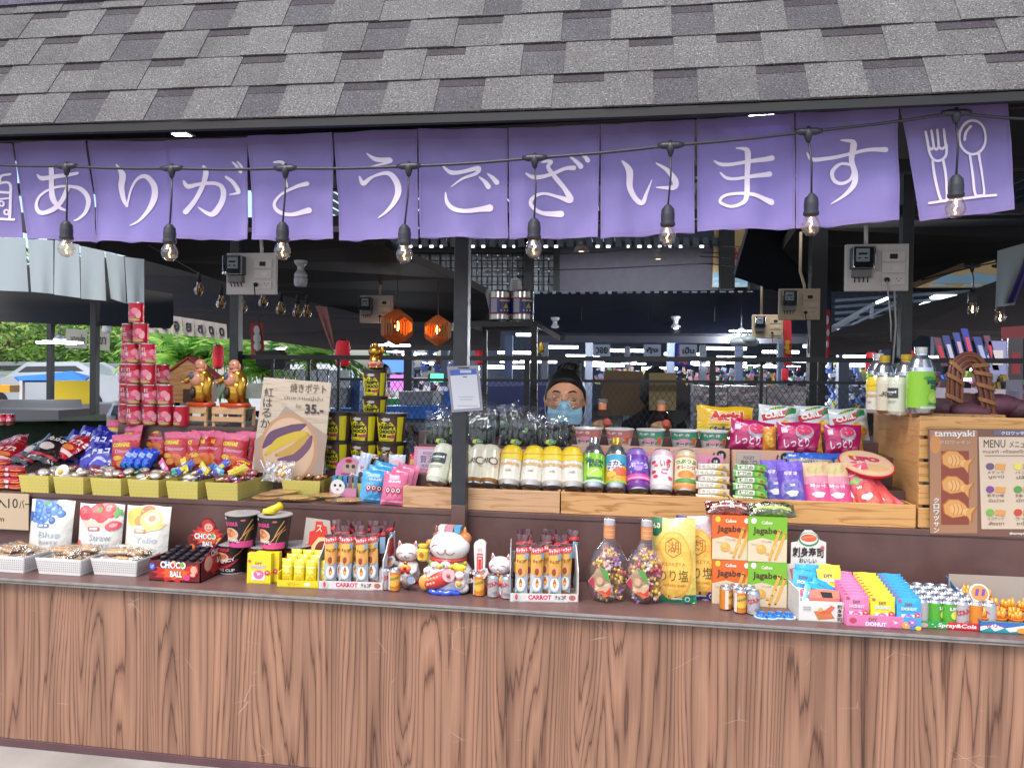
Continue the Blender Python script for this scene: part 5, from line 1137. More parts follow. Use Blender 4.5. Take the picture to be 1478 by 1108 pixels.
p=on(388,.15,SZ+.1095+.1195);b=B();b.lathe([(.012,0),(.021,.002),(.024,.011),(.022,.018),(.012,.022),(.0,.023)],M('e8cc1e',rough=.3),18,Matrix.Rotation(-.3,4,'X'));b.tube([Vector((0,.0,.01)),Vector((.02,.03,.022)),Vector((.026,.04,.026))],[.016,.014,.016],M('e0c01a',rough=.3),10)
o=b.obj('yellow_plug');o.location=p;tag(o,'yellow plastic plug lying on the lid of the upper right noodle cup','plug')
# yellow donut boxes and yellow packet tray
YEL='e6cf26'
dn=lambda x,y,r,c,t='f0d0d8':[ELL(x,y,r,r*.85,M(c),16,wob=.05),ELL(x,y+r*.1,r*.32,r*.25,M(t),10),ELL(x-r*.4,y+r*.4,r*.12,r*.08,WHT,6),ELL(x+r*.5,y+r*.1,r*.1,r*.1,M('7ac0e8'),6)]
DON=[TXT('DIY',34,78,30,10,M('7a5a48'),.04),TXT('DONUT',16,62,66,13,M('e8a0b8'),.07),TXT('DONUT',17,63,64,11,M('8ab8e0'),.02),RECT(20,14,76,50,M('e8dcd8'))]+dn(50,38,22,'d86a98')+dn(86,46,12,'d83c48')+[ELL(10,92,6,5,M('b84858'))]
y1=carton(.085,.105,.022,YEL,[(v,f,m)for v,f,m in DON]+[RECT(4,4,96,8,M('d8bc1c'))]);y1=proto('donut_kit_box',y1,'box')
p=S(373,842);y1.put(p,'yellow donut kit box standing in front of the noodle cups',None,.06,-.06);y1.put(p+Vector((.018,.026,0)),'second yellow donut kit box just behind the front one',None,.02,-.05)
p=S(436,848);t=thing('display_tray','low yellow cardboard tray holding upright yellow packets','display tray',p,.06);b=B();yw=.178;b.box(-yw/2,yw/2,0,.003,0,.024,M(YEL));b.box(-yw/2,-yw/2+.003,.003,.13,0,.05,M(YEL));b.box(yw/2-.003,yw/2,.003,.13,0,.05,M(YEL));b.box(-yw/2,yw/2,0,.13,0,.003,M(YEL));b.art([ELL(60,7,7,4,M('f0e8c0')),TXT('ゼリー',20,4,26,6,M('c89a20'))],flat(yw));b.obj('tray',t)
yb=bag(.04,.088,.02,YEL,[RECT(6,150,94,162,M('f0e6b0')),flame(50,120,34,26,12,M('f2e87a')),TXT('ゼリー',22,86,56,30,M('c8a020'),.03),ELL(50,50,26,30,M('d8a81c')),RECT(10,8,90,16,M('f0e6b0'))],2,.001);yb=proto('jelly_packet',yb,'packet')
for j in range(3):
    for i in range(4):yb.put(p+Vector((-yw/2+.024+i*.0435,.02+j*.036,.004+j*.008)),f'yellow upright packet in the low yellow tray, {("front", "middle", "back")[j]} row',f'yellow packets in the {("front", "middle", "back")[j]} row',.06,-.08)
# red flame card
p=on(458,.22,SZ);k=mpp(p);b=B();cp=lambda x,y,o:Vector((x*k,-o,y*k));b.plate(POLY([(-22,0),(22,0),(26,62),(-16,66)],M('b0a69c',rough=.6)),cp,.003)
b.art([POLY([(-18,2),(18,2),(22,30),(20,48),(12,42),(9,56),(5,58),(4,62),(-4,62),(-5,52),(-11,50),(-12,36),(-20,34)],M('cf2f26')),POLY([(-8,8),(16,8),(17,34),(10,44),(0,44),(-8,34)],M('efc98a')),ELL(5,28,9,12,M('7c2c20')),ELL(5,20,8,5,M('e8b088')),TXT('ス',-3,50,7,8,M('f0d0a0')),TXT('55',-8,1,8,5,WHT),RECT(-2,10,12,15,M('c8a060'))],cp,base=.0036,step=.0004)
o=b.obj('red_card_box');o.location=p;o.rotation_euler=(-.1,0,.05);o.scale=(1.25,)*3;tag(o,'red flame shaped candy card standing left of the first stick display box','candy card')
# chocolate stick displays
GREYC=M('a9a8ac',rough=.5)
CAR=[RECT(0,148,100,262,M('e2a850')),RECT(0,296,100,330,M('4c2020')),RECT(0,4,100,30,M('e6e4e2')),RECT(0,0,100,14,M('c8ccd0')),ELL(50,92,46,46,M('aab4c0')),ELL(50,92,36,38,M('e8e6e4')),ELL(50,96,13,22,M('d84a30')),ELL(50,90,9,10,M('ecc040')),ELL(50,118,8,6,M('5c9a48')),POLY([(0,30),(24,52),(50,44),(100,30),(100,12),(0,18)],M('4c8a44')),RECT(14,26,86,40,M('b85a40')),ELL(52,170,38,36,M('e09a54')),ELL(44,164,18,20,M('8a4a2c')),TXT('チョコ棒',10,212,80,22,M('4a2a20'),.02),POLY([(0,262),(100,274),(100,306),(0,292)],M('d02c34')),TXT('キャラット',6,268,88,24,WHT,.03,a=.1),RECT(78,238,100,258,M('6ab0d8'))]
CAR=[([(x,y*1.32)for x,y in v],f,m)for v,f,m in CAR]
st=bag(.036,.15,.016,'b9bcc4',CAR,5,.0012,.28);st=proto('chocolate_stick_packet',st,'packet')
dk=bag(.036,.15,.016,'4c2020',[POLY([(0,330),(100,345),(100,372),(0,352)],M('c8303a')),RECT(60,200,100,330,M('8aa8c0')),RECT(0,120,40,200,M('e09a54'))],8,.0015,.25);dk=proto('chocolate_stick_packet',dk,'packet')
def stickbox(px,py,which,rz):
    p=S(px,py);w,d,h=.225,.19,.122;t=thing('display_box',f'pale grey cardboard box of upright chocolate sticks, {which}','display box',p,rz);b=B()
    b.box(-w/2,w/2,0,.003,0,.028,CRD);b.box(-w/2,w/2,0,d,0,.003,CRD)
    sh=[RECT(26,3,64,12,M('f0d8dc')),TXT('CARROT',27,4,34,7,M('c8485c'),.05),TXT('チョコ棒',66,4,16,7,M('4a3030'),.02),ELL(10,7.5,6,6,M('c4c8cc')),ELL(10,7.5,2,4.5,M('d84a30')),RECT(84,2,99,13,M('e8d0cc')),ELL(91,7.5,5,4,M('a86a60'))]
    b.art(sh,flat(w))
    for s in(-1,1):
        X=s*w/2;T=Vector((-s*.003,0,0));Q=[Vector((X,0,0)),Vector((X,d,0)),Vector((X,d,h*1.35)),Vector((X,d*.45,h*1.3)),Vector((X,d*.2,h*1.0)),Vector((X,0,h*.85))]
        b.hull(Q,[v+T for v in Q],CRD if s>0 else GREYC)
    b.box(-w/2+.003,w/2-.003,d-.003,d,0,h,CRD)
    b.art([POLY([(30,40),(50,82),(84,78),(90,50),(60,36)],M('d8404c')),TXT('チョコ',34,42,46,34,M('a82030'),.03,a=.2)]+[RECT(20,10+6*i,60+8*(i%3),12+6*i,M('8a8484'))for i in range(4)]+[RECT(70,8,92,26,M('c87a80'))],lambda x,y,o:Vector((w/2+o,x/100*d,y/100*d)));b.obj('box',t)
    M4=Matrix.Translation(p)@Matrix.Rotation(rz,4,'Z')
    for i,(x,y)in enumerate(((-.076,.016),(-.026,.016),(.036,.016),(-.05,.04),(.006,.042),(.066,.04))):st.put(M4@Vector((x,y,.004)),f'upright packet with a carrot picture in the box {which}',f'carrot printed packets in the box {which}',rz+r_.uniform(-.25,.25),-.05+r_.uniform(-.05,.05),r_.uniform(-.05,.05),1.2)
    for i in range(10):dk.put(M4@Vector((-.085+(i%5)*.042,.085+(i//5)*.05,.022+(i//5)*.008)),f'dark brown stick packet in the back of the box {which}',f'dark packets in the box {which}',rz+r_.uniform(-.5,.5),r_.uniform(-.12,.0),r_.uniform(-.12,.12),1.2)
stickbox(506,851,'left of the lucky cats',.10);stickbox(785,869,'right of the lucky cats',.14)
# small drink cans
def mini(col,shapes,name='small_can'):
    r,h=.0155,.058;m=M(col,rough=.3,metal=.25);return proto(name,can(r,h,[(r*.8,0),(r,.003),(r,.003,m),(r,h-.006,m),(r*.86,h-.001),(r*.84,h),(r*.78,h-.002),(0.0001,h-.002)],shapes,2.4,180,22,.003,h-.006),'can')
OR=mini('e08a34',[ELL(50,100,46,60,M('e8a048')),ELL(40,70,26,26,M('e8b83c')),TXT('ORANGE',8,92,84,26,M('4c8a3c'),.05,a=.35),RECT(0,4,20,176,M('d8d0c8'))])
SI=mini('b9b4b6',[TXT('COLA',10,84,80,40,M('b83848'),.05,a=.5),RECT(0,20,30,60,M('a8a4a8')),ELL(60,40,20,14,M('8a8288'))]);GC=mini('58b03c',[ELL(50,90,30,36,M('d8dc5a')),TXT('LIME',14,130,72,26,WHT,.05),RECT(60,20,96,90,M('e8e4e0'))]);DKC=mini('3a2024',[TXT('COLA',10,84,80,40,WHT,.05,a=.5)])
for pr,x,y,lb,rx,rz in((SI,554,851,'small silver drink can standing right of the first stick box',0,1),(OR,568,853,'small orange drink can in front of the smaller lucky cat on the left',0,.2),(OR,691,860,'small orange drink can right of the large lucky cat',0,0),(DKC,684,856,'small dark drink can half behind the orange one by the large lucky cat',0,0),
        (SI,711,862,'small silver drink can, left of the pair before the right smaller cat',0,.3),(SI,731,864,'small silver drink can, right of the pair before the right smaller cat',0,-.3),(OR,1048,880,'small orange drink can at the foot of the stacked orange carton, left one',0,1.0),(OR,1069,885,'small orange drink can before the stacked orange carton, front one',0,.1),
        (OR,1063,878,'small orange drink can hidden behind the front two orange cans',0,.6),(SI,1088,887,'small silver drink can in front of the green cartons',0,.2),(SI,1082,880,'small silver drink can half behind the front silver one',0,.9)):
    p=S(x,y);p.y+=.012;pr.put(p,lb,None,rz,rx,sc=1.28)
p=S(586,848);p.z+=.012;SI.put(p,'small silver drink can lying tipped against the smaller lucky cat',None,.3,1.0,.5,1.08)
# candy jars
JR=clear('jar_plastic','fbfafc',.07,.05)
cols=HX('dcb83c','c05a80','a070b0','ecd8d8','d04a50','e8c84c','d8a878','e8c8d0')
def jar(px,py,label,rz,seed):
    p=S(px,py);t=thing('candy_jar',label,'candy jar',p,rz);t.scale=(1.2,1.2,1.32);b=B()
    pr=[(.028,.002),(.045,.004),(.055,.02),(.062,.05),(.063,.075),(.055,.105),(.038,.132),(.022,.148),(.016,.158)]
    b.lathe(pr,JR,28,sy=.55);b.obj('body',t);b=B();b.lathe([(.016,.158),(.0165,.19)],M('d8905c',rough=.35),18,cap=False);b.art([RECT(10,30,90,34,M('e8c8a0')),RECT(10,66,90,70,M('e8c8a0'))],cyl(.0168,.0168,.158,.19,100,2.2),cx=CX10);b.obj('neck_label',t)
    b=B();b.lathe([(.02,.19),(.0215,.192),(.0215,.207),(.02,.209),(.0001,.209)],JR,20);b.lathe([(.0155,.19),(.015,.203)],M('c8c4c8',rough=.3),14);b.obj('cap',t)
    b=B();q=random.Random(seed)
    for i in range(150):
        z=q.uniform(.008,.125);rr=(.034+z*.12 if z<.07 else .043)if z<.09 else .043*(1-(z-.09)/.045);a=q.uniform(0,2*PI);f=q.random()**.4;c=Vector((math.cos(a)*rr*f,math.sin(a)*rr*.42*f,z));m=q.choice(cols);m2=M('e2b850',rough=.2,coat=.6,metal=.4)if q.random()<.3 else m
        xf=Matrix.Translation(c)@Matrix.Rotation(q.uniform(0,3),4,Vector((q.uniform(-1,1),q.uniform(-1,1),q.uniform(-1,1))).normalized())
        b.ball((0,0,0),.0072,.0058,.0058,m2,6,4,None,xf)
        for s in(-1,1):b.add([(s*.004,0,0),(s*.014,.007,.001),(s*.014,-.007,-.001)],[[0,1,2]],m2,False,xf)
    o=b.obj('candies',t);o['kind']='stuff'
    b=B();f=lambda x,y,o:Vector((x/1000,-.0005-.036*math.sqrt(max(0,1-((x)/66)**2))-o,y/1000))
    b.plate(POLY([(-58,52),(-30,92),(-8,84),(2,50),(2,22),(-14,18),(-40,34)],M('c8a888')),f,-.0006);b.art([POLY([(-30,91),(-9,83),(1,52),(-12,62)],M('4f9a44')),POLY([(-20,22),(1,24),(1,44),(-6,34)],M('cf3c38')),POLY([(-57,52),(-46,66),(-40,40),(-44,38)],M('b02c50')),ELL(-28,58,11,12,M('b98a62')),ELL(-28,58,8,9,M('c8a888')),POLY([(-12,19),(-2,22),(-20,34),(-34,32)],M('d85a30'))],f,base=.0012,step=.0004);b.obj('label',t)
jar(878,866,'clear heart shaped jar of foil wrapped candies, left of the pair',.12,1);jar(932,868,'clear heart shaped jar of foil wrapped candies, right of the pair',.12,2)
# big chip bags
def chip(base,foot,top,seed):
    H=100*.275/.145;return bag(.145,.275,.045,base,[RECT(0,0,100,20,M(foot,rough=.35)),ELL(50,84,44,78,M('d8a03c'),28),ELL(50,86,40,72,M('e4b450'),28),POLY([(0,H),(26,H),(24,160),(12,148),(0,150)],M(top)),TXT('60',4,166,16,12,M('e8e0b0'),.03),POLY([(50+21*math.cos(a*PI/3+.52),124+23*math.sin(a*PI/3+.52))for a in range(6)],M('a8682c')),POLY([(50+18.5*math.cos(a*PI/3+.52),124+20.5*math.sin(a*PI/3+.52))for a in range(6)],M('e4b450')),TXT('湖',36,112,27,26,M('a8682c'),.01),TXT('KOIKEYA',24,84,54,8,M('b87a30'),.01),TXT('のり塩',14,50,70,26,M('6a5a24')if seed==1 else M('5a4634'),.0),TXT('POTATO CHIPS',26,38,52,5,M('b05a2c'),.0),ELL(80,10,6,6,M('d8e0d8'),12),ELL(80,10,4,4,M(foot),12),RECT(44,8,68,12,M('c8d8d0'))],seed,.004)
for b_,x,y,lb,rz in((chip('d3bc62','1f7a60','1e6a4c',1),974,874,'golden potato chip bag with green foot and a hexagon emblem',-.12),(chip('b8b0b4','3a3a8a','3c3c90',2),1012,876,'potato chip bag with indigo foot half behind the green footed one',-.16)):
    p=S(x,y);p.y+=.035+(.05 if x>1000 else 0);o=b_.obj('chip_bag');o.location=p;o.rotation_euler=(-.1,-.03,rz);tag(o,lb,'chip bag')
# potato stick cartons
def jag(col,acc,dark):
    t=thing('snack_carton',None,None);w,h,d=.122,.145,.07
    crv=[(0,0),(100,0),(100,62),(70,56),(36,64),(0,54)]
    FR=M('dfa850');b=carton(w,h,d,col,[POLY(crv,M('d8c8a8')),ELL(14,108,7,8,M('e8c840' if acc else 'e8e4e0')),TXT('Calbee',34,100,28,9,M('ece6d8'),.03),TXT('Jagabee',12,70,74,22,M('4a3226'),.02),flame(90,106,9,9,16,WHT)if acc else RECT(10,104,20,114,M('e8e4e0')),STROKE([(56,6,7),(66,40,8),(80,84,8)],FR),STROKE([(70,8,6),(82,40,8),(94,78,7)],FR),STROKE([(62,30,6),(72,48,6)],M('e8bc68')),ELL(34,34,13,12,FR),ELL(31,38,6,5,M('e8bc68')),ELL(50,22,5,3,FR),TXT('うすしお味',34,52,26,5,M('6a5a4a'),.0),TXT('カルビー',8,44,20,4,M('6a5a4a'),.0)],M(dark),.45,M(dark));b.obj('box',t,.0015)
    return Proto(t,'snack carton')
JO=jag('d9662a',1,'b4501e');JG=jag('79b431',0,'5a8e22')
for pr,x,y,z,c,ps in((JO,1061,884,0,'orange','lower'),(JG,1115,888,0,'green','lower'),(JO,1060,884,.146,'orange','upper'),(JG,1114,888,.146,'green','upper')):
    p=S(x,y);p.y+=.09;p.z+=z;pr.put(p,f'{c} potato stick carton, {ps} one of its stack of two',f'stacked {c} potato stick cartons',.0 if z==0 else .03)
for x,c,lb in((1052,'c86048','crumpled clear and red film bag on top of the orange cartons'),(1116,'9ab83c','crumpled green film bag on top of the green cartons')):
    p=on(x,.17,SZ+.294);b=bag(.15,.05,.05,c,[RECT(10,8,90,14,M('d8b0a0' if x<1100 else 'b8c868'))],x,.008,.2,m=clear('tint_'+c,c,.16,.15,.7,20));o=b.obj('film_bag');o.location=p;o.rotation_euler=(-.9,0,.05);tag(o,lb,'film bag')
# blue goggle toys
for x,w in((1106,'left'),(1131,'right')):
    p=S(x,890);b=B()
    for s in(-1,1):b.lathe([(.017,0),(.016,.004),(.011,.007),(.010,.014),(.0001,.016)],M('1c6ac0',rough=.15,coat=.8),14,Matrix.Translation((s*.014,0,.002)));b.lathe([(.024,0),(.024,.002)],M('b8d4e8',rough=.2),12,Matrix.Translation((s*.014,0,0)))
    o=b.obj('blister_toy');o.location=p;tag(o,f'blue domed blister toy on the shelf edge, {w} one','toy')
# sushi candy display
p=S(1188,897);k=mpp(p);t=thing('display_box','white sushi candy display box with tall header card and bright packets','display box',p,.05);w=68*k;b=B();b.box(-w/2,w/2,0,.003,0,.062,M('dcd8d4'));b.box(-w/2,w/2,0,.15,0,.003,CRD);b.box(-w/2,-w/2+.003,.003,.15,0,.09,CRD);b.box(w/2-.003,w/2,.003,.15,0,.09,CRD)
ri=M('e0d8d0');b.art([POLY([(30,22),(62,26),(74,8),(40,4)],M('c87848')),ELL(50,20,8,4,M('d8603c'),a=-.3),ELL(60,14,8,4,M('e07848'),a=-.3),ELL(44,26,5,5,M('d8a868'),8),POLY([(52,24),(66,36),(74,32),(62,18)],M('d86a48')),TXT('刺身寿司',0,0,1,1,INKD),ELL(88,30,4,5,M('d87060'))][:-2]+[TXT(c,78,30-i*9,10,8,INKD,.02)for i,c in enumerate('刺身寿司')]+[RECT(8,30-5*i,24,32-5*i,M('a8a0a0'))for i in range(2)],flat(w));b.obj('box',t)
b=B();hp=lambda x,y,o:Vector((x*k,.148-o-.0,.03+y*k));b.plate(POLY([(-34,0),(30,0),(32,44),(32,52),(24,54),(24,86),(14,90),(10,98),(2,104),(-8,104),(-14,96),(-18,86),(-28,84),(-28,52),(-34,50)],M('dcd8d2')),hp,.003)
b.art([ELL(-2,90,15,11,M('3f8a58')),ELL(-2,91,13,9,WHT),ELL(-2,92,12,6,M('d8643c')),STROKE([(-12,92,1),(8,95,1)],M('eca080')),TXT('刺身寿司',-26,62,46,16,INKD,.03),TXT('おいしい',-16,54,26,7,INKD,.02),POLY([(-30,44),(-20,46),(-14,24),(-24,22)],M('d86a48')),ELL(6,38,10,8,M('d8b87c'),wob=.1),ELL(-2,28,12,6,M('d8b87c')),STROKE([(10,24,3),(22,30,3)],M('c87848')),ELL(18,78,3,3,M('d85050'))],hp,base=.0036,step=.0004);b.obj('header_card',t)
pk=[proto('candy_packet',bag(.075,.1,.012,c,[RECT(10,10,90,60,M(m)),]+dn(50,40,22,e)+[TXT('DIY',24,96,40,14,M('5a4a68'),.04),TXT('DONUT',16,76,68,14,M('e8e0f0'),.06)],3+i,.0008),'packet')for i,(c,m,e)in enumerate((('2fa0d4','e0e8ec','e07aa8'),('e8cf24','f0e8b8','d8506a'),('d884b0','ecd8e0','d85a90')))]
for i,(ci,x,y,z,ry,rx)in enumerate(((0,-.02,.11,.045,.0,-.15),(1,.045,.12,.045,.02,-.15),(0,-.04,.08,.032,.12,-.3),(1,.05,.09,.04,-.05,-.3),(0,-.015,.045,.02,.5,-.45),(2,.03,.035,.01,1.2,-.7),(0,-.03,.02,.012,.35,-.5))):
    pk[ci].put(p+Vector((x,y,z)),f'{("blue", "yellow", "pink")[ci]} packet leaning in the white sushi candy box, {ORD[i]} from the back','loose packets in the sushi candy box',.05,rx,ry)
b=B();b.hull([Vector((-.05,0,0)),Vector((.04,0,0)),Vector((.055,.05,.012)),Vector((-.04,.05,.016))],[Vector((-.045,0,.01)),Vector((.04,0,.012)),Vector((.05,.05,.022)),Vector((-.04,.05,.026))],M('d87868',rough=.3));b.add([(-.01,0,.0125),(.02,0,.0125),(.024,.03,.0205),(-.01,.03,.021)],[[0,1,2,3]],DARK);o=b.obj('sushi_candy_packet');o.location=p+Vector((.01,.01,.06));tag(o,'salmon pink sushi candy packet lying on top in the white box','packet')
# donut kit packets in three columns
t=thing('display_tray','pink fronted display tray of donut kit packets in three colours','display tray');p=S(1275,906);t.location=p;t.rotation_euler=(0,0,.02);k=mpp(p);w=102*k;b=B();b.box(-w/2,w/2-24*k,0,.003,0,.036,M('d67aa8'));b.box(w/2-24*k,w/2,0,.003,0,.036,M('3aa4dc'));b.box(-w/2,w/2,0,.2,0,.003,M('d67aa8'));b.box(w/2-.003,w/2,.003,.2,0,.05,M('d67aa8'));b.box(-w/2,-w/2+.003,.003,.2,0,.05,M('d67aa8'))
b.art([TXT('DIY',30,9,12,4.5,M('7a5a48'),.04),TXT('DONUT',26,2,28,6,M('e8e0f0'),.05),ELL(9,9,5,4,M('b84858'))]+dn(66,8,8,'e070a0')+dn(80,6,6,'e8a048')+dn(88,10,6,'9a70c0')+[ELL(96,3,4,3,M('e8d040'))],flat(w));b.obj('tray',t)
for ci,col,nm in((0,-1,'pink'),(1,0,'yellow'),(2,1,'blue')):
    c=('d67aa8','ecd228','35a0dc')[ci];pr=proto('donut_kit_packet',bag(.071,.088,.008,c,[RECT(18,18,80,56,M('ecdce0'))]+dn(46,40,20,('d85a90','e06a90','9a70c0')[ci])+dn(84,52,14,'d83c48')+[TXT('DIY',32,92,32,12,M('7a5a48'),.04),TXT('DONUT',16,72,66,14,M('ece4f4'),.08),TXT('DONUT',17,73,64,12,M(('e86a9a','7ab8e0','6ac080')[ci]),.01),ELL(12,112,8,6,M('b84858'))],9+ci,.0006),'packet')
    for i in range(9):pr.put(p+Vector((col*.0735+.0,.006+i*.021,.004+i*.0035)),f'{nm} donut kit packet, {ORD[i]} from the front of its column',f'column of {nm} donut kit packets',.02,-.06)
# tray of mini cans
p=S(1382,909);k=mpp(p);w=114*k;t=thing('display_tray','green and red cardboard tray packed with small drink cans','display tray',p,.02);b=B();b.box(-w/2,-w*.12,0,.003,0,.022,M('2f9a4c'));b.box(-w*.12,w/2,0,.003,0,.022,M('cf2836'));b.box(-w/2,w/2,0,.19,0,.003,M('cf2836'));b.box(-w/2,w/2,.187,.19,0,.075,M('c03040'));b.box(-w/2,-w/2+.003,.003,.187,0,.06,M('2f9a4c'));b.box(w/2-.003,w/2,.003,.187,0,.05,M('cf2836'))
b.art([TXT('Spray&Cola',26,1.5,46,6.5,WHT,.03,shear=.2),ELL(9,4.5,6,3,M('c8a0a0')),ELL(90,5,8,2.6,M('e8a0a0')),ELL(20,6,1.5,1,M('a8e0a8')),ELL(23,3,1,1,M('a8e0a8'))],flat(w));b.obj('tray',t)
for j in range(4):
    for i in range(6):
        pr,c=((SI,'silver'),(GC,'green'),(GC,'green'),(SI,'silver'),(OR,'orange'),(SI,'silver'),(OR,'orange'))[(i+3*j)%7]
        pr.put(p+Vector((-w/2+.024+i*(w-.046)/5,.024+j*.044,.004+j*.003)),f'{c} small drink can in the green and red tray, {("front", "second", "third", "fourth", "back")[j]} row',f'{c} cans in the {("front", "second", "third", "fourth", "back")[j]} row of the tray',r_.uniform(-2,2),sc=1.36)
# orange candy display at the right edge
p=S(1450,914);k=mpp(p);t=thing('display_box','teal and white display box of orange jelly cups at the right edge','display box',p,.03);w=66*k;b=B();b.box(-w/2,w,0,.003,0,.034,M('2c8f96'));b.art([POLY([(0,4),(20,12),(30,4),(50,12),(60,4),(100,10),(100,22),(0,22)],M('e4e8ec')),POLY([(0,14),(30,20),(50,12),(90,20),(90,24),(0,24)],M('3a6ab8')),TXT('ゼリー',10,12,40,8,M('b04a78'),.04),ELL(86,8,12,6,M('e89a3c'))],flat(w));b.box(-w/2,w,0,.16,0,.003,M('2c8f96'));b.hull([Vector((-w/2,0,0)),Vector((-w/2,.16,0)),Vector((-w/2-.02,.18,.12)),Vector((-w/2,0,.034))],[Vector((-w/2+.003,0,0)),Vector((-w/2+.003,.16,0)),Vector((-w/2-.017,.18,.12)),Vector((-w/2+.003,0,.034))],M('3a6a98'));b.box(-w/2-.02,w,.157,.16,0,.13,M('a89c90'));b.obj('box',t)
b=B();b.lathe([(.028,0),(.028,.005)],WHT,22,Matrix.Translation((-.045,.06,.10))@Matrix.Rotation(PI/2-.2,4,'X'));b.lathe([(.024,.0052),(.024,.0055)],M('e09048'),20,Matrix.Translation((-.045,.06,.10))@Matrix.Rotation(PI/2-.2,4,'X'))
b.add([(-.06+.009*i+(.004 if j else 0),.053,.085+.03*j)for i in range(4)for j in range(2)],[[0,1,3,2],[4,5,7,6]],M('7a5ab0'));b.obj('header_card',t)
oc=B();oc.lathe([(.012,0),(.017,.002),(.021,.03),(.023,.031),(.023,.034)],M('dd7a3c',rough=.35),18);oc.lathe([(.0195,.014),(.0215,.024)],WHT,18,cap=False)
for i in range(10):a=i*2.4;oc.tube([Vector((math.cos(a)*.012,math.sin(a)*.012,.034)),Vector((math.cos(a)*.014,math.sin(a)*.014,.048+.007*(i%3)))],[.009,.004],M('e6962c',rough=.3),6)
oc=proto('jelly_cup',oc,'cup')
for i in range(10):oc.put(p+Vector((-.05+(i%4)*.046,.03+(i//4)*.045,.006+(i//4)*.018)),'orange spiky topped jelly cup in the teal display box','orange jelly cups in the teal box',i)

# ================================================================ upper deck
CRK=[RECT(0,0,1,1,WHT)]
# yellow woven baskets
def basket_proto(w,d,h):
    t=thing('woven_basket',None,None);b=B();m=M('d8c868',rough=.55);m2=M('c0ae50',rough=.6)
    A=[(-w/2*.92,0+.006),(w/2*.92,.006),(w/2*.92,d-.006),(-w/2*.92,d-.006)];C_=[(-w/2,0),(w/2,0),(w/2,d),(-w/2,d)]
    for i in range(4):
        a0,a1,c0,c1=[Vector((*q,z))for q,z in((A[i],0),(A[(i+1)%4],0),(C_[i],h),(C_[(i+1)%4],h))];nrm=(a1-a0).cross(c0-a0).normalized();n=max(8,int((a1-a0).length/.004));V=[];Fs=[]
        for k in range(n+1):
            f=k/n;lo=a0*(1-f)+a1*f+Vector((0,0,-.0025*abs(math.sin(f*(a1-a0).length/.016*PI))));hi=c0*(1-f)+c1*f+Vector((0,0,.002*abs(math.sin(f*(a1-a0).length/.016*PI))));V+=[lo,hi]
            if k:Fs.append([2*k-2,2*k,2*k+1,2*k-1])
        b.add(V,Fs,m);b.add([v-nrm*.002 for v in V],[f[::-1]for f in Fs],m)
        nx=int((a1-a0).length/.014)
        for j in range(4):
            for k in range(nx):
                f0=(k+.15+.3*(j%2))/nx;f1=f0+.5/nx;g0=.16+j*.2;g1=g0+.045
                if f1>1:continue
                Q=lambda f,g:(a0*(1-f)+a1*f)*(1-g)+(c0*(1-f)+c1*f)*g+nrm*.0006
                b.add([Q(f0,g0),Q(f1,g0+.02),Q(f1,g1),Q(f0,g1-.02)],[[0,1,2,3]],m2)
    b.obj('basket',t);b=B();b.add([Vector((*q,.002))for q in A],[[0,1,2,3]],m2);b.obj('floor',t);return Proto(t,'basket')
BK_=basket_proto(.134,.16,.068)
def candy(c,c2,kind=0):
    b=B();m=M(c,rough=.3,coat=.5);f=clear('wrap_'+c,c2,.1,.22)
    if kind==0:
        b.ball((0,0,.008),.014,.011,.008,m,10,6)
        for s in(-1,1):b.add([(s*.012,0,.008),(s*.028,.012,.011),(s*.03,0,.004),(s*.028,-.012,.012)],[[0,1,2],[0,2,3]],f)
        b.ball((0,0,.008),.016,.0128,.0098,f,10,6)
    else:
        b.ball((0,0,.011),.02,.018,.010,m,12,6);b.ball((0,0,.011),.024,.022,.013,f,10,6)
    return proto('wrapped_candy',b,'candy')
CN={c:candy(*v)for c,v in{'pink':('d87a8c','f0d0d4',1),'red':('c42a3c','f0b0b0',0),'green':('5c9a5c','c8e0c0',0),'yellow':('d8b840','f0e0a0',0),'clear':('e0d4c8','f8f4f0',1),'purple':('7a5aa0','d0c0e0',0),'tan':('c08a5c','f0d8c0',1),'teal':('4aa8a8','c0e0e0',0)}.items()}
mixes=[('pink','clear','clear','red'),('pink','clear','clear'),('green','clear','clear','yellow','red'),('clear','clear','yellow','tan','clear'),('red','purple','clear','teal'),('purple','red','tan','pink')]
for i,x in enumerate((48,98,152,206,262,319)):
    p=on(x,.325,DZ+.002);nm=nth(i,6).replace(',','');bk=BK_.put(p,f'pale yellow woven basket of wrapped candy at the deck edge, {nm}','pale yellow woven candy baskets at the deck edge',sc=(1.0,1.95 if i==5 else 1.4,.98))
    dd=.29 if i==5 else .2
    for k in range(26):
        c=r_.choice(mixes[i]);CN[c].put(p+Vector((r_.uniform(-.042,.042),r_.uniform(.032,dd),.042+r_.random()*.025)),f'{c} wrapped candy lying in the {nm} yellow basket',f'{c} candies in the {nm} basket',r_.uniform(0,6),r_.uniform(-.5,.5),r_.uniform(-.5,.5),1.15)
for x,Y,nm in((434,.49,'behind the flat squid packs'),(515,.47,'between pink display and blue bag')):BK_.put(on(x,Y,DZ+.002),f'pale yellow woven basket {nm}',None,sc=(1.22 if x<500 else .75,.9,.9))
for k in range(9):
    c=r_.choice(('teal','red','yellow','tan'));CN[c].put(on(434,.49,DZ)+Vector((r_.uniform(-.06,.06),r_.uniform(.03,.11),.045+r_.random()*.015)),f'{c} wrapped candy in the basket behind the flat squid packs',f'{c} candies in the basket behind the squid packs',r_.uniform(0,6),0,0,1.1)
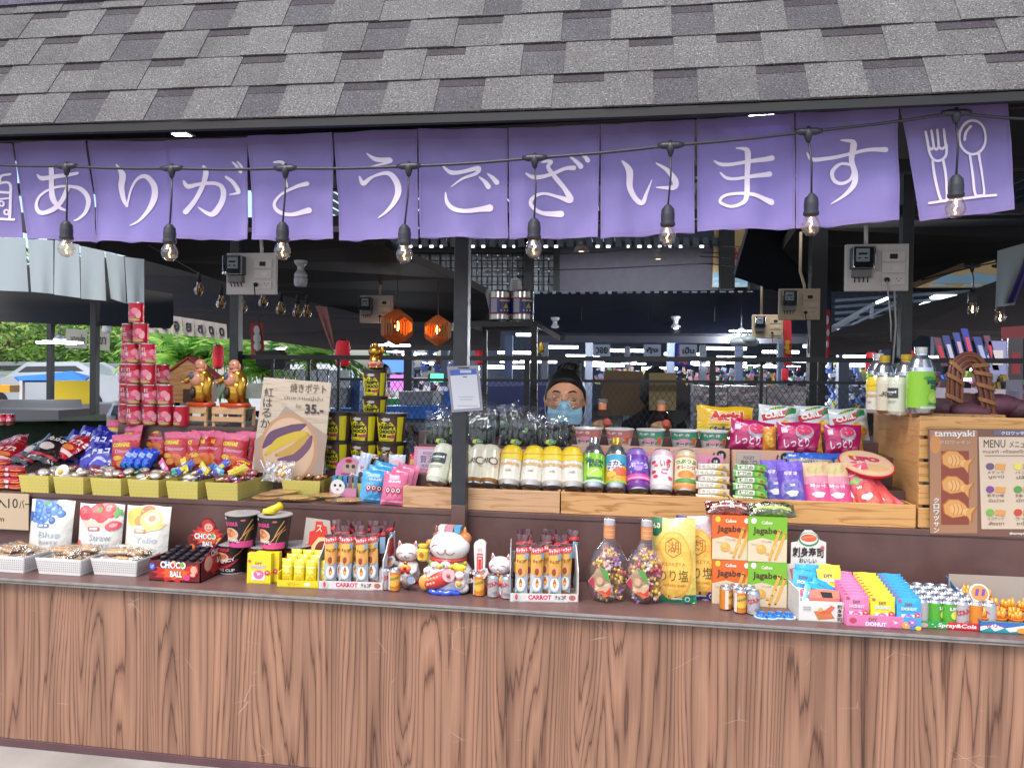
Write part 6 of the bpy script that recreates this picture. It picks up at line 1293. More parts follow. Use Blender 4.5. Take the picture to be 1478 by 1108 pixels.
eg=B();eg.ball((0,0,0),.026,.012,.031,M('ece6e0',rough=.25,coat=.5),18,12);eg.ball((-.002,-.008,-.002),.012,.0078,.013,M('e8a81c',rough=.25,coat=.6),12,8);eg=proto('egg_gummy',eg,'toy egg')
for i,(x,rz)in enumerate(((90,.2),(114,-.3))):eg.put(on(x,.37,DZ+.082-i*.01),f'halved boiled egg shaped gummy in the yellow basket, {("upper left", "lower right")[i]} one',None,rz,-.35,.3-i*.9,1.0)
for i,(x,c,a)in enumerate(((255,'3a4ab0',.9),(268,'e0c824',-.6),(286,'3a4ab0',1.2),(300,'e0c824',-1.0),(248,'48b0a8',1.3),(240,'d870a0',-.9),(330,'d8c840',1.1),(322,'50a8c0',-1.2),(309,'4450b0',.7))):
    b=bag(.03,.075,.008,c,[RECT(20,60,80,160,M('d8d4e0' if i%2 else 'e0c824'))],i,.002,.25);o=b.obj('lollipop_packet');o.location=on(x,.44+.01*(i%3),DZ+.085);o.rotation_euler=(-.5,a,0);tag(o,f'small bright foil lollipop packet on the candy heap, {nth(i, 9)}'.rstrip(','),'lollipop packet','bright lollipop packets on the candy heap')
# flat squid packs
sq=B();sq.add([(-.07,-.06,.002),(.07,-.06,.001),(.07,.06,.003),(-.07,.06,.002)],[[0,1,2,3]],FILM);sq.lathe([(.05,.002),(.052,.005),(.045,.008),(.0001,.009)],M('d09a58',rough=.5,var=.2,vscale=30),20,sx=1.1,sy=.85,cap=False);sq.add([(-.075,-.062,.006),(.072,-.06,.008),(.07,.062,.009),(-.07,.06,.007),(0,0,.013)],[[0,1,4],[1,2,4],[2,3,4],[3,0,4]],FILM);sq=proto('squid_pack',sq,'snack pack')
for i,(x,Y,z,rz)in enumerate(((385,.40,0,.2),(440,.42,0,-.2),(425,.38,.008,.1),(490,.42,.0,.2),(408,.47,.014,0),(472,.44,.012,-.1),(505,.40,.004,.3),(395,.44,.010,.8))):sq.put(on(x,Y,DZ+.002+z),f'flat clear pack of golden dried squid on the deck edge, {ORD[i]} laid','flat packs of dried squid on the deck edge',rz)
# red small packs at far left and bags behind the baskets
rb=proto('red_snack_bag',bag(.10,.028,.05,'b01c28',[RECT(8,6,40,20,M('e0d8d8')),RECT(50,4,92,14,M('d87830'))],4,.002,.25),'snack pack')
for k in range(14):rb.put(on(-22+(k%3)*22,.37+(k//6)*.04,DZ+.002+(k//3)*.027*.8),'small red and white snack pack stacked at the left end of the deck','small red snack packs at the left end',r_.uniform(-.2,.2))
def cheapbag(w,h,c,sh,seed,cat='snack bag',rough=.22,wr=.006):return proto('snack_bag',bag(w,h,.045,c,sh,seed,wr,rough),cat)
step(-60,366,.60,1.1,.93,'brown step under the purple and red snack bags')
PUB=cheapbag(.13,.17,'2a2490',[RECT(0,10,100,22,M('6a6ac8')),ELL(50,60,34,26,M('4a46b8')),STROKE([(24,50,6),(50,70,12),(78,54,7)],M('c8c8e8')),TXT('チョコ',18,84,64,22,M('e0e0f4'),.05),POLY([(60,20),(90,40),(84,14)],M('c87a3c'))],1)
RDB=cheapbag(.13,.17,'b01824',[RECT(0,16,100,30,M('e8c8c0')),TXT('チップス',12,62,76,26,M('f0e0d8'),.04),ELL(60,44,24,12,M('d87830'))],2)
BKB=cheapbag(.13,.17,'241c20',[ELL(40,60,24,18,M('c8b8b0')),TXT('カカオ',20,90,60,22,M('e0d8d0'),.05),RECT(0,16,100,26,M('b02838'))],3)
PKB=cheapbag(.105,.15,'c42a34',[RECT(0,118,100,143,M('d86a88')),TXT('CORNAE',8,94,62,16,M('e8d02c'),.07),TXT('Dinosaur',18,72,70,14,M('e8a0b0'),.05),ELL(62,44,24,16,M('e07838')),ELL(40,32,16,12,M('e89848')),ELL(28,54,18,9,M('e8b83c')),ELL(76,24,14,11,M('e88a40'))],4,wr=.003)
BLB=cheapbag(.05,.10,'1c46c8',[ELL(50,60,30,30,M('4a7ae0')),RECT(20,110,80,150,M('a8c0f0')),ELL(50,20,34,16,M('3a9ae8'))],5)
i=0
for(x,Y,z,rx,rz,ry)in((-10,.50,.93,-1.1,.3,.1),(25,.52,.935,-1.1,-.2,.2),(12,.62,.96,-1.2,.5,-.3),(55,.50,.95,-1.0,.2,.3),(80,.56,.965,-1.1,-.3,.2)):
    (RDB,BKB,RDB,BKB,RDB)[i].put(on(x,Y,z),f'crumpled {("red", "black", "red", "black", "red")[i]} snack bag heaped behind the leftmost baskets, {ORD[i]} one','red and black bags heaped at the left',rz,rx,ry);i+=1
for i,(x,Y,z,rx,rz,ry)in enumerate(((45,.70,.97,-1.2,.4,-.3),(70,.66,.985,-1.1,.1,.1),(92,.62,.98,-.8,.2,.3),(112,.64,.985,-.6,0,.1),(130,.60,.965,-.5,-.1,0),(95,.76,1.01,-.9,.5,1.2),(145,.66,.98,-.5,.2,.1),(118,.55,.93,-.6,-.2,.1),(140,.54,.92,-.5,.1,-.1),(152,.74,1.02,-1.1,-.3,.9),(60,.78,.99,-1.3,.3,.5))):
    PUB.put(on(x,Y,z-.045),f'shiny indigo snack bag in the heap left of the tin tower, {ORD[i]} from the front','indigo snack bags heaped left of the tins',rz,rx,ry)
for i,(x,Y,z,rz)in enumerate(((165,.72,1.0,.2),(186,.66,.985,-.3),(206,.72,1.0,.3),(224,.7,1.0,-.1),(251,.60,.965,.05),(271,.63,.97,-.7),(290,.62,.97,.4),(306,.64,.97,-.6),(333,.60,.965,.05),(349,.66,.97,-.2),(180,.58,.95,.3),(236,.74,1.0,.5))):
    PKB.put(on(x,Y,z-.05),f'red and pink puffed snack bag standing below the statues, {ORD[i]} laid out','red and pink snack bags below the statues',rz,-.2,r_.uniform(-.08,.08),1.12)
for i,x in enumerate((186,197,208,178)):BLB.put(on(x,.545,.925),f'slim blue packet leaning behind the candy baskets, {nth(i, 4)}'.rstrip(','),'slim blue packets behind the baskets',-.2,-.4,.35,.95)
o=PKB.put(on(340,.5,.90),'red snack bag lying tilted on the candy basket before the potato poster',None,.3,-1.0,.4,.9)
b=bag(.13,.09,.02,'c8c8cc',[],3,.006,.2,m=FILM);[b.ball((r_.uniform(-.05,.05),0,r_.uniform(.02,.07)),.014,.006,.014,GOLD if k%2 else SILV,8,6)for k in range(9)];o=b.obj('coin_candy_bag');o.location=on(398,.50,DZ+.055);o.rotation_euler=(-.5,0,0);tag(o,'clear bag of foil coin candies in front of the potato poster','candy bag')
b=B();b.tube([on(384,.49,DZ+.09),on(376,.5,DZ+.14)],.0022,WHT,6);tag(b.obj('lollipop_stick'),'white lollipop stick poking up in front of the potato poster','lollipop stick')

# red tin tower
step(170,366,.70,1.1,on(210,.66,1.10).z,'brown shelf box under the red tin tower and benches')
TZ=1.10;rt=.0318;ht=.0905;CR=M('c21c34',rough=.3,metal=.3)
tn=can(rt,ht,[(rt*.96,0),(rt,.002),(rt,.002,CR),(rt,ht-.004,CR),(rt*1.01,ht-.002),(rt,ht),(rt*.93,ht),(rt*.93,ht-.003),(.0001,ht-.003)],
    [ELL(50,64,34,38,M('d8506a')),TXT('旺仔',22,92,24,34,M('f0e4e8'),.04),TXT('牛奶',22,52,24,34,M('f0e4e8'),.04),RECT(26,20,78,26,M('e8a0b0')),RECT(26,32,70,36,M('e8a0b0')),ELL(86,60,12,34,M('e8a8a8')),ELL(14,60,10,34,M('e0849a')),ELL(66,14,26,10,M('b8a85c')),ELL(72,86,16,26,M('e8889c'))],3.0,150,26,.004,ht-.004);tn=proto('red_milk_tin',tn,'tin')
k_=mpp(on(210,.66,1.2));rows=[(187,209,231,253),(188,210,232),(193,215),(199,217),(188,206),(197,)]
rows=[(183,205.5,228,250),(184,206.5,229),(192,214.5),(186,209),(203,),(197,)]
rows=[(184,206.5,229,251),(184,206.5,229),(184,206.5,229),(191,213.5),(190,203),(196,)]
tow=[[(182,.74),(194,.67),(217,.67),(239.5,.67),(262,.67)],[(183,.74),(194,.67),(216.5,.67),(239,.67)],[(183,.74),(192,.67),(214.5,.67),(234,.72)],[(186,.74),(191,.67),(214,.67)],[(187,.73),(203.5,.67)],[(197,.67)]]
for r__,row in enumerate(tow):
    for j,(x,Y)in enumerate(row):
        if any(abs(on(x,Y,1.1).x-on(x2,Y2,1.1).x)<.05 and abs(Y-Y2)<.06 for x2,Y2 in row[:j]):Y+=.07
        tn.put(on(x,Y+.03,TZ+r__*(ht+.0008)),f'red milk tin, {nth(j, len(row)) if len(row) > 1 else "single"} in the {("bottom", "second", "third", "fourth", "fifth", "top")[r__]} row of the tin tower','red milk tins of the tower',r_.uniform(-.9,.9))
for i_,x in enumerate((-8,4,15)):tn.put(at(x,613,1.98),f'red and white can on the far left griddle box, {nth(i_, 3)}'.rstrip(','),'cans on the griddle box',.5*i_,sc=.8)
# big water bottle behind
b=B();p=on(168,1.0,1.0);b.lathe([(.04,0),(.045,.01),(.045,.12),(.03,.15),(.02,.17)],clear('bottle','d8e4ec',.15,.05),18);b.lathe([(.02,.17),(.021,.19),(.0001,.19)],WHT,14);o=b.obj('water_bottle');o.location=p;tag(o,'clear plastic bottle with white cap left of the tin tower','bottle')
# benches, statues, house
def bench(px,label):
    p=on(px,.72,1.10);t=thing('wooden_bench',label,'small bench',p,.03);W_=M('d8a878',rough=.6,var=.1,vscale=20);w=.15
    for z in(.056,.022):b=B();b.box(-w/2,w/2,-.004,0,z,z+.022,W_);b.obj('slat',t,.001)
    b=B();b.box(-w/2,w/2,0,.11,.076,.086,W_);b.obj('top',t,.001)
    for x in(-w/2,w/2-.012):
        for y in(.0005,.098):b=B();b.box(x,x+.012,y,y+.012,-.03,.0755,W_);b.obj('leg',t)
bench(275,'small pale wood bench under the left gilded statue');bench(329,'small pale wood bench under the right gilded statue')
SKN=M('cf8a6a',rough=.35,coat=.3)
def buddha(px,label):
    p=on(px,.76,1.187);t=thing('gilded_statue',label,'statue',p,-.15);t.scale=(1.2,1.2,1.22);b=B()
    b.lathe([(.001,0),(.042,0),(.044,.008),(.04,.014),(.001,.014)],M('cf4a1e',rough=.3),24,sx=1.4,sy=.9,cap=False);b.obj('base',t)
    b=B()
    def fold(q,d):f=1+.05*math.sin(d.z*22)*(d.y<.5);return Vector((q.x*f,q.y*f,q.z))
    b.ball((0,0,.055),.040,.034,.048,GOLD,26,18,fold);b.ball((.004,.004,.10),.036,.03,.042,GOLD,24,14,fold)
    b.tube([(.03,-.004,.12),(.046,-.012,.095),(.042,-.02,.06),(.046,-.012,.02)],[.012,.017,.018,.010],GOLD,12);b.tube([(-.028,-.006,.115),(-.042,-.02,.098),(-.05,-.03,.088)],[.012,.013,.009],GOLD,10);b.obj('robe',t)
    b=B();b.ball((-.006,-.018,.098),.027,.022,.03,SKN,18,12);b.ball((0,-.004,.15),.021,.02,.024,SKN,20,14);b.ball((.001,-.004,.132),.021,.019,.012,SKN,16,8)
    for s in(-1,1):b.ball((s*.021,.0,.146),.004,.005,.012,SKN,8,8)
    b.ball((-.054,-.034,.088),.009,.009,.006,SKN,10,6);b.obj('body',t)
    b=B()
    for s in(-1,1):b.tube([(s*.012-.001,-.0205,.153),(s*.007-.001,-.0235,.155),(s*.003-.001,-.0235,.153)],.001,M('5a2a20'),5)
    b.tube([(-.007,-.0225,.141),(0,-.0245,.138),(.007,-.0225,.141)],.0012,M('8a2a24'),5);b.obj('face',t)
    b=B();b.ball((-.012,-.038,.112),.012,.004,.014,M('5a6478',rough=.3,metal=.5),10,6);b.tube([(-.008,-.036,.07),(-.004,-.038,.05),(-.010,-.036,.03)],[.007,.009,.005],M('3a2a24',rough=.4),8);b.obj('ornament',t)
buddha(290,'gilded laughing statue with bare belly on the left small bench');buddha(339,'gilded laughing statue with bare belly on the right small bench')
p=on(272,1.0,1.19);t=thing('toy_house','small wooden toy house with red striped roof behind the statues','toy house',p,.35);t.scale=(1.2,1.2,1.1);b=B();w,d,h,g_=.17,.13,.12,.075;WD=pine('toy_wood','cf965f','a8744a',3,30)
b.hull([Vector((-w/2,0,0)),Vector((w/2,0,0)),Vector((w/2,0,h)),Vector((0,0,h+g_)),Vector((-w/2,0,h))],[Vector((-w/2,d,0)),Vector((w/2,d,0)),Vector((w/2,d,h)),Vector((0,d,h+g_)),Vector((-w/2,d,h))],WD);b.lathe([(.014,0),(.014,.004)],M('b88a5c'),14,Matrix.Translation((-.02,-.001,h*.95))@Matrix.Rotation(PI/2,4,'X'));b.box(-.02,.03,-.003,-.0005,0,.06,M('4a3020'));b.obj('wall',t)
b=B()
for s in(-1,1):
    for k in range(6):y0=-.012+k*.027;A_=[Vector((0,y0,h+g_+.003)),Vector((0,y0+.026,h+g_+.003)),Vector((s*(w/2+.02),y0+.026,h-.014)),Vector((s*(w/2+.02),y0,h-.014))];b.hull(A_,[v+Vector((s*.004,0,.006))for v in A_],M('b03a3c' if k%2 else '9a3034',rough=.6))
b.obj('roof',t)
# potato poster
p=on(416,.56,.93);k=mpp(p);t=thing('poster_board','upright wood grain poster of purple sweet potatoes priced 35','poster',p,.0);t.rotation_euler=(-.06,.025,.02);b=B();pw=112*k;H=134
b.hull([Vector(((x-56)*k,0,z*k))for x,z in((0,-2),(108,-2),(113,132),(10,136))],[Vector(((x-56)*k,.006,z*k))for x,z in((0,-2),(108,-2),(113,132),(10,136))],pine('poster_wood','d2bea6','bfa98f',2,26))
PP=lambda x,y,o:Vector(((x-56)*k,-o,y*k));TB=M('4a3c38');BR=M('a8866c')
sh=[POLY([(46,96),(112,56),(106,0),(4,0),(2,44),(18,56),(36,80)],M('b09684')),ELL(54,34,44,50,M('c8946c'),30),ELL(54,34,39,45,M('d8b898'),30),ELL(54,33,36,42,M('ddb896'),30),STROKE([(16,34,3),(30,50,18),(60,62,16),(78,70,3)],M('6a4864')),STROKE([(40,18,3),(64,22,14),(82,40,12),(88,54,3)],M('7a5268')),STROKE([(20,24,4),(40,42,15),(66,54,12),(82,58,3)],M('d8b838')),STROKE([(36,24,4),(58,32,13),(74,46,11),(84,56,3)],M('caa04a'))]
for i,c in enumerate('紅はるか'):sh.append(TXT(c,13-i*.9,108-i*15,14,13,TB,.0,shear=-.05))
sh+=[TXT('焼きポテト',52,116,54,13,TB,.0),TXT('มันหวานญี่ปุ่น',44,104,58,7,M('7a6a64'),.0),TXT('35.-',76,86,28,14,TB,.03),TXT('ชิ้นละ',62,94,9,6,M('7a6a64'),.0)]
b.art(sh,PP,base=.0008,step=.0004);b.obj('board',t)
# crispy tubs
step(470,604,.64,.9,.935,'brown step under the black and yellow tubs')
ru,rl,hu=.056,.046,.118;YT=M('e6d81e',rough=.4);KT=M('5a3f38',rough=.4)
TB_=[RECT(0,0,12,100,YT),RECT(78,0,100,100,YT),POLY([(14,2),(68,2),(70,14),(74,40),(72,62),(58,80),(50,72),(36,84),(24,74),(14,78)],YT),TXT('THE BEST',20,66,40,8,BLKP,.04),TXT('CRISPY',13,50,58,15,BLKP,.07,shear=.1),TXT('CHOCO',13,33,58,15,BLKP,.07,shear=.1),TXT('TUB',13,16,30,14,BLKP,.07,shear=.1),RECT(46,16,60,26,M('b03050')),TXT('50',60,15,14,14,M('c83a60'),.08),RECT(20,6,56,9,M('9a9018')),flame(44,90,16,8,10,M('c8c4bc'))]
tb=B();tb.lathe([(rl,0),(rl,.002),(ru,hu-.012),(ru*1.06,hu-.012,M('2e2624',rough=.4)),(ru*1.07,hu-.001,M('2e2624',rough=.4)),(ru*1.0,hu,M('2e2624',rough=.4)),(.0001,hu,M('2e2624',rough=.4))],KT,30);tb.art(TB_,cyl(rl+.0008,ru+.0004,.002,hu-.014,100,2.3),cx=CX10);tb=proto('crispy_tub',tb,'tub')
zt=.936
for r__,xs in enumerate(((489,527,565),(489,527,565))):
    for j,x in enumerate(xs):tb.put(on(x,.715,zt+r__*(hu*1.02+.001)),f'black and yellow CRISPY CHOCO TUB, {("left", "middle", "right")[j]} of the {("lower", "upper")[r__]} row of three','black and yellow tubs in rows',.15*(j-1)-.1,sc=(1.12,1.12,1.02))
for r__ in range(2):tb.put(on(541,.86,1.125+r__*.119),f'black and yellow CRISPY CHOCO TUB in the tall back stack, {("lower", "top")[r__]} one',None,.12,sc=(.98,.98,1.0))
step(520,562,.80,.92,1.1245,'small brown block under the back stack of tubs')
# golden cat figurine and maneki cats
def tri_ear(b,c,s,m,tilt):b.ball(c,s*.5,s*.3,s,m,8,8,lambda q,d:Vector((q.x*(1-.6*max(d.z,0))+tilt*max(d.z,0)*s,q.y,q.z)))
def arc3(cx,z,y,w,up,n=7):return[(cx+w*math.cos(PI*i/(n-1)),y+.0*i,z+up*math.sin(PI*i/(n-1)))for i in range(n)]
def lucky(px,Y,z,s,label,rz,body,style,parent=None):
    p=on(px,Y,z);t=thing('lucky_cat',label,'lucky cat',p,rz);t.scale=(s,s,s);m=M(body,rough=.15,coat=.8)if style!='gold' else GOLD;RD=M('cf2c34',rough=.3);IN=M('6a4a4a')if style!='gold' else M('6a3a1a');PK=M('d8787a',rough=.3)
    b=B();b.lathe([(.0,0),(.03,0),(.046,.012),(.05,.035),(.043,.06),(.033,.08),(.03,.09)],m,28,sy=.85,cap=False)
    b.ball((-.022,-.036,.014),.015,.016,.013,m,12,8);b.ball((.022,-.036,.014),.015,.016,.013,m,12,8);b.obj('body',t)
    b=B();b.ball((0,-.004,.113),.047,.038,.036,m,28,18);tri_ear(b,(-.03,0,.142),.018,m,-.15);tri_ear(b,(.03,0,.142),.018,m,.15);b.ball((-.03,-.005,.144),.005,.003,.010,PK,8,6);b.ball((.03,-.005,.144),.005,.003,.010,PK,8,6);b.obj('head',t)
    b=B()
    for sx in(-1,1):
        b.tube([(sx*.019+dx,-.0405+abs(dx)*.12+.004*(sx*dx>0),.115+up)for dx,up in((-.011,0),(-.006,.005),(0,.0065),(.006,.005),(.011,0))],.0011,IN,5)
        b.tube([(0,-.0435,.106),(sx*.005,-.043,.102),(sx*.011,-.0425,.102),(sx*.016,-.041,.106)],.0010,IN,5)
        for k in range(2):b.tube([(sx*.028,-.036,.106+k*.006),(sx*.040,-.027,.108+k*.008)],.0007,RD,4)
    b.ball((0,-.0435,.109),.003,.002,.002,RD,6,4);b.obj('face',t)
    b=B();b.tube([(.034*math.cos(a*PI/10),.029*math.sin(a*PI/10),.088)for a in range(20)],.004,RD,8,close=True);b.ball((0,-.034,.082),.007,.007,.007,GOLD,10,8);b.obj('collar',t)
    if style=='gold':b=B();b.lathe([(.0485,.012),(.052,.035),(.0475,.05)],M('c8a098',rough=.4),28,sy=.87,cap=False);b.art([TXT('福',32,20,36,60,RD,.04),ELL(14,50,10,22,RD),ELL(86,50,10,22,RD)],lambda x,y,o:Vector(((.0515+o)*math.cos((x-50)/100*2.4-PI/2),.87*(.0515+o)*math.sin((x-50)/100*2.4-PI/2),.014+y/100*.034)),cx=CX10,base=.0015);b.obj('bib',t);b=B();b.tube([(.034,0,.09),(.05,-.004,.115),(.046,-.006,.15)],[.009,.01,.011],m,10);b.ball((0,0,.158),.022,.016,.014,GOLD,12,8);b.obj('paw',t)
    if style=='small':
        b=B();b.tube([(-.034,-.01,.07),(-.052,-.022,.078),(-.06,-.02,.098)],[.011,.011,.012],m,10);b.tube([(.034,-.008,.07),(.036,-.034,.05),(.022,-.044,.044)],[.011,.010,.011],m,10);b.obj('paw',t)
        b=B();f=lambda x,y,o:Vector((x/1000,-.052-o,y/1000));b.plate(POLY([(-74,66),(-66,104),(-46,112),(-34,98),(-48,72)],M('d8c8c0',rough=.4)),f,.003);b.art([ELL(-60,92,9,8,M('c87a3c')),ELL(-52,100,7,6,M('7a84b8')),ELL(-54,82,6,5,M('e0b060')),ELL(-64,80,5,6,M('7a84b8'))],f,base=.0038);b.obj('fan',t)
        b=B();b.ball((0,-.036,.06),.022,.010,.016,M('dda23c',rough=.3),14,8);b.ball((-.012,-.044,.052),.010,.005,.010,RD,8,6);b.ball((.012,-.044,.052),.010,.005,.010,RD,8,6);b.ball((0,-.046,.064),.007,.004,.007,RD,8,6);b.obj('bow',t)
        b=B();b.lathe([(.02,-.0),(.05,.0),(.052,.010),(.04,.014)],M('cf241c',rough=.3),20,sy=.9,cap=False);b.obj('base',t)
    return t
lucky(542,.86,1.363,.7,'golden lucky cat figurine on top of the tall back stack of tubs',0,'d8a040','gold')
p=S(586,846);lucky(588,p.y+.06,SZ,.92,'smaller white lucky cat with fan, standing left of the large lucky cat',.05,'dedad8','small')
lucky(722,.13,SZ,.86,'smaller white lucky cat with fan, standing right of the large lucky cat',-.1,'dedad8','small')
# the large cat
t=thing('lucky_cat','large white lucky cat with raised paw, red fish and blue wave at its feet','lucky cat',S(641,857)+Vector((0,.06,0)),0);t.scale=(1.18,1.18,1.18);CW=M('e2dedc',rough=.12,coat=.9);RD=M('cc3834',rough=.25,coat=.6)
b=B();b.lathe([(.03,0),(.066,.004),(.076,.03),(.07,.058),(.054,.082),(.045,.095)],CW,32,sy=.75);b.ball((.05,-.036,.016),.02,.02,.015,CW,12,8);b.ball((-.05,-.03,.03),.022,.022,.022,CW,12,8);b.obj('body',t)
b=B();b.ball((.004,-.006,.128),.060,.048,.045,CW,32,20);tri_ear(b,(-.036,.002,.166),.02,M('7a4638',rough=.2,coat=.6),-.1);tri_ear(b,(.044,.002,.163),.021,M('c87a44',rough=.2,coat=.6),.2);b.ball((.035,.004,.148),.032,.03,.024,M('c47a48',rough=.2,coat=.6),18,12);b.ball((-.026,.010,.152),.026,.024,.02,M('8a5a4a',rough=.2,coat=.6),18,12);b.obj('head',t)
b=B()
for i,(x,w,c)in enumerate(((-.018,.016,'e0dede'),(.004,.022,'c88a94'),(.028,.016,'5aa4c8'))):b.hull([Vector((x-w/2,-.02,.168)),Vector((x+w/2,-.02,.168)),Vector((x+w/2+.003,-.022,.187)),Vector((x-w/2-.001,-.022,.187))],[Vector((x-w/2,.02,.168)),Vector((x+w/2,.02,.168)),Vector((x+w/2+.003,.01,.187)),Vector((x-w/2-.001,.01,.187))],M(c,rough=.3,coat=.5))
b.obj('hair_ornament',t);IN=M('7a5450')
b=B()
for sx in(-1,1):
    b.tube([(.002+sx*.028+dx,-.0505+abs(sx*.028+dx)**2*6,.133+up)for dx,up in((-.015,-.002),(-.008,.004),(0,.006),(.008,.004),(.015,-.002))],.0012,IN,5)
    b.tube([(.002,-.0545,.122),(.002+sx*.006,-.054,.114),(.002+sx*.016,-.0525,.113),(.002+sx*.026,-.049,.119)],.0013,IN,5)
    for k in range(2):b.tube([(sx*.042,-.041,.118+k*.008),(sx*.055,-.028,.119+k*.01)],.0008,M('c88080'),4)
b.ball((.002,-.0545,.126),.0035,.002,.0025,M('c83c3c'),6,4);b.obj('face',t)
b=B();b.tube([(.05*math.cos(a*PI/12),.039*math.sin(a*PI/12)-.002,.092)for a in range(24)],.0055,RD,8,close=True);b.obj('collar',t)
b=B()
for i in range(9):a=-PI*(.08+.105*i);b.ball((.052*math.cos(a),.046*math.sin(a)-.004,.082-.004*(i%2)),.0085,.006,.007,M(('d8b838','5a9a50','e0c848')[i%3],rough=.3),8,6)
b.obj('garland',t)
b=B();b.ball((-.012,-.054,.042),.046,.013,.024,RD,24,14,lambda q,d:Vector((q.x,q.y,q.z+q.x*.35)),);b.ball((-.058,-.05,.03),.018,.008,.022,M('e09a44',rough=.3,coat=.5),12,8);b.lathe([(.018,0),(.018,.006)],M('e6b8b8',rough=.25,coat=.5),18,Matrix.Translation((.016,-.066,.058))@Matrix.Rotation(PI/2,4,'X')@Matrix.Translation((0,0,-.004)));b.ball((.016,-.073,.059),.006,.003,.006,M('c84858'),10,6)
for i in range(14):b.ball((-.045+(i%7)*.009,-.0655+abs(-.018+(i%7)*.009)*.12,.028+(i//7)*.013+(i%7)*.003),.0048,.002,.005,M('e8a078',rough=.3),8,5)
b.obj('fish',t)
b=B();b.tube([(-.046+i*.0085,-.06+abs(i-5)**2*.0005,.006+.002*math.sin(i*1.8))for i in range(12)],[.006+.004*abs(math.sin(i*1.1))for i in range(12)],M('2c50c8',rough=.2,coat=.7),10);b.obj('wave',t)
b=B();b.ball((.046,-.052,.034),.016,.013,.02,CW,14,10);b.ball((.046,-.058,.058),.014,.012,.012,CW,14,10);b.ball((.037,-.056,.069),.004,.003,.006,M('c47a48'),6,5);b.ball((.055,-.056,.069),.004,.003,.006,M('c47a48'),6,5);b.tube([(.034,-.062,.05),(.046,-.068,.047),(.058,-.062,.05)],.002,RD,6);b.ball((.046,-.066,.036),.008,.003,.008,M('e0b040'),8,6);b.ball((.044,-.052,.078),.02,.008,.010,M('e8c828',rough=.3),12,8);b.obj('kitten',t)
b=B()
for x,z in((-.03,.078),(.002,.082),(-.052,.06)):b.ball((x,-.046+abs(x)*.25,z),.015,.010,.011,CW,14,8);b.ball((x-.004,-.056+abs(x)*.25,z-.003),.003,.0015,.002,RD,6,4);b.ball((x+.005,-.056+abs(x)*.25,z+.001),.0015,.001,.0015,IN,6,4)
b.obj('small_kitten',t)
b=B();b.tube([(-.052,-.004,.088),(-.066,-.016,.10),(-.064,-.022,.118)],[.014,.014,.012],CW,10);b.lathe([(.010,0),(.017,.006),(.018,.03),(.010,.038),(.014,.042),(.014,.048),(.0001,.05)],M('e2c03c',rough=.25,coat=.5),16,Matrix.Translation((-.07,-.026,.086)));b.art([POLY([(-8,0),(0,9),(8,0),(0,-9)],M('b8602c'))],lambda x,y,o:Vector((-.07+x/1000,-.0445-o,.107+y/1000)));b.ball((-.052,-.02,.138),.011,.008,.010,M('d88a3c'),10,6);b.obj('gourd',t)
b=B();f=lambda q:q;b.tube([(.07,-.01,.03),(.084,-.014,.036),(.094,-.018,.05)],[.014,.012,.010],CW,10);b.hull([Vector((.098+.018*math.cos(a*PI/8)*(1 if math.sin(a*PI/8)>0 else .8),-.028,.086+(.052 if math.sin(a*PI/8)>0 else-.04)+.016*math.sin(a*PI/8)))for a in range(16)],[Vector((.098+.018*math.cos(a*PI/8)*(1 if math.sin(a*PI/8)>0 else .8),-.012,.086+(.052 if math.sin(a*PI/8)>0 else-.04)+.016*math.sin(a*PI/8)))for a in range(16)],CW)
b.art([RECT(-9,62,9,108,M('cf4a44')),RECT(-5,66,5,104,M('e8c8c0')),RECT(-9,112,9,116,M('cf4a44')),RECT(-4,70,4,100,M('c83c38')),RECT(-10,54,10,58,M('cf4a44'))]+[RECT(x-.8,122,x+.8,132,M('c88a8a'))for x in(-5,0,5)],lambda x,y,o:Vector((.098+x/1000,-.0285-o,y/1000)));b.obj('raised_paw',t)

# ================================================================ centre and right of the deck
step(584,1330,.47,.60,.955,'low brown step under the boxed biscuits');step(604,1330,.60,.76,1.06,'middle brown step under the cups and seaweed bags');step(604,1330,.76,1.12,1.10,'rear brown step under the puffed snack bags')
def crate(x0,x1,label,wood):
    a,c=on(x0,RY+.012,DZ),on(x1,RY+.012,DZ);w=c.x-a.x;t=thing('wooden_crate',label,'crate',(a.x,RY+.012,DZ+.001));b=B();b.box(.001,w-.001,0,.012,0,.079,wood);b.obj('front_board',t,.0015)
    b=B();b.box(.001,.011,.0125,.12,0,.078,wood);b.obj('side_board',t,.0015);b=B();b.box(w-.011,w-.001,.0125,.12,0,.078,wood);b.obj('side_board',t,.0015);b=B();b.box(.0115,w-.0115,.0125,.12,0,.008,wood);b.obj('bottom',t)
crate(581,808,'pale pine crate behind the main post holding cream and banana cans',pine('pine_pale','d2a67c','b5885e',2.2,30));crate(809,1052,'pine crate right of the main post holding melon soda and fruit cans',pine('pine_warm','d9a66c','b0783e',2.2,26));crate(1053,1322,'long warm pine crate at the right holding small candy bags',pine('pine_amber','d8a464','b37c42',2,24))
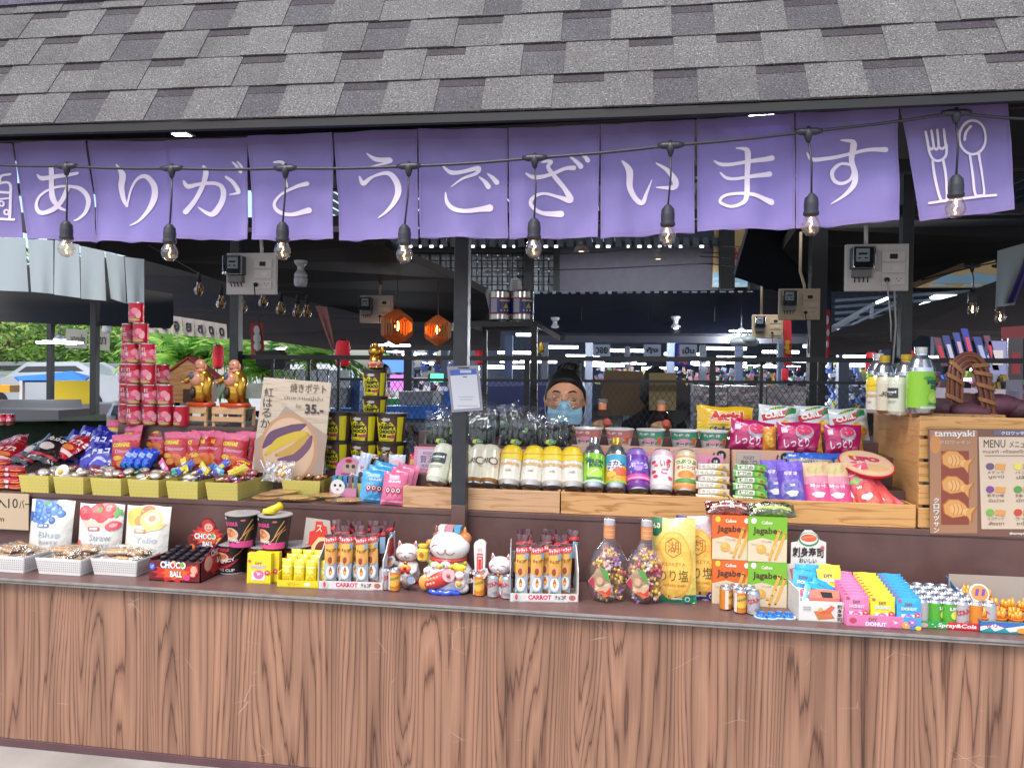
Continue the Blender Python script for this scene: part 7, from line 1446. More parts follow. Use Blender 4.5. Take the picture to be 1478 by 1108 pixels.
# drinks
rc,hc=.0385,.148
def drink(body,shapes,top=None,kind='can',foot=None):
    m=M(body,rough=.25,coat=.6);tp=M(top,rough=.3,metal=.4)if top else SILV
    if kind=='can':pr=[(rc*.55,.004),(rc*.8,0),(rc*.84,.004),(rc,.016,M(foot,rough=.35,metal=.4)if foot else m),(rc,hc*.80,m),(rc*.93,hc*.9,M(top or body,rough=.3,coat=.5)),(rc*.78,hc*.97,M(top or body,rough=.3,coat=.5)),(rc*.72,hc),(.0001,hc)]
    else:pr=[(rc*.55,.004),(rc*.8,0),(rc*.86,.004),(rc,.018),(rc,hc*.84,m),(rc*.96,hc*.92),(rc*.72,hc*1.08),(rc*.46,hc*1.16),(rc*.44,hc*1.2,tp),(rc*.48,hc*1.205,tp),(rc*.48,hc*1.32,tp),(rc*.44,hc*1.33,tp),(.0001,hc*1.33,tp)]
    b=B();b.lathe(pr,SILV,30);b.art(shapes,cyl(rc+.0003,rc+.0003,.016,hc*.82,150,2.5),cx=CX10);return proto('drink_'+('can' if kind=='can' else 'bottle'),b,'drink can' if kind=='can' else 'drink bottle')
BN=drink('e4ddcc',[RECT(0,112,100,150,M('ecca28')),ELL(50,116,60,14,M('ecca28'),24),STROKE([(10,138,3),(50,130,5),(90,142,3)],M('c8a018')),STROKE([(10,124,2),(50,116,4),(90,128,2)],M('f0dc60')),TXT('banana',12,70,74,22,M('e0a860'),.03),TXT('milk',38,36,20,12,M('8a5a48'),.0)],'ecca28',foot='dcd4c8')
GE=drink('dcdcc4',[RECT(22,70,82,124,M('3a4248')),TXT('soo!',28,96,48,14,WHT,.06),TXT('YUZU',36,84,26,8,M('a8c060'),.02),RECT(26,52,76,56,M('b0b09c')),RECT(30,44,70,47,M('b0b09c'))],'dcdcc4')
GQ=drink('ddd3b8',[TXT('커피',30,70,34,34,M('4a3428'),.04),ELL(66,88,18,20,M('6a4a34')),ELL(66,88,12,14,M('ddd3b8')),STROKE([(60,66,2),(72,60,3),(84,66,2)],M('b8904c')),TXT('oi',18,76,12,16,M('8a7a68'))],'ddd3b8',foot='a8743a')
MS=drink('8fc832',[RECT(0,0,100,10,M('c8d8c0')),TXT('MELON',18,100,66,20,M('1e5a48'),.06),TXT('SODA',28,80,52,18,M('1e5a48'),.06),ELL(50,46,30,28,M('b4dc48')),ELL(24,126,16,8,M('3a9a4c')),RECT(20,16,80,24,M('3a8a5c')),STROKE([(30,34,4),(46,56,6),(64,66,3)],M('e0ecc8'))],None,'bottle')
CL=drink('e8a83c',[RECT(0,96,100,150,M('3aa0c0')),ELL(40,90,30,30,M('e8e0d8')),TXT('ミカン',14,88,66,26,M('2a5a8a'),.06),TXT('サイダー',14,70,60,16,M('2a5a8a'),.04),ELL(62,60,26,20,M('e8643c')),ELL(30,44,18,16,M('f0c048')),RECT(0,0,100,12,M('9ac03c'))],'c8a030','bottle')
GP=drink('7a3a98',[ELL(50,90,42,34,M('5a4ab0')),ELL(40,100,16,14,M('a078d0')),ELL(60,86,16,14,M('9060c8')),ELL(48,72,14,12,M('b088d8')),TXT('ぶどう',16,76,70,28,M('e8d8f0'),.04),RECT(0,16,100,44,M('d84a98')),RECT(10,22,90,30,M('e8a0c8'))],'8a6ab8')
AP=drink('e8e2e0',[ELL(20,110,9,9,M('d83a48')),ELL(30,92,7,7,M('e07a3c')),ELL(22,60,9,9,M('d83a48')),ELL(30,36,9,8,M('d83a48')),ELL(74,120,8,7,M('d83a48')),ELL(80,34,9,8,M('e0506a')),TXT('いち',44,84,34,34,M('d83a48'),.03),TXT('ご',48,50,24,28,M('d83a48'),.03)],'e0b8c0')
ORJ=drink('e8a058',[RECT(8,30,92,136,M('ecd8b8')),TXT('つぶつぶ',12,104,76,22,M('4c9a48'),.06),TXT('オレンジ',16,78,68,18,M('c85a28'),.04),ELL(50,50,28,20,M('e08a34')),ELL(50,20,40,10,M('4c9a48'))],'d8c0a0')
row=[(632,GE,'cream can with black square label, left one in the pale pine crate'),(665,GE,'cream can with black square label, right one touching the main post'),(689,GQ,'cream coffee can just right of the main post'),(707,GQ,'cream coffee can before the first banana milk can'),
       (737,BN,'banana milk can, first of four from the main post'),(769,BN,'banana milk can, second of four from the main post'),(800,BN,'banana milk can, third of four from the main post'),(829,BN,'banana milk can, fourth of four from the main post'),
       (860,MS,'green melon soda bottle leaning in the crate next to the banana cans'),(892,CL,'orange and blue soda bottle with gold cap leaning in the crate'),(924,GP,'purple grape drink can leaning in the crate'),(957,AP,'white drink can with red fruit leaning in the crate'),(992,ORJ,'orange drink can leaning at the end of the row in the crate')]
for i,(x,pr,lb)in enumerate(row):
    s=.97 if pr not in(MS,CL)else .93;pr.put(on(x-3,.42,DZ+.078),lb,None,(.0 if x>700 else-.14)+r_.uniform(-.15,.15),-R(33),-.03 if x<700 else .02,s*1.17)
# biscuit boxes
def pocky(c,c2,st):
    w,h=.20,.105;return proto('biscuit_box',carton(w,h,.03,c,[RECT(6,8,46,48,M('b89a90')),RECT(7,9,45,47,M(c2)),TXT('POCKY',18,36,18,6,M('6a5048'),.02),TXT('贅沢',13,20,28,15,M('5a4a40'),.0),TXT('仕立て',16,12,20,6,M('7a6a60')),STROKE([(62,2,2.6),(74,44,2.6)],M(st)),STROKE([(58,30,2.4),(64,6,2.4)],M(st)),STROKE([(74,4,2.6),(82,26,2.6)],M(st)),ELL(86,41,8,8,DARK),TXT('3本',82,38,8,6,WHT,.02),ELL(80,27,2.5,2.5,M('d8b890'))],M(c),.55),'biscuit box')
PP_=pocky('dc8aa4','cdb0c8','c8466c');PB_=pocky('d2a184','b8a89a','5a2a22')
for i,(x,Y,z)in enumerate(((632,.50,.0),(714,.50,.0),(768,.515,.0),(836,.50,.0),(944,.50,.0),(1005,.485,.0))):PP_.put(on(x,Y,.956+z),f'pink boxed biscuit sticks standing behind the cans, {nth(i, 6)}'.rstrip(','),'pink biscuit boxes behind the cans',.04,-.22)
for i,(x,Y)in enumerate(((866,.56),(936,.56),(1010,.56),(1102,.54))):PB_.put(on(x,Y,.962),f'beige boxed chocolate biscuit sticks behind the pink ones, {nth(i, 4)}'.rstrip(','),'beige biscuit boxes',.04,-.16,sc=1.12)
# wrapped bars stacked
for(x0,c,c2,c3,nm,wd)in((1027,'c8b8a0','e0dcd4','d8b040','white and gold','ミルク'),(1081,'4a9a3c','dcdcc4','8ab83c','green tea','抹茶の')):
    br=proto('wrapped_bar',bag(.112,.026,.018,c,[RECT(8,3,60,20,M(c2)),TXT(wd,12,6,44,12,M('2a4a2c' if x0>1050 else 'b09a5c'),.04),ELL(80,10,14,7,M(c3)),ELL(84,8,6,5,M('8a5a3c' if x0>1050 else '7a7ab0')),POLY([(40,0),(100,0),(100,5),(60,5)],M(c3))],x0,.001,.25),'wrapped bar')
    for k in range(6):br.put(on(x0+3*(k%2),.375+k*.008,DZ+.060+k*.0215),f'{nm} wrapped bar in the right crate, {ORD[k]} from below',f'stack of {nm} wrapped bars',.05*(-1)**k,-.35,r_.uniform(-.03,.03))
def candybag(c,c2,sh,seed,w=.078,h=.15):return proto('candy_bag',bag(w,h,.028,c,sh,seed,.003,.3),'candy bag')
H_=192
GRB=candybag('6a4ab8','',[RECT(0,150,100,192,M('7a5cc8')),TXT('무화과',24,128,52,18,M('e0d8f0'),.04),ELL(50,66,44,52,M('8a7ac0'),wob=.1),ELL(34,80,18,18,M('5a5aa8')),ELL(62,88,17,17,M('6a62b0')),ELL(50,50,20,20,M('4a4a98')),ELL(72,50,17,17,M('5e5aa8')),ELL(26,40,15,15,M('565098')),ELL(50,56,22,12,M('e0dce8'),wob=.2),TXT('20',42,84,20,10,WHT,.04)],1)
PCB=candybag('d8487e','',[RECT(0,130,100,192,M('d8b48c')),ELL(50,160,34,20,M('c0b070')),RECT(0,100,100,132,M('dc8a9c')),TXT('복숭아',20,84,60,14,M('f0c0d0'),.03),ELL(50,56,24,12,M('ecd8e0'),wob=.2),TXT('20',20,90,20,10,WHT,.04),RECT(24,16,76,20,M('f0a8c0'))],2)
STB=candybag('d8566c','',[ELL(56,60,46,60,M('dc4a44'),wob=.1),ELL(36,80,18,20,M('e8685c')),ELL(66,90,18,20,M('e05850')),ELL(60,40,22,22,M('e46a5c')),ELL(30,128,24,12,M('8ab060'),wob=.4),ELL(50,60,22,12,M('ecdcdc'),wob=.2),TXT('20',26,96,20,10,WHT,.04),RECT(10,150,90,154,M('f0b8c4'))],3)
for pr,lst,nm in((GRB,((1122,.42,.02),(1146,.39,.05)),'purple grape'),(PCB,((1184,.385,.0),(1212,.382,.04)),'pink peach'),(STB,((1240,.40,.30),(1262,.375,.42),(1252,.43,.7),(1284,.40,.75),(1292,.375,1.05)),'red strawberry')):
    for i,(x,Y,ry)in enumerate(lst):pr.put(on(x,Y,DZ+.045),f'{nm} candy bag leaning in the right crate, {ORD[i]} of its kind',f'{nm} candy bags in the right crate',-.1,-.42,-ry*.9 if nm[0]=='r' else-.08,1.16 if nm[0]!='r' else 1.18)
bw_=proto('snack_bag',bag(.17,.13,.03,'3060c0',[RECT(4,8,96,62,M('b0a070')),ELL(40,36,30,18,M('c8bc98')),TXT('ナッツ',14,44,50,16,M('2a50b0'),.04),RECT(60,12,90,40,M('3060c0'))],7,.004,.25),'snack bag')
for i,x in enumerate((1172,1196)):bw_.put(on(x,.50+i*.02,.95),f'blue and gold nut snack bag behind the peach candy, {("front", "rear")[i]} one',None,-.05,-.35)
# instant noodle bowl
p=on(1246,.50,1.0);b=B();b.lathe([(.055,0),(.07,.03),(.09,.048),(.094,.05),(.094,.053),(.0001,.054)],M('d8262e',rough=.35),36);TPL=lambda x,y,o:Vector((x/1000,y/1000,.0545+o))
b.art([ELL(0,0,90,90,M('dca888'),36),ELL(0,0,82,82,M('e0b898'),36),TXT('UFO',-52,10,104,34,M('3a2a3a'),.09),TXT('UFO',-50,12,100,30,M('d83860'),.05),ELL(10,-30,60,24,M('d8b078')),ELL(-40,50,20,8,M('e8c84c')),RECT(-60,-14,30,-8,M('c8b0b8'))],TPL,base=.0006)
o=b.obj('noodle_bowl');o.location=p;o.rotation_euler=(.42,.06,0);tag(o,'round red rimmed instant noodle bowl reading UFO above the strawberry bags','noodle bowl')
# cups of noodles on the middle step
def pcup(c,cw):return proto('noodle_cup',cup(.056,.043,.078,M('e0dad4',rough=.45),M('d8d4d0',rough=.4),M('dcd8d4',rough=.35),[RECT(0,62,100,92,M(c)),ELL(50,62,60,12,M(c),24),ELL(44,48,20,13,M('d89aa8')),TXT('ヌードル',18,26,56,16,M('3a5a60' if c[0]!='c' else '8a3a40'),.05),RECT(68,28,84,66,M('c8903c')),RECT(71,32,81,60,M(cw)),RECT(8,8,90,14,M('c8c0bc')),TXT('たぬき',14,72,46,14,M('e8e4e0'),.03)]),'noodle cup')
PC1,PC2=pcup('c47470','d0504c'),pcup('3f9a78','d86040')
for i,x in enumerate((849,894,939,987,1029)):(PC1 if i<2 else PC2).put(on(x,.665,1.061),f'{("pale red" if i < 2 else "green")} banded noodle cup on the middle step, {nth(i, 5)}'.rstrip(','),f'{("red" if i < 2 else "green")} banded noodle cups',.2*(i-2)*.3)
for i,x in enumerate((869,954)):
    p=on(x,.84,1.101);t=thing('candy_jar',f'clear jar with orange neck band behind the noodle cups, {("left", "right")[i]} one','candy jar',p);b=B();b.lathe([(.05,.002),(.062,.02),(.062,.05),(.035,.09),(.017,.105)],JR,24,sy=.6);b.obj('body',t);b=B();b.lathe([(.0165,.105),(.017,.132)],M('d8845c',rough=.35),16);b.lathe([(.021,.133),(.022,.150),(.0001,.152)],JR,18);b.obj('neck_label',t);b=B();b.ball((0,0,.035),.046,.026,.026,M('a07a4c',rough=.6,var=.6,vscale=60,bump=.8,bscale=60),14,8);b.ball((.02,-.02,.05),.02,.012,.02,M('c8543c',rough=.5),8,6);b.obj('candies',t)
# seaweed bags
SW=M('262b22',rough=.45,var=.4,vscale=40,bump=.3,bscale=60,k=1.0);CRK2=clear('crinkle_film','ffffff',.04,.07,1,9)
def seaweed(seed):
    q=random.Random(seed);t=thing('seaweed_bag',None,None);b=B()
    for k in range(5):x=-.05+k*.025;b.tube([Vector((x+q.uniform(-.003,.003),0,.006)),Vector((x+q.uniform(-.004,.004),-.003,.055)),Vector((x+q.uniform(-.006,.006),.0,.085+q.uniform(-.006,.006)))],[.010,.0115,.0105],SW,10)
    b.obj('seaweed_roll',t);c=bag(.145,.15,.032,'ffffff',[],seed,.0045,.1,m=CRK2);o=c.obj('film',t);c=B();FT=lambda x,y,o_:Vector((x/1000,-.021-o_,y/1000));c.plate(POLY([(-22,20),(-16,34),(4,36),(26,26),(20,16),(-4,12)],M('8ab84c')),FT,.0006);c.art([ELL(-10,27,8,7,M('e0c83c')),ELL(8,24,14,7,M('2f7a48')),TXT('のり',1,21,14,6,WHT,.04)],FT,base=.0012);c.obj('label',t);return Proto(t,'seaweed bag')
SA,SB=seaweed(1),seaweed(5)
for i,(x,Y,z,rz,rx,ry)in enumerate(((636,.63,1.045,.1,-.2,.02),(690,.64,1.045,-.1,-.25,0),(744,.63,1.05,.05,-.2,.03),(796,.65,1.05,-.1,-.3,-.1),(650,.72,1.075,.2,-.45,.1),(702,.74,1.08,-.2,-.5,-.15),(758,.74,1.085,.1,-.5,.1),(806,.74,1.07,.2,-.65,-.2),(668,.84,1.105,.1,-.7,.2),(722,.86,1.105,0,-.75,-.1),(775,.86,1.09,-.2,-1.15,.15),(822,.80,1.07,.2,-1.1,.3),(690,.93,1.10,.2,-.35,.5),(742,.95,1.10,0,-.7,-.5))):
    rw,j=('front',i)if i<4 else('second',i-4)if i<8 else('third',i-8)if i<12 else('back',i-12)
    (SA,SB)[i%2].put(on(x,Y,z),f'clear crackly bag of dark seaweed rolls in the {rw} row, {ORD[j]} from its left end',f'seaweed bags in the {rw} row',rz,rx,ry)
o=None
# puffed snack bags at the back
AE=bag(.22,.12,.06,'e0b020',[RECT(0,0,100,20,M('e8d03c')),TXT('Aerial',20,26,62,20,M('f0e8e0'),.12),TXT('Aerial',21,27,60,18,M('d02a24'),.07),TXT('バターチーズ',20,8,44,10,M('2a4a9c'),.06),ELL(74,16,11,6,M('e09a4c')),ELL(74,14,9,3,M('7a3a24')),RECT(20,19,54,22,M('c89a24')),ELL(88,34,8,6,M('e08a2c'))],1,.005,.28)
CV=bag(.16,.15,.06,'d4d8d8',[POLY([(10,44),(58,56),(86,78),(86,90),(50,74),(6,62)],M('c83038')),POLY([(60,64),(92,74),(92,90),(72,88)],M('2a8a4a')),TXT('CURL',16,50,50,16,M('e8e0dc'),.06,a=.25),POLY([(20,76),(58,84),(70,92),(40,88)],M('2c7a3c')),TXT('カレー',30,80,30,8,M('e0d83c'),.03),ELL(66,24,28,14,M('e07a24')),ELL(62,34,22,13,M('ecc02c')),ELL(66,42,10,9,M('e8b020')),ELL(20,22,10,6,M('d85a34'))],2,.006,.3)
MG=bag(.17,.12,.055,'b81862',[RECT(8,44,20,58,M('e8d0dc')),ELL(58,46,22,17,M('b0a8b0')),ELL(58,50,18,12,M('e03a6c')),ELL(30,46,9,8,M('d84a78')),TXT('しっとり',12,10,56,20,M('ecdce4'),.03,a=.05),ELL(48,6,8,5,M('e06a90')),ELL(74,10,8,5,M('e06a90')),POLY([(84,0),(100,0),(100,50),(92,30)],M('d89a3c'))],3,.005,.28)
AE,CV,MG=proto('snack_bag',AE,'snack bag'),proto('snack_bag',CV,'snack bag'),proto('snack_bag',MG,'snack bag')
AE.put(on(1046,.80,1.105),'yellow puffed snack bag reading Aerial behind the noodle cups',None,.05,-.2,.02,1.05)
for i,(x,Y,sc_)in enumerate(((1122,.80,1.0),(1176,.82,1.0),(1227,.78,.95))):CV.put(on(x,Y,1.105),f'white snack bag with yellow curls and red banner, {nth(i, 3)} of three'.replace(', of',' of'),'white curl snack bags',-.05+.05*i,-.2,.06-.05*i,(sc_,sc_,sc_*.9))
for i,(x,Y,z)in enumerate(((1083,.66,1.065),(1155,.655,1.062),(1219,.67,1.062))):MG.put(on(x,Y,z),f'magenta snack bag in front of the white curl bags, {nth(i, 3)}'.rstrip(','),'magenta snack bags',.05,-.25,(.12,.0,-.02)[i],(1,1,1)if i<2 else(.85,.9,.95))
o=MG.put(on(1120,.63,1.02),'magenta snack bag pushed low between the others','magenta snack bags',0,-.3,0,.9);bpy.data.objects.remove(o)
b=bag(.05,.10,.03,'e08a2c',[ELL(40,120,30,40,M('e8b848')),ELL(60,70,30,30,M('e0a034'))],5,.003);o=b.obj('snack_bag');o.location=on(1110,.64,1.062);tag(o,'narrow orange snack bag between two magenta ones','snack bag')
b=bag(.22,.11,.05,'3a9ab8',[RECT(40,30,80,44,M('2a6a9c'))],6,.006,.3);o=b.obj('snack_bag');o.location=on(1165,.95,1.12);o.rotation_euler=(-.2,-.05,0);tag(o,'cyan snack bag lying behind the white curl bags','snack bag')
# striped bags and pouches left of the crate
for c,x,Y,nm,rz in(('3fa0d8',536,.41,'blue',.3),('d8668c',566,.372,'pink',-.05)):
    H2=130;b=bag(.098,.125,.035,c,[RECT(30,96,72,112,M('a8d0e8' if nm=='blue' else 'eab8c8')),TXT('바나나킥',28,82,50,11,M('ece8e0'),.05)]+[q for k in range(3)for q in(ELL(30+k*22,52,11,14,M('a83048')),ELL(30+k*22,54,7,8,WHT),ELL(30+k*22,54,3.5,4.5,DARK),STROKE([(28+k*22,38,2),(28+k*22,30,2)],M('a83048')))]+[RECT(6,8,94,14,M('7ac0e8' if nm=='blue' else 'eaa0b8'))],x,.003,.3);b=proto('snack_bag',b,'snack bag')
    for k in range(3):b.put(on(x+(k*6 if nm=='blue' else k*7),Y+.03*k,DZ+.003+k*.012),f'{nm} snack bag with goggle eyed pattern beside the pale crate, {ORD[k]} from front',f'{nm} goggle eyed snack bags',rz-.1*k,-.3,(.12 if nm=='blue' else .02)+.04*k)
p=on(493,.45,DZ+.003);t=thing('display_box','pink display box with round header card and small bags before the tubs','display box',p,.0);k=mpp(p);b=B();b.box(-18*k,22*k,0,.003,0,16*k,M('d08aa8'));b.box(-18*k,22*k,0,.08,0,.003,M('d08aa8'));b.art([ELL(-6,22,11,11,WHT),ELL(-10,24,2,2,DARK),ELL(-2,24,2,2,DARK),ELL(-6,18,2,1,RED)],lambda x,y,o:Vector((x*k,-o,y*k-.012)),base=.001);b.obj('box',t)
b=B();cp=lambda x,y,o:Vector((x*k,.078-o,y*k));b.plate(POLY([(-20,20),(22,20),(24,36),(20,48),(10,55),(0,58),(-10,55),(-18,47),(-21,34)],M('dc86b0')),cp,.003);b.art([ELL(2,42,12,9,M('c8a890')),ELL(-2,44,3,3,M('4a3a3a')),ELL(7,44,3,3,M('4a3a3a')),RECT(-12,28,16,34,M('c04a80')),ELL(0,52,5,3,RED)],cp,base=.0036);b.obj('header_card',t)
b=B()
for i in range(5):b.box((-17+i*8)*k,(-11+i*8)*k,.02,.05,.004,32*k,M(('4a90b8','58a890','4a88c8','8a6a70','6a8a98')[i],rough=.3))
b.obj('small_bags',t)
for i,(x,Y,c,nm)in enumerate(((507,.52,'c0c4cc','silver'),(519,.50,'b8c0d0','silver'),(534,.52,'2c2426','black'),(549,.55,'5a3c28','brown'),(528,.60,'c87a40','orange'))):
    b=bag(.05,.12,.02,c,[RECT(20,40,80,130,M('d8d8dc' if nm=='silver' else 'c89a4c')),TXT('味',30,90,40,40,M('b83840'),.03),ELL(50,60,22,20,M('3a3a40'))],i,.003,.25);o=b.obj('snack_stick_bag');o.location=on(x,Y,DZ+.05+.015*(i%2));o.rotation_euler=(-.3,.15,0);tag(o,f'small {nm} snack packet crowded in front of the tubs, {ORD[i]} from the left','snack packet','small snack packets before the tubs')
b=bag(.07,.12,.02,'c8c8d0',[TXT('雪',24,30,52,60,M('3a3a48'),.02),ELL(50,120,34,20,M('e0b0b8')),ELL(50,80,40,30,M('e8b0b8'))][::-1],3,.002,.4);o=b.obj('snack_packet');o.location=on(570,.50,DZ+.06);o.rotation_euler=(-.25,0,0);tag(o,'pale grey packet with a black character above the pink snack bag','snack packet')
for i,(x,Y,c)in enumerate(((590,.52,'c8303c'),(600,.56,'4a2a34'),(612,.54,'b83048'))):b=bag(.04,.13,.02,c,[RECT(20,160,80,260,M('d8a848')),ELL(50,100,30,40,M('e0d0d0'))],i,.003,.2);o=b.obj('snack_packet');o.location=on(x,Y,DZ+.055);o.rotation_euler=(-.3,.1,0);tag(o,f'{("red", "dark plum", "crimson")[i]} shiny packet squeezed between tubs and the pale crate','snack packet')

# ================================================================ right crate, sodas, basket, menu
p=on(1323,RY+.03,DZ+.001);t=thing('tall_crate','tall slatted pine crate at the right carrying soda bottles and sweet potatoes','crate',(p.x,RY+.03,DZ+.001));cw,ch,cd=.75,.375,.46
PA=bpy.data.materials['pine_amber']
for k in range(5):b=B();b.box(.0,cw,-.012,0,.002+k*.078,.069+k*.078,PA);b.obj('slat',t,.002)
b=B();b.box(.0,.018,.0005,cd,0,ch,pine('pine_side2','cc9860','bd864e',2.0,14,axis='Y'));b.obj('side_panel',t,.002);b=B();b.box(cw-.018,cw,.0005,cd,0,ch,PINEY);b.obj('side_panel',t,.002);b=B();b.box(.0185,cw-.0185,.0005,cd,.28,.292,PINEY);b.obj('top_board',t)
b=B();b.box(.0,.30,.06,.16,ch+.0005,ch+.012,PINEY);b.obj('shelf',t)
TZT=DZ+.001+ch
MS2=[(1328,RY+.07,MS,'tall green melon soda bottle standing on the tall crate',1.17,.9),(1267,RY+.36,MS,'melon soda bottle at the back corner of the tall crate',1.1,-.7),(1276,RY+.30,CL,'gold capped soda bottle behind the cream cans on the tall crate',1.05,-.5),(1308,RY+.17,CL,'orange soda bottle pressed behind the tall green bottle',1.05,.8)]
for x,Y,pr,lb,s,rz in MS2:pr.put(on(x,Y,TZT+.012),lb,None,rz,0,0,s)
for x,Y,pr,lb,rz in((1265,RY+.26,BN,'banana milk can on the tall crate, leftmost of the upright cans',-1.0),(1280,RY+.20,GQ,'coffee can with brown lettering on the tall crate',-.3),(1297,RY+.14,GE,'cream can with black label standing on the tall crate',-1.2)):pr.put(on(x,Y,TZT+.001),lb,None,rz,0,0,.95)
# sweet potatoes and wicker handle
def potato(x,Y,z,s,rz,nm,c='6a3a40'):
    b=B();z+=.028;sd=x*.1;b.ball((0,0,0),.075*s,.034*s,.032*s,M(c,rough=.6,var=.3,vscale=12,bump=.4,bscale=50),20,14,lambda q,d:Vector((q.x,q.y*(1-.25*d.x)+.006*math.sin(q.x*40+sd),q.z*(1-.2*d.x)+.006*noise.noise(q*25+Vector((sd,0,0))))));o=b.obj('sweet_potato');o.location=on(x,Y,z);o.rotation_euler=(.1,.05,rz);tag(o,nm,'sweet potato','sweet potatoes in the wicker basket')
for x,Y,z,s,rz,nm in((1368,.52,1.225,.95,.2,'dusky purple sweet potato at the left end of the basket'),(1400,.47,1.215,.8,-.1,'smaller grey purple sweet potato in front of the basket handle'),(1405,.60,1.235,1.2,.1,'large purple sweet potato lying behind the handle'),(1436,.56,1.235,1.3,-.2,'reddish long sweet potato right of the handle'),(1470,.55,1.222,1.0,-.3,'rosy sweet potato at the right edge of the basket'),(1385,.66,1.23,1.0,.5,'dark sweet potato at the back of the basket')):potato(x,Y,z,s*1.05,rz,nm,('5c3c40','6a4a48','6a3c48','8a3c4c','96404e','4c3438')[int(x)%6])
t=thing('wicker_basket','wicker basket with tall braided brown handle holding sweet potatoes','basket');WK=M('7a4228',rough=.4,coat=.3,var=.25,vscale=30);WK2=M('b07848',rough=.4,coat=.3)
pts=[at(x,y,Y)for x,y,Y in((1380,622,.50),(1378,580,.50),(1379,545,.50),(1383,528,.505),(1394,519,.51),(1406,520,.515),(1416,534,.52),(1422,560,.52),(1427,590,.52),(1430,622,.52))]
b=B()
P0=pts;pts=[]
for i in range(9):
    for f in(0,.25,.5,.75):a_,b__,c__,d_=P0[max(i-1,0)],P0[i],P0[i+1],P0[min(i+2,9)];pts.append(.5*(2*b__+(c__-a_)*f+(2*a_-5*b__+4*c__-d_)*f*f+(3*b__-a_-3*c__+d_)*f**3))
pts.append(P0[9]);NP=len(pts)-1;nrm_=[(pts[min(i+1,NP)]-pts[max(i-1,0)]).normalized().cross(Vector((0,1,0))).normalized()for i in range(NP+1)]
for j in range(6):b.tube([q+nrm_[i]*(j-2.5)*.0086+Vector((0,(j%2)*.006-.003,0))for i,q in enumerate(pts)],.006,WK,8)
for k in range(9):
    f=(1,4.2,7.4,10.4,22,24.6,27.4,30.4,33.6)[k];i=int(f);fr=f-i;c=pts[i]*(1-fr)+pts[i+1]*fr;dv=(pts[i+1]-pts[i]).normalized();sd_=dv.cross(Vector((0,1,0))).normalized()
    for m_ in range(3):b.tube([c+sd_*.030*math.cos(a)+Vector((0,.015*math.sin(a),0))+dv*(.016*math.cos(a)+m_*.005)for a in[2*PI*q/12 for q in range(12)]],.0026,WK2,5,close=True)
b.obj('handle',t);b=B();c=at(1425,630,.56)
for k in range(6):b.tube([Vector((c.x+.17*math.cos(a)*(1-.03*k),c.y+.11*math.sin(a)*(1-.03*k),1.21-k*.012+.003*math.sin(a*14+k*PI)))for a in[2*PI*q/56 for q in range(56)]],.006,WK,6,close=True)
b.obj('bowl',t)
# menu board
q=RY+.006;pl=at(1408,770,q);t=thing('menu_board','brown menu board with fish shaped pastries on the left and prices on the right','menu board',(pl.x,q,0));t.rotation_euler=(0,0,0)
MP=lambda x,y,o:Vector((at(x,y,q).x-pl.x,-o,at(x,y,q).z));b=B();OUT=[(1338,618),(1500,619),(1500,775),(1342,770)];A_=[MP(x,y,.012)for x,y in OUT];b.hull(A_,[v+Vector((0,.006,0))for v in A_],M('7a5648',rough=.5))
MC=M('d4c0a8',rough=.5);DP=M('4a3a3c',rough=.6)
def fish(cx,cy,s,a):
    pts=[(-1,0),(-.75,.5),(-.2,.62),(.3,.38),(.55,.2),(1.0,.55),(.85,0),(1.0,-.5),(.55,-.2),(.3,-.42),(-.2,-.6),(-.75,-.45)];r=lambda k:[(cx+(x*math.cos(a)-y*math.sin(a))*s*k,cy+(x*math.sin(a)+y*math.cos(a))*s*k*.95)for x,y in pts]
    return[POLY(r(1),M('a8642c')),POLY(r(.9),M('d49a58')),POLY([(cx+(x-cx)*.6,cy+(y-cy)*.6)for x,y in r(.9)],M('dfae70'))]+[STROKE([(cx-s*.1+k*s*.22,cy-s*.3,1.2),(cx+k*s*.22,cy,1.2),(cx-s*.1+k*s*.22,cy+s*.3,1.2)],M('b87838'))for k in(-1,0,1)]
def tx(s,x,y,w,h,m,bold=.0):vs,fs,tw,th=text2d(s,bold);return([(x+v[0]/tw*w,y-v[1]/th*h)for v in vs],fs,m)
sh=[RECT(1340,620,1408,768,M('a87c5c')),RECT(1356,650,1396,756,M('8a4434')),ELL(1348,640,8,14,M('c88a50')),RECT(1432,620,1500,628,M('6a6478')),POLY([(1410,630),(1500,630),(1500,762),(1414,762)],MC)]
sh+=fish(1378,664,24,.35)+fish(1378,700,24,.3)+fish(1381,734,25,.3)
sh+=[tx('tamayaki',1346,632,58,12,WHT,.015),tx('クロワッサン',1354,640,44,5,M('d8c8b8')),tx('MENU',1417,645,31,11,DP,.0),tx('メニュー',1454,645,30,9,DP),tx('ทามะยากิ - ครัวซองต์ไทยากิ',1416,653,70,5,DP),tx('クロワッサン',1442,627,40,5,WHT,.02),tx('#tamayaki',1454,771,26,5,WHT,.02),RECT(1418,656,1486,657.5,M('9a8a78'))]
for i,c in enumerate('クロワッサン'):sh.append(tx(c,1345,724+i*8.6,8,7,WHT,.02))
for r__ in range(3):
    for c_ in range(2):
        x,y=1422+c_*40,672+r__*33;cc=('6a5a78','dcd060','7a4a8c','5a9a48','7ab048','c84a34')[r__*2+c_];sh+=[ELL(x+4,y,6,5,M(cc)),POLY([(x+12,y-4),(x+27,y-3),(x+25,y+5),(x+11,y+4)],M('d89a58')),tx(('メテック','バニラ','紫芋沙積','抹茶','ココナッツ','ライチ')[r__*2+c_],x,y+11,24,4.5,M('6a5a50')),tx(('มูซาบิ','ปลิลา','มันม่วง','มัทฉะ','สังขยา','ชาไทย')[r__*2+c_],x+2,y+18,22,5,DP)]
b.art(sh,MP,base=.0126,step=.00015);b.obj('board',t)
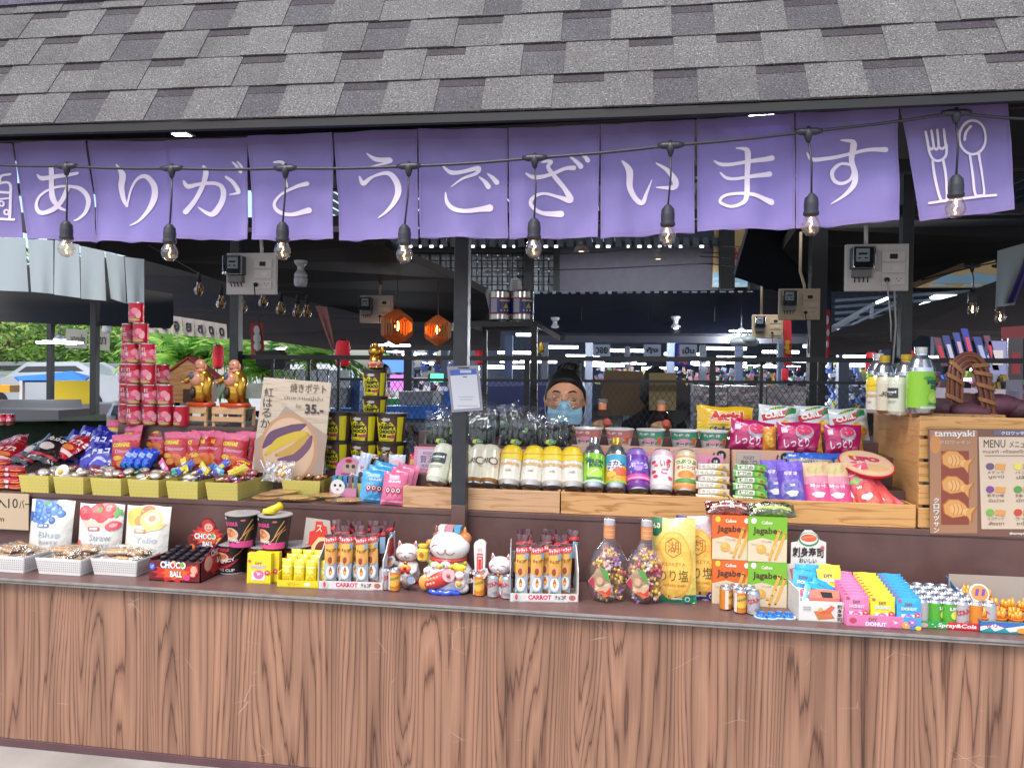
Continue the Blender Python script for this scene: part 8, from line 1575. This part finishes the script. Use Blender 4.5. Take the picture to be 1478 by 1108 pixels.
# payment card on the post
q=RY-.03-.032;p0=at(671,593,q);t=thing('hanging_card','laminated payment card with blue header hung on the main post','card',p0);MP=lambda x,y,o:at(x,y,q-o)-p0
b=B();A_=[MP(x,y,0)for x,y in((645,529),(691,527),(697,592),(652,595))];b.hull(A_,[v+Vector((0,.003,0))for v in A_],M('9a98a4',rough=.2,coat=.6));b.art([POLY([(649,534),(687,532),(693,588),(655,591)],M('dcdce0')),POLY([(649,534),(687,532),(688,540),(650,542)],M('4a6ab8')),RECT(664,534,680,538,M('c8d0e8')),RECT(662,572,684,573,M('a8b0b8')),RECT(664,576,682,577,M('a8b0b8')),RECT(660,585,690,586,M('b0b0b0')),RECT(661,530,677,531.5,DARK),RECT(668,543,674,544.5,M('6a6a70'))],MP,base=.0006,step=.0002);b.obj('card',t)

# ================================================================ people
def skinchain(nodes,edges,mat,name,parent=None,sub=2):
    me=bpy.data.meshes.new(name);me.from_pydata([n[:3]for n in nodes],edges,[]);o=bpy.data.objects.new(name,me);COL.objects.link(o)
    sk=o.modifiers.new('skin','SKIN');ss=o.modifiers.new('sub','SUBSURF');ss.levels=ss.render_levels=sub;sk.use_smooth_shade=True
    for v,n in zip(me.skin_vertices[0].data,nodes):v.radius=(n[3],n[4]if len(n)>4 else n[3])
    me.skin_vertices[0].data[0].use_root=True;me.materials.append(mat)
    if parent:o.parent=parent
    return o
HY=1.30  # depth of the seller
hc_=at(816,577,HY);k=mpp(hc_)
SK=M('d09472',rough=.5,coat=.1,k=1);HAIR=M('14110f',rough=.45,bump=.5,bscale=150);SHIRT=M('23222a',rough=.9,bump=.2,bscale=80)
t=thing('person','seller with black hair in a bun, thin glasses and blue face mask looking down','person',(hc_.x,HY,0),.03)
t.scale=(1.22,)*3;HZ=(hc_.z+.005)/1.22
def hd(q,d):  # head with brow, nose, cheek and chin
    x,y,z=q;f=max(0,-d.y)
    if z<0:x*=1-.34*min(1,-d.z)**1.5;y*=1-.12*min(1,-d.z)
    y-=.006*math.exp(-((z-.028)/.012)**2)*f  # brow
    for sx in(-1,1):y+=.009*math.exp(-((x-sx*.031)/.016)**2-((z-.008)/.013)**2)*f  # eye sockets
    y-=.021*math.exp(-(x/.011)**2-((z+.022)/.020)**2)*f+.008*math.exp(-(x/.008)**2-((z-.004)/.018)**2)*f
    for sx in(-1,1):y-=.004*math.exp(-((x-sx*.04)/.022)**2-((z+.02)/.02)**2)*f
    return Vector((x,y,z))
b=B();b.ball((0,0,HZ),.078,.094,.112,SK,56,44,hd)
for sx in(-1,1):
    b.ball((sx*.079,.012,HZ-.006),.010,.016,.027,SK,12,10,lambda q,d:Vector((q.x*(1-.5*max(0,-d.z)),q.y,q.z)))
# neck, shoulders, arms and torso follow as one skin
fm=b.mesh('head_form');bd=skinchain([(0,.03,HZ-.50,.14,.10),(0,.03,HZ-.36,.15,.10),(0,.025,HZ-.22,.13,.085),(0,.02,HZ-.15,.06,.06),(0,.01,HZ-.07,.054,.058),(.15,.03,HZ-.235,.06),(.21,.0,HZ-.40,.048),(.17,-.05,HZ-.47,.038),(.10,-.06,HZ-.50,.028),(-.15,.03,HZ-.235,.06),(-.21,.0,HZ-.40,.048),(-.17,-.05,HZ-.47,.038),(-.10,-.06,HZ-.50,.028)],
    [(0,1),(1,2),(2,3),(3,4),(2,5),(5,6),(6,7),(7,8),(2,9),(9,10),(10,11),(11,12)],SK,'body_base')
bpy.context.view_layer.update();em=bpy.data.meshes.new_from_object(bd.evaluated_get(bpy.context.evaluated_depsgraph_get()))
jb=bmesh.new();jb.from_mesh(fm);jb.from_mesh(em);fin=bpy.data.meshes.new('body');jb.to_mesh(fin);jb.free();fin.materials.append(SK);bpy.data.objects.remove(bd)
for p_ in fin.polygons:p_.use_smooth=True;p_.material_index=0
bo=bpy.data.objects.new('body',fin);COL.objects.link(bo);bo.parent=t
rm=bo.modifiers.new('remesh','REMESH');rm.mode='VOXEL';rm.voxel_size=.0035;rm.use_smooth_shade=True
sh_=skinchain([(0,.03,HZ-.52,.155,.115),(0,.03,HZ-.36,.165,.115),(0,.027,HZ-.225,.142,.095),(0,.022,HZ-.165,.075,.07),(.15,.03,HZ-.238,.072),(.212,.0,HZ-.36,.062),(-.15,.03,HZ-.238,.072),(-.212,.0,HZ-.36,.062)],[(0,1),(1,2),(2,3),(2,4),(4,5),(2,6),(6,7)],SHIRT,'shirt',t)
b=B()
def hairf(q,d):
    n_=1+.02*noise.noise(Vector((d.x*14,d.y*14,d.z*3)));z=q.z*n_
    front=max(0,-d.y)
    lim=.068+.008*(1-(q.x/.08)**2)-.10*max(0,1-front*1.15)if front>0 else-.03-.04*min(1,d.y*2)
    if z<lim:z=lim+(z-lim)*.06;q=Vector((q.x*.93,q.y*.93,q.z))
    return Vector((q.x*n_,q.y*n_,z))
b.ball((0,.006,HZ+.003),.0835,.103,.118,HAIR,48,36,hairf)
b.ball((.008,.04,HZ+.118),.038,.036,.030,HAIR,24,16,lambda q,d:q*(1+.06*noise.noise(d*5)))
for i in range(14):a=i*.45;b.tube([Vector((.008+.04*math.cos(a),.035+.036*math.sin(a),HZ+.11)),Vector((.008+.043*math.cos(a+.3),.035+.04*math.sin(a+.3),HZ+.122+.008*math.sin(i*2))),Vector((.008+.03*math.cos(a+.7),.03+.03*math.sin(a+.7),HZ+.143))],[.004,.005,.002],HAIR,5)
b.obj('hair',t)
b=B()
for sx in(-1,1):
    b.tube([(sx*(.031+dx),-.0975+abs(.031+dx)**2*7.5,HZ+.030+up)for dx,up in((-.017,-.003),(-.006,.002),(.006,.004),(.018,-.002))],[.0016,.0032,.0030,.001],HAIR,6)  # brows
    b.ball((sx*.031,-.072,HZ+.007),.016,.012,.011,M('b5805f',rough=.6),14,10)  # lowered lids
    b.tube([(sx*(.031+dx),-.0845+abs(dx)*.18+(.004 if dx*1>.01 else 0),HZ-.0015-.003*(1-(dx/.015)**2))for dx in(-.015,-.008,0,.008,.015)],.0018,HAIR,5)
b.obj('face',t)
b=B();MB2=M('a6d4ea',rough=.8,bump=.3,bscale=60,k=.95);NX,NY=16,12;V=[]
for j in range(NY+1):
    for i in range(NX+1):
        u,v=i/NX*2-1,j/NY;x=u*.070*(1-.10*abs(2*v-1));z=HZ-.008-v*.092+.003*(1-u*u)*(1-v)
        y=-.088-.030*math.exp(-(x/.018)**2)*(1-v*.35)+.052*(abs(u)**2.2)+v*v*.022+.002*math.sin(v*19)*(1-u*u);V.append(Vector((x,y,z)))
b.add(V,[[j*(NX+1)+i,(j+1)*(NX+1)+i,(j+1)*(NX+1)+i+1,j*(NX+1)+i+1]for j in range(NY)for i in range(NX)],MB2,True)
for sx in(-1,1):
    for z0,z1 in((-.022,.006),(-.088,-.02)):b.tube([Vector((sx*.066,-.036+(.012 if z0<-.05 else 0),HZ+z0)),Vector((sx*.079,-.01,HZ+(z0+z1)/2)),Vector((sx*.084,.022,HZ+z1))],.0013,WHT,5)
b.obj('face_mask',t)
b=B();WR=M('b8b0a0',rough=.25,metal=.8)
for sx in(-1,1):
    b.tube([Vector((sx*.033+.024*math.cos(a),-.104+abs(sx*.033+.024*math.cos(a))**2*3.2,HZ-.008+.020*math.sin(a)))for a in[2*PI*i/20 for i in range(20)]],.0014,WR,5,close=True);b.tube([Vector((sx*.057,-.094,HZ-.002)),Vector((sx*.078,-.05,HZ+.004)),Vector((sx*.086,.012,HZ+.006))],.0013,WR,5)
b.tube([Vector((-.010,-.105,HZ-.004)),Vector((0,-.108,HZ-.001)),Vector((.010,-.105,HZ-.004))],.0009,WR,5);b.obj('glasses',t)
# hands: five bent fingers each, resting behind the goods
for sx in(-1,1):
    h0=Vector((sx*.10,-.06,HZ-.50));b_=[(h0.x,h0.y,h0.z,.026,.016),(h0.x-sx*.035,h0.y-.02,h0.z-.005,.034,.014)];e_=[(0,1)]
    for i in range(4):
        o_=len(b_);oy=(-.026+i*.016);L=(.032,.038,.036,.028)[i];b_+=[(h0.x-sx*.055,h0.y-.02+oy,h0.z,.009),(h0.x-sx*(.055+L),h0.y-.03+oy,h0.z-.008,.0082),(h0.x-sx*(.055+L*1.5),h0.y-.03+oy,h0.z-.026,.007)];e_+=[(1,o_),(o_,o_+1),(o_+1,o_+2)]
    o_=len(b_);b_+=[(h0.x-sx*.025,h0.y-.052,h0.z,.010),(h0.x-sx*.055,h0.y-.07,h0.z-.008,.008)];e_+=[(0,o_),(o_,o_+1)];skinchain(b_,e_,SK,'hand',t)
# second person, seen from behind the mesh
hp_=at(945,556,2.6);t=thing('person','person in black with long black hair, back turned, behind the wire partition','person',(hp_.x,2.6,0),.5);b=B();Z=hp_.z
b.ball((0,0,Z),.085,.10,.125,HAIR,28,20);b.ball((0,.03,Z-.04),.09,.08,.11,HAIR,24,16);b.obj('hair',t);skinchain([(0,0,Z-.62,.17,.12),(0,0,Z-.42,.19,.12),(0,0,Z-.26,.16,.10),(0,0,Z-.15,.06),(0,0,Z-.02,.07),(-.18,0,Z-.28,.07),(-.24,0,Z-.45,.055),(.18,0,Z-.28,.07),(.24,0,Z-.45,.055)],[(0,1),(1,2),(2,3),(3,4),(2,5),(5,6),(2,7),(7,8)],M('101014',rough=.9),'body',t)
hp_=at(551,552,6);t=thing('person','distant person in an ochre patterned shirt left of the main post','person',(hp_.x,6,0));Z=at(551,540,6).z
skinchain([(0,0,Z-.8,.16,.12),(0,0,Z-.5,.18,.12),(0,0,Z-.3,.15,.1),(0,0,Z-.19,.055),(0,0,Z-.08,.07),(0,0,Z,.085)],[(0,1),(1,2),(2,3),(3,4),(4,5)],SK,'body',t);skinchain([(0,0,Z-.82,.18,.14),(0,0,Z-.5,.2,.14),(0,0,Z-.31,.17,.12),(-.2,0,Z-.34,.08),(-.25,0,Z-.55,.07),(.2,0,Z-.34,.08),(.25,0,Z-.55,.07)],[(0,1),(1,2),(2,3),(3,4),(2,5),(5,6)],M('7a5a20',rough=.8,var=.5,vscale=20),'shirt',t)
b=B();b.ball((0,.01,Z+.03),.1,.11,.1,HAIR,18,12);b.obj('hair',t)
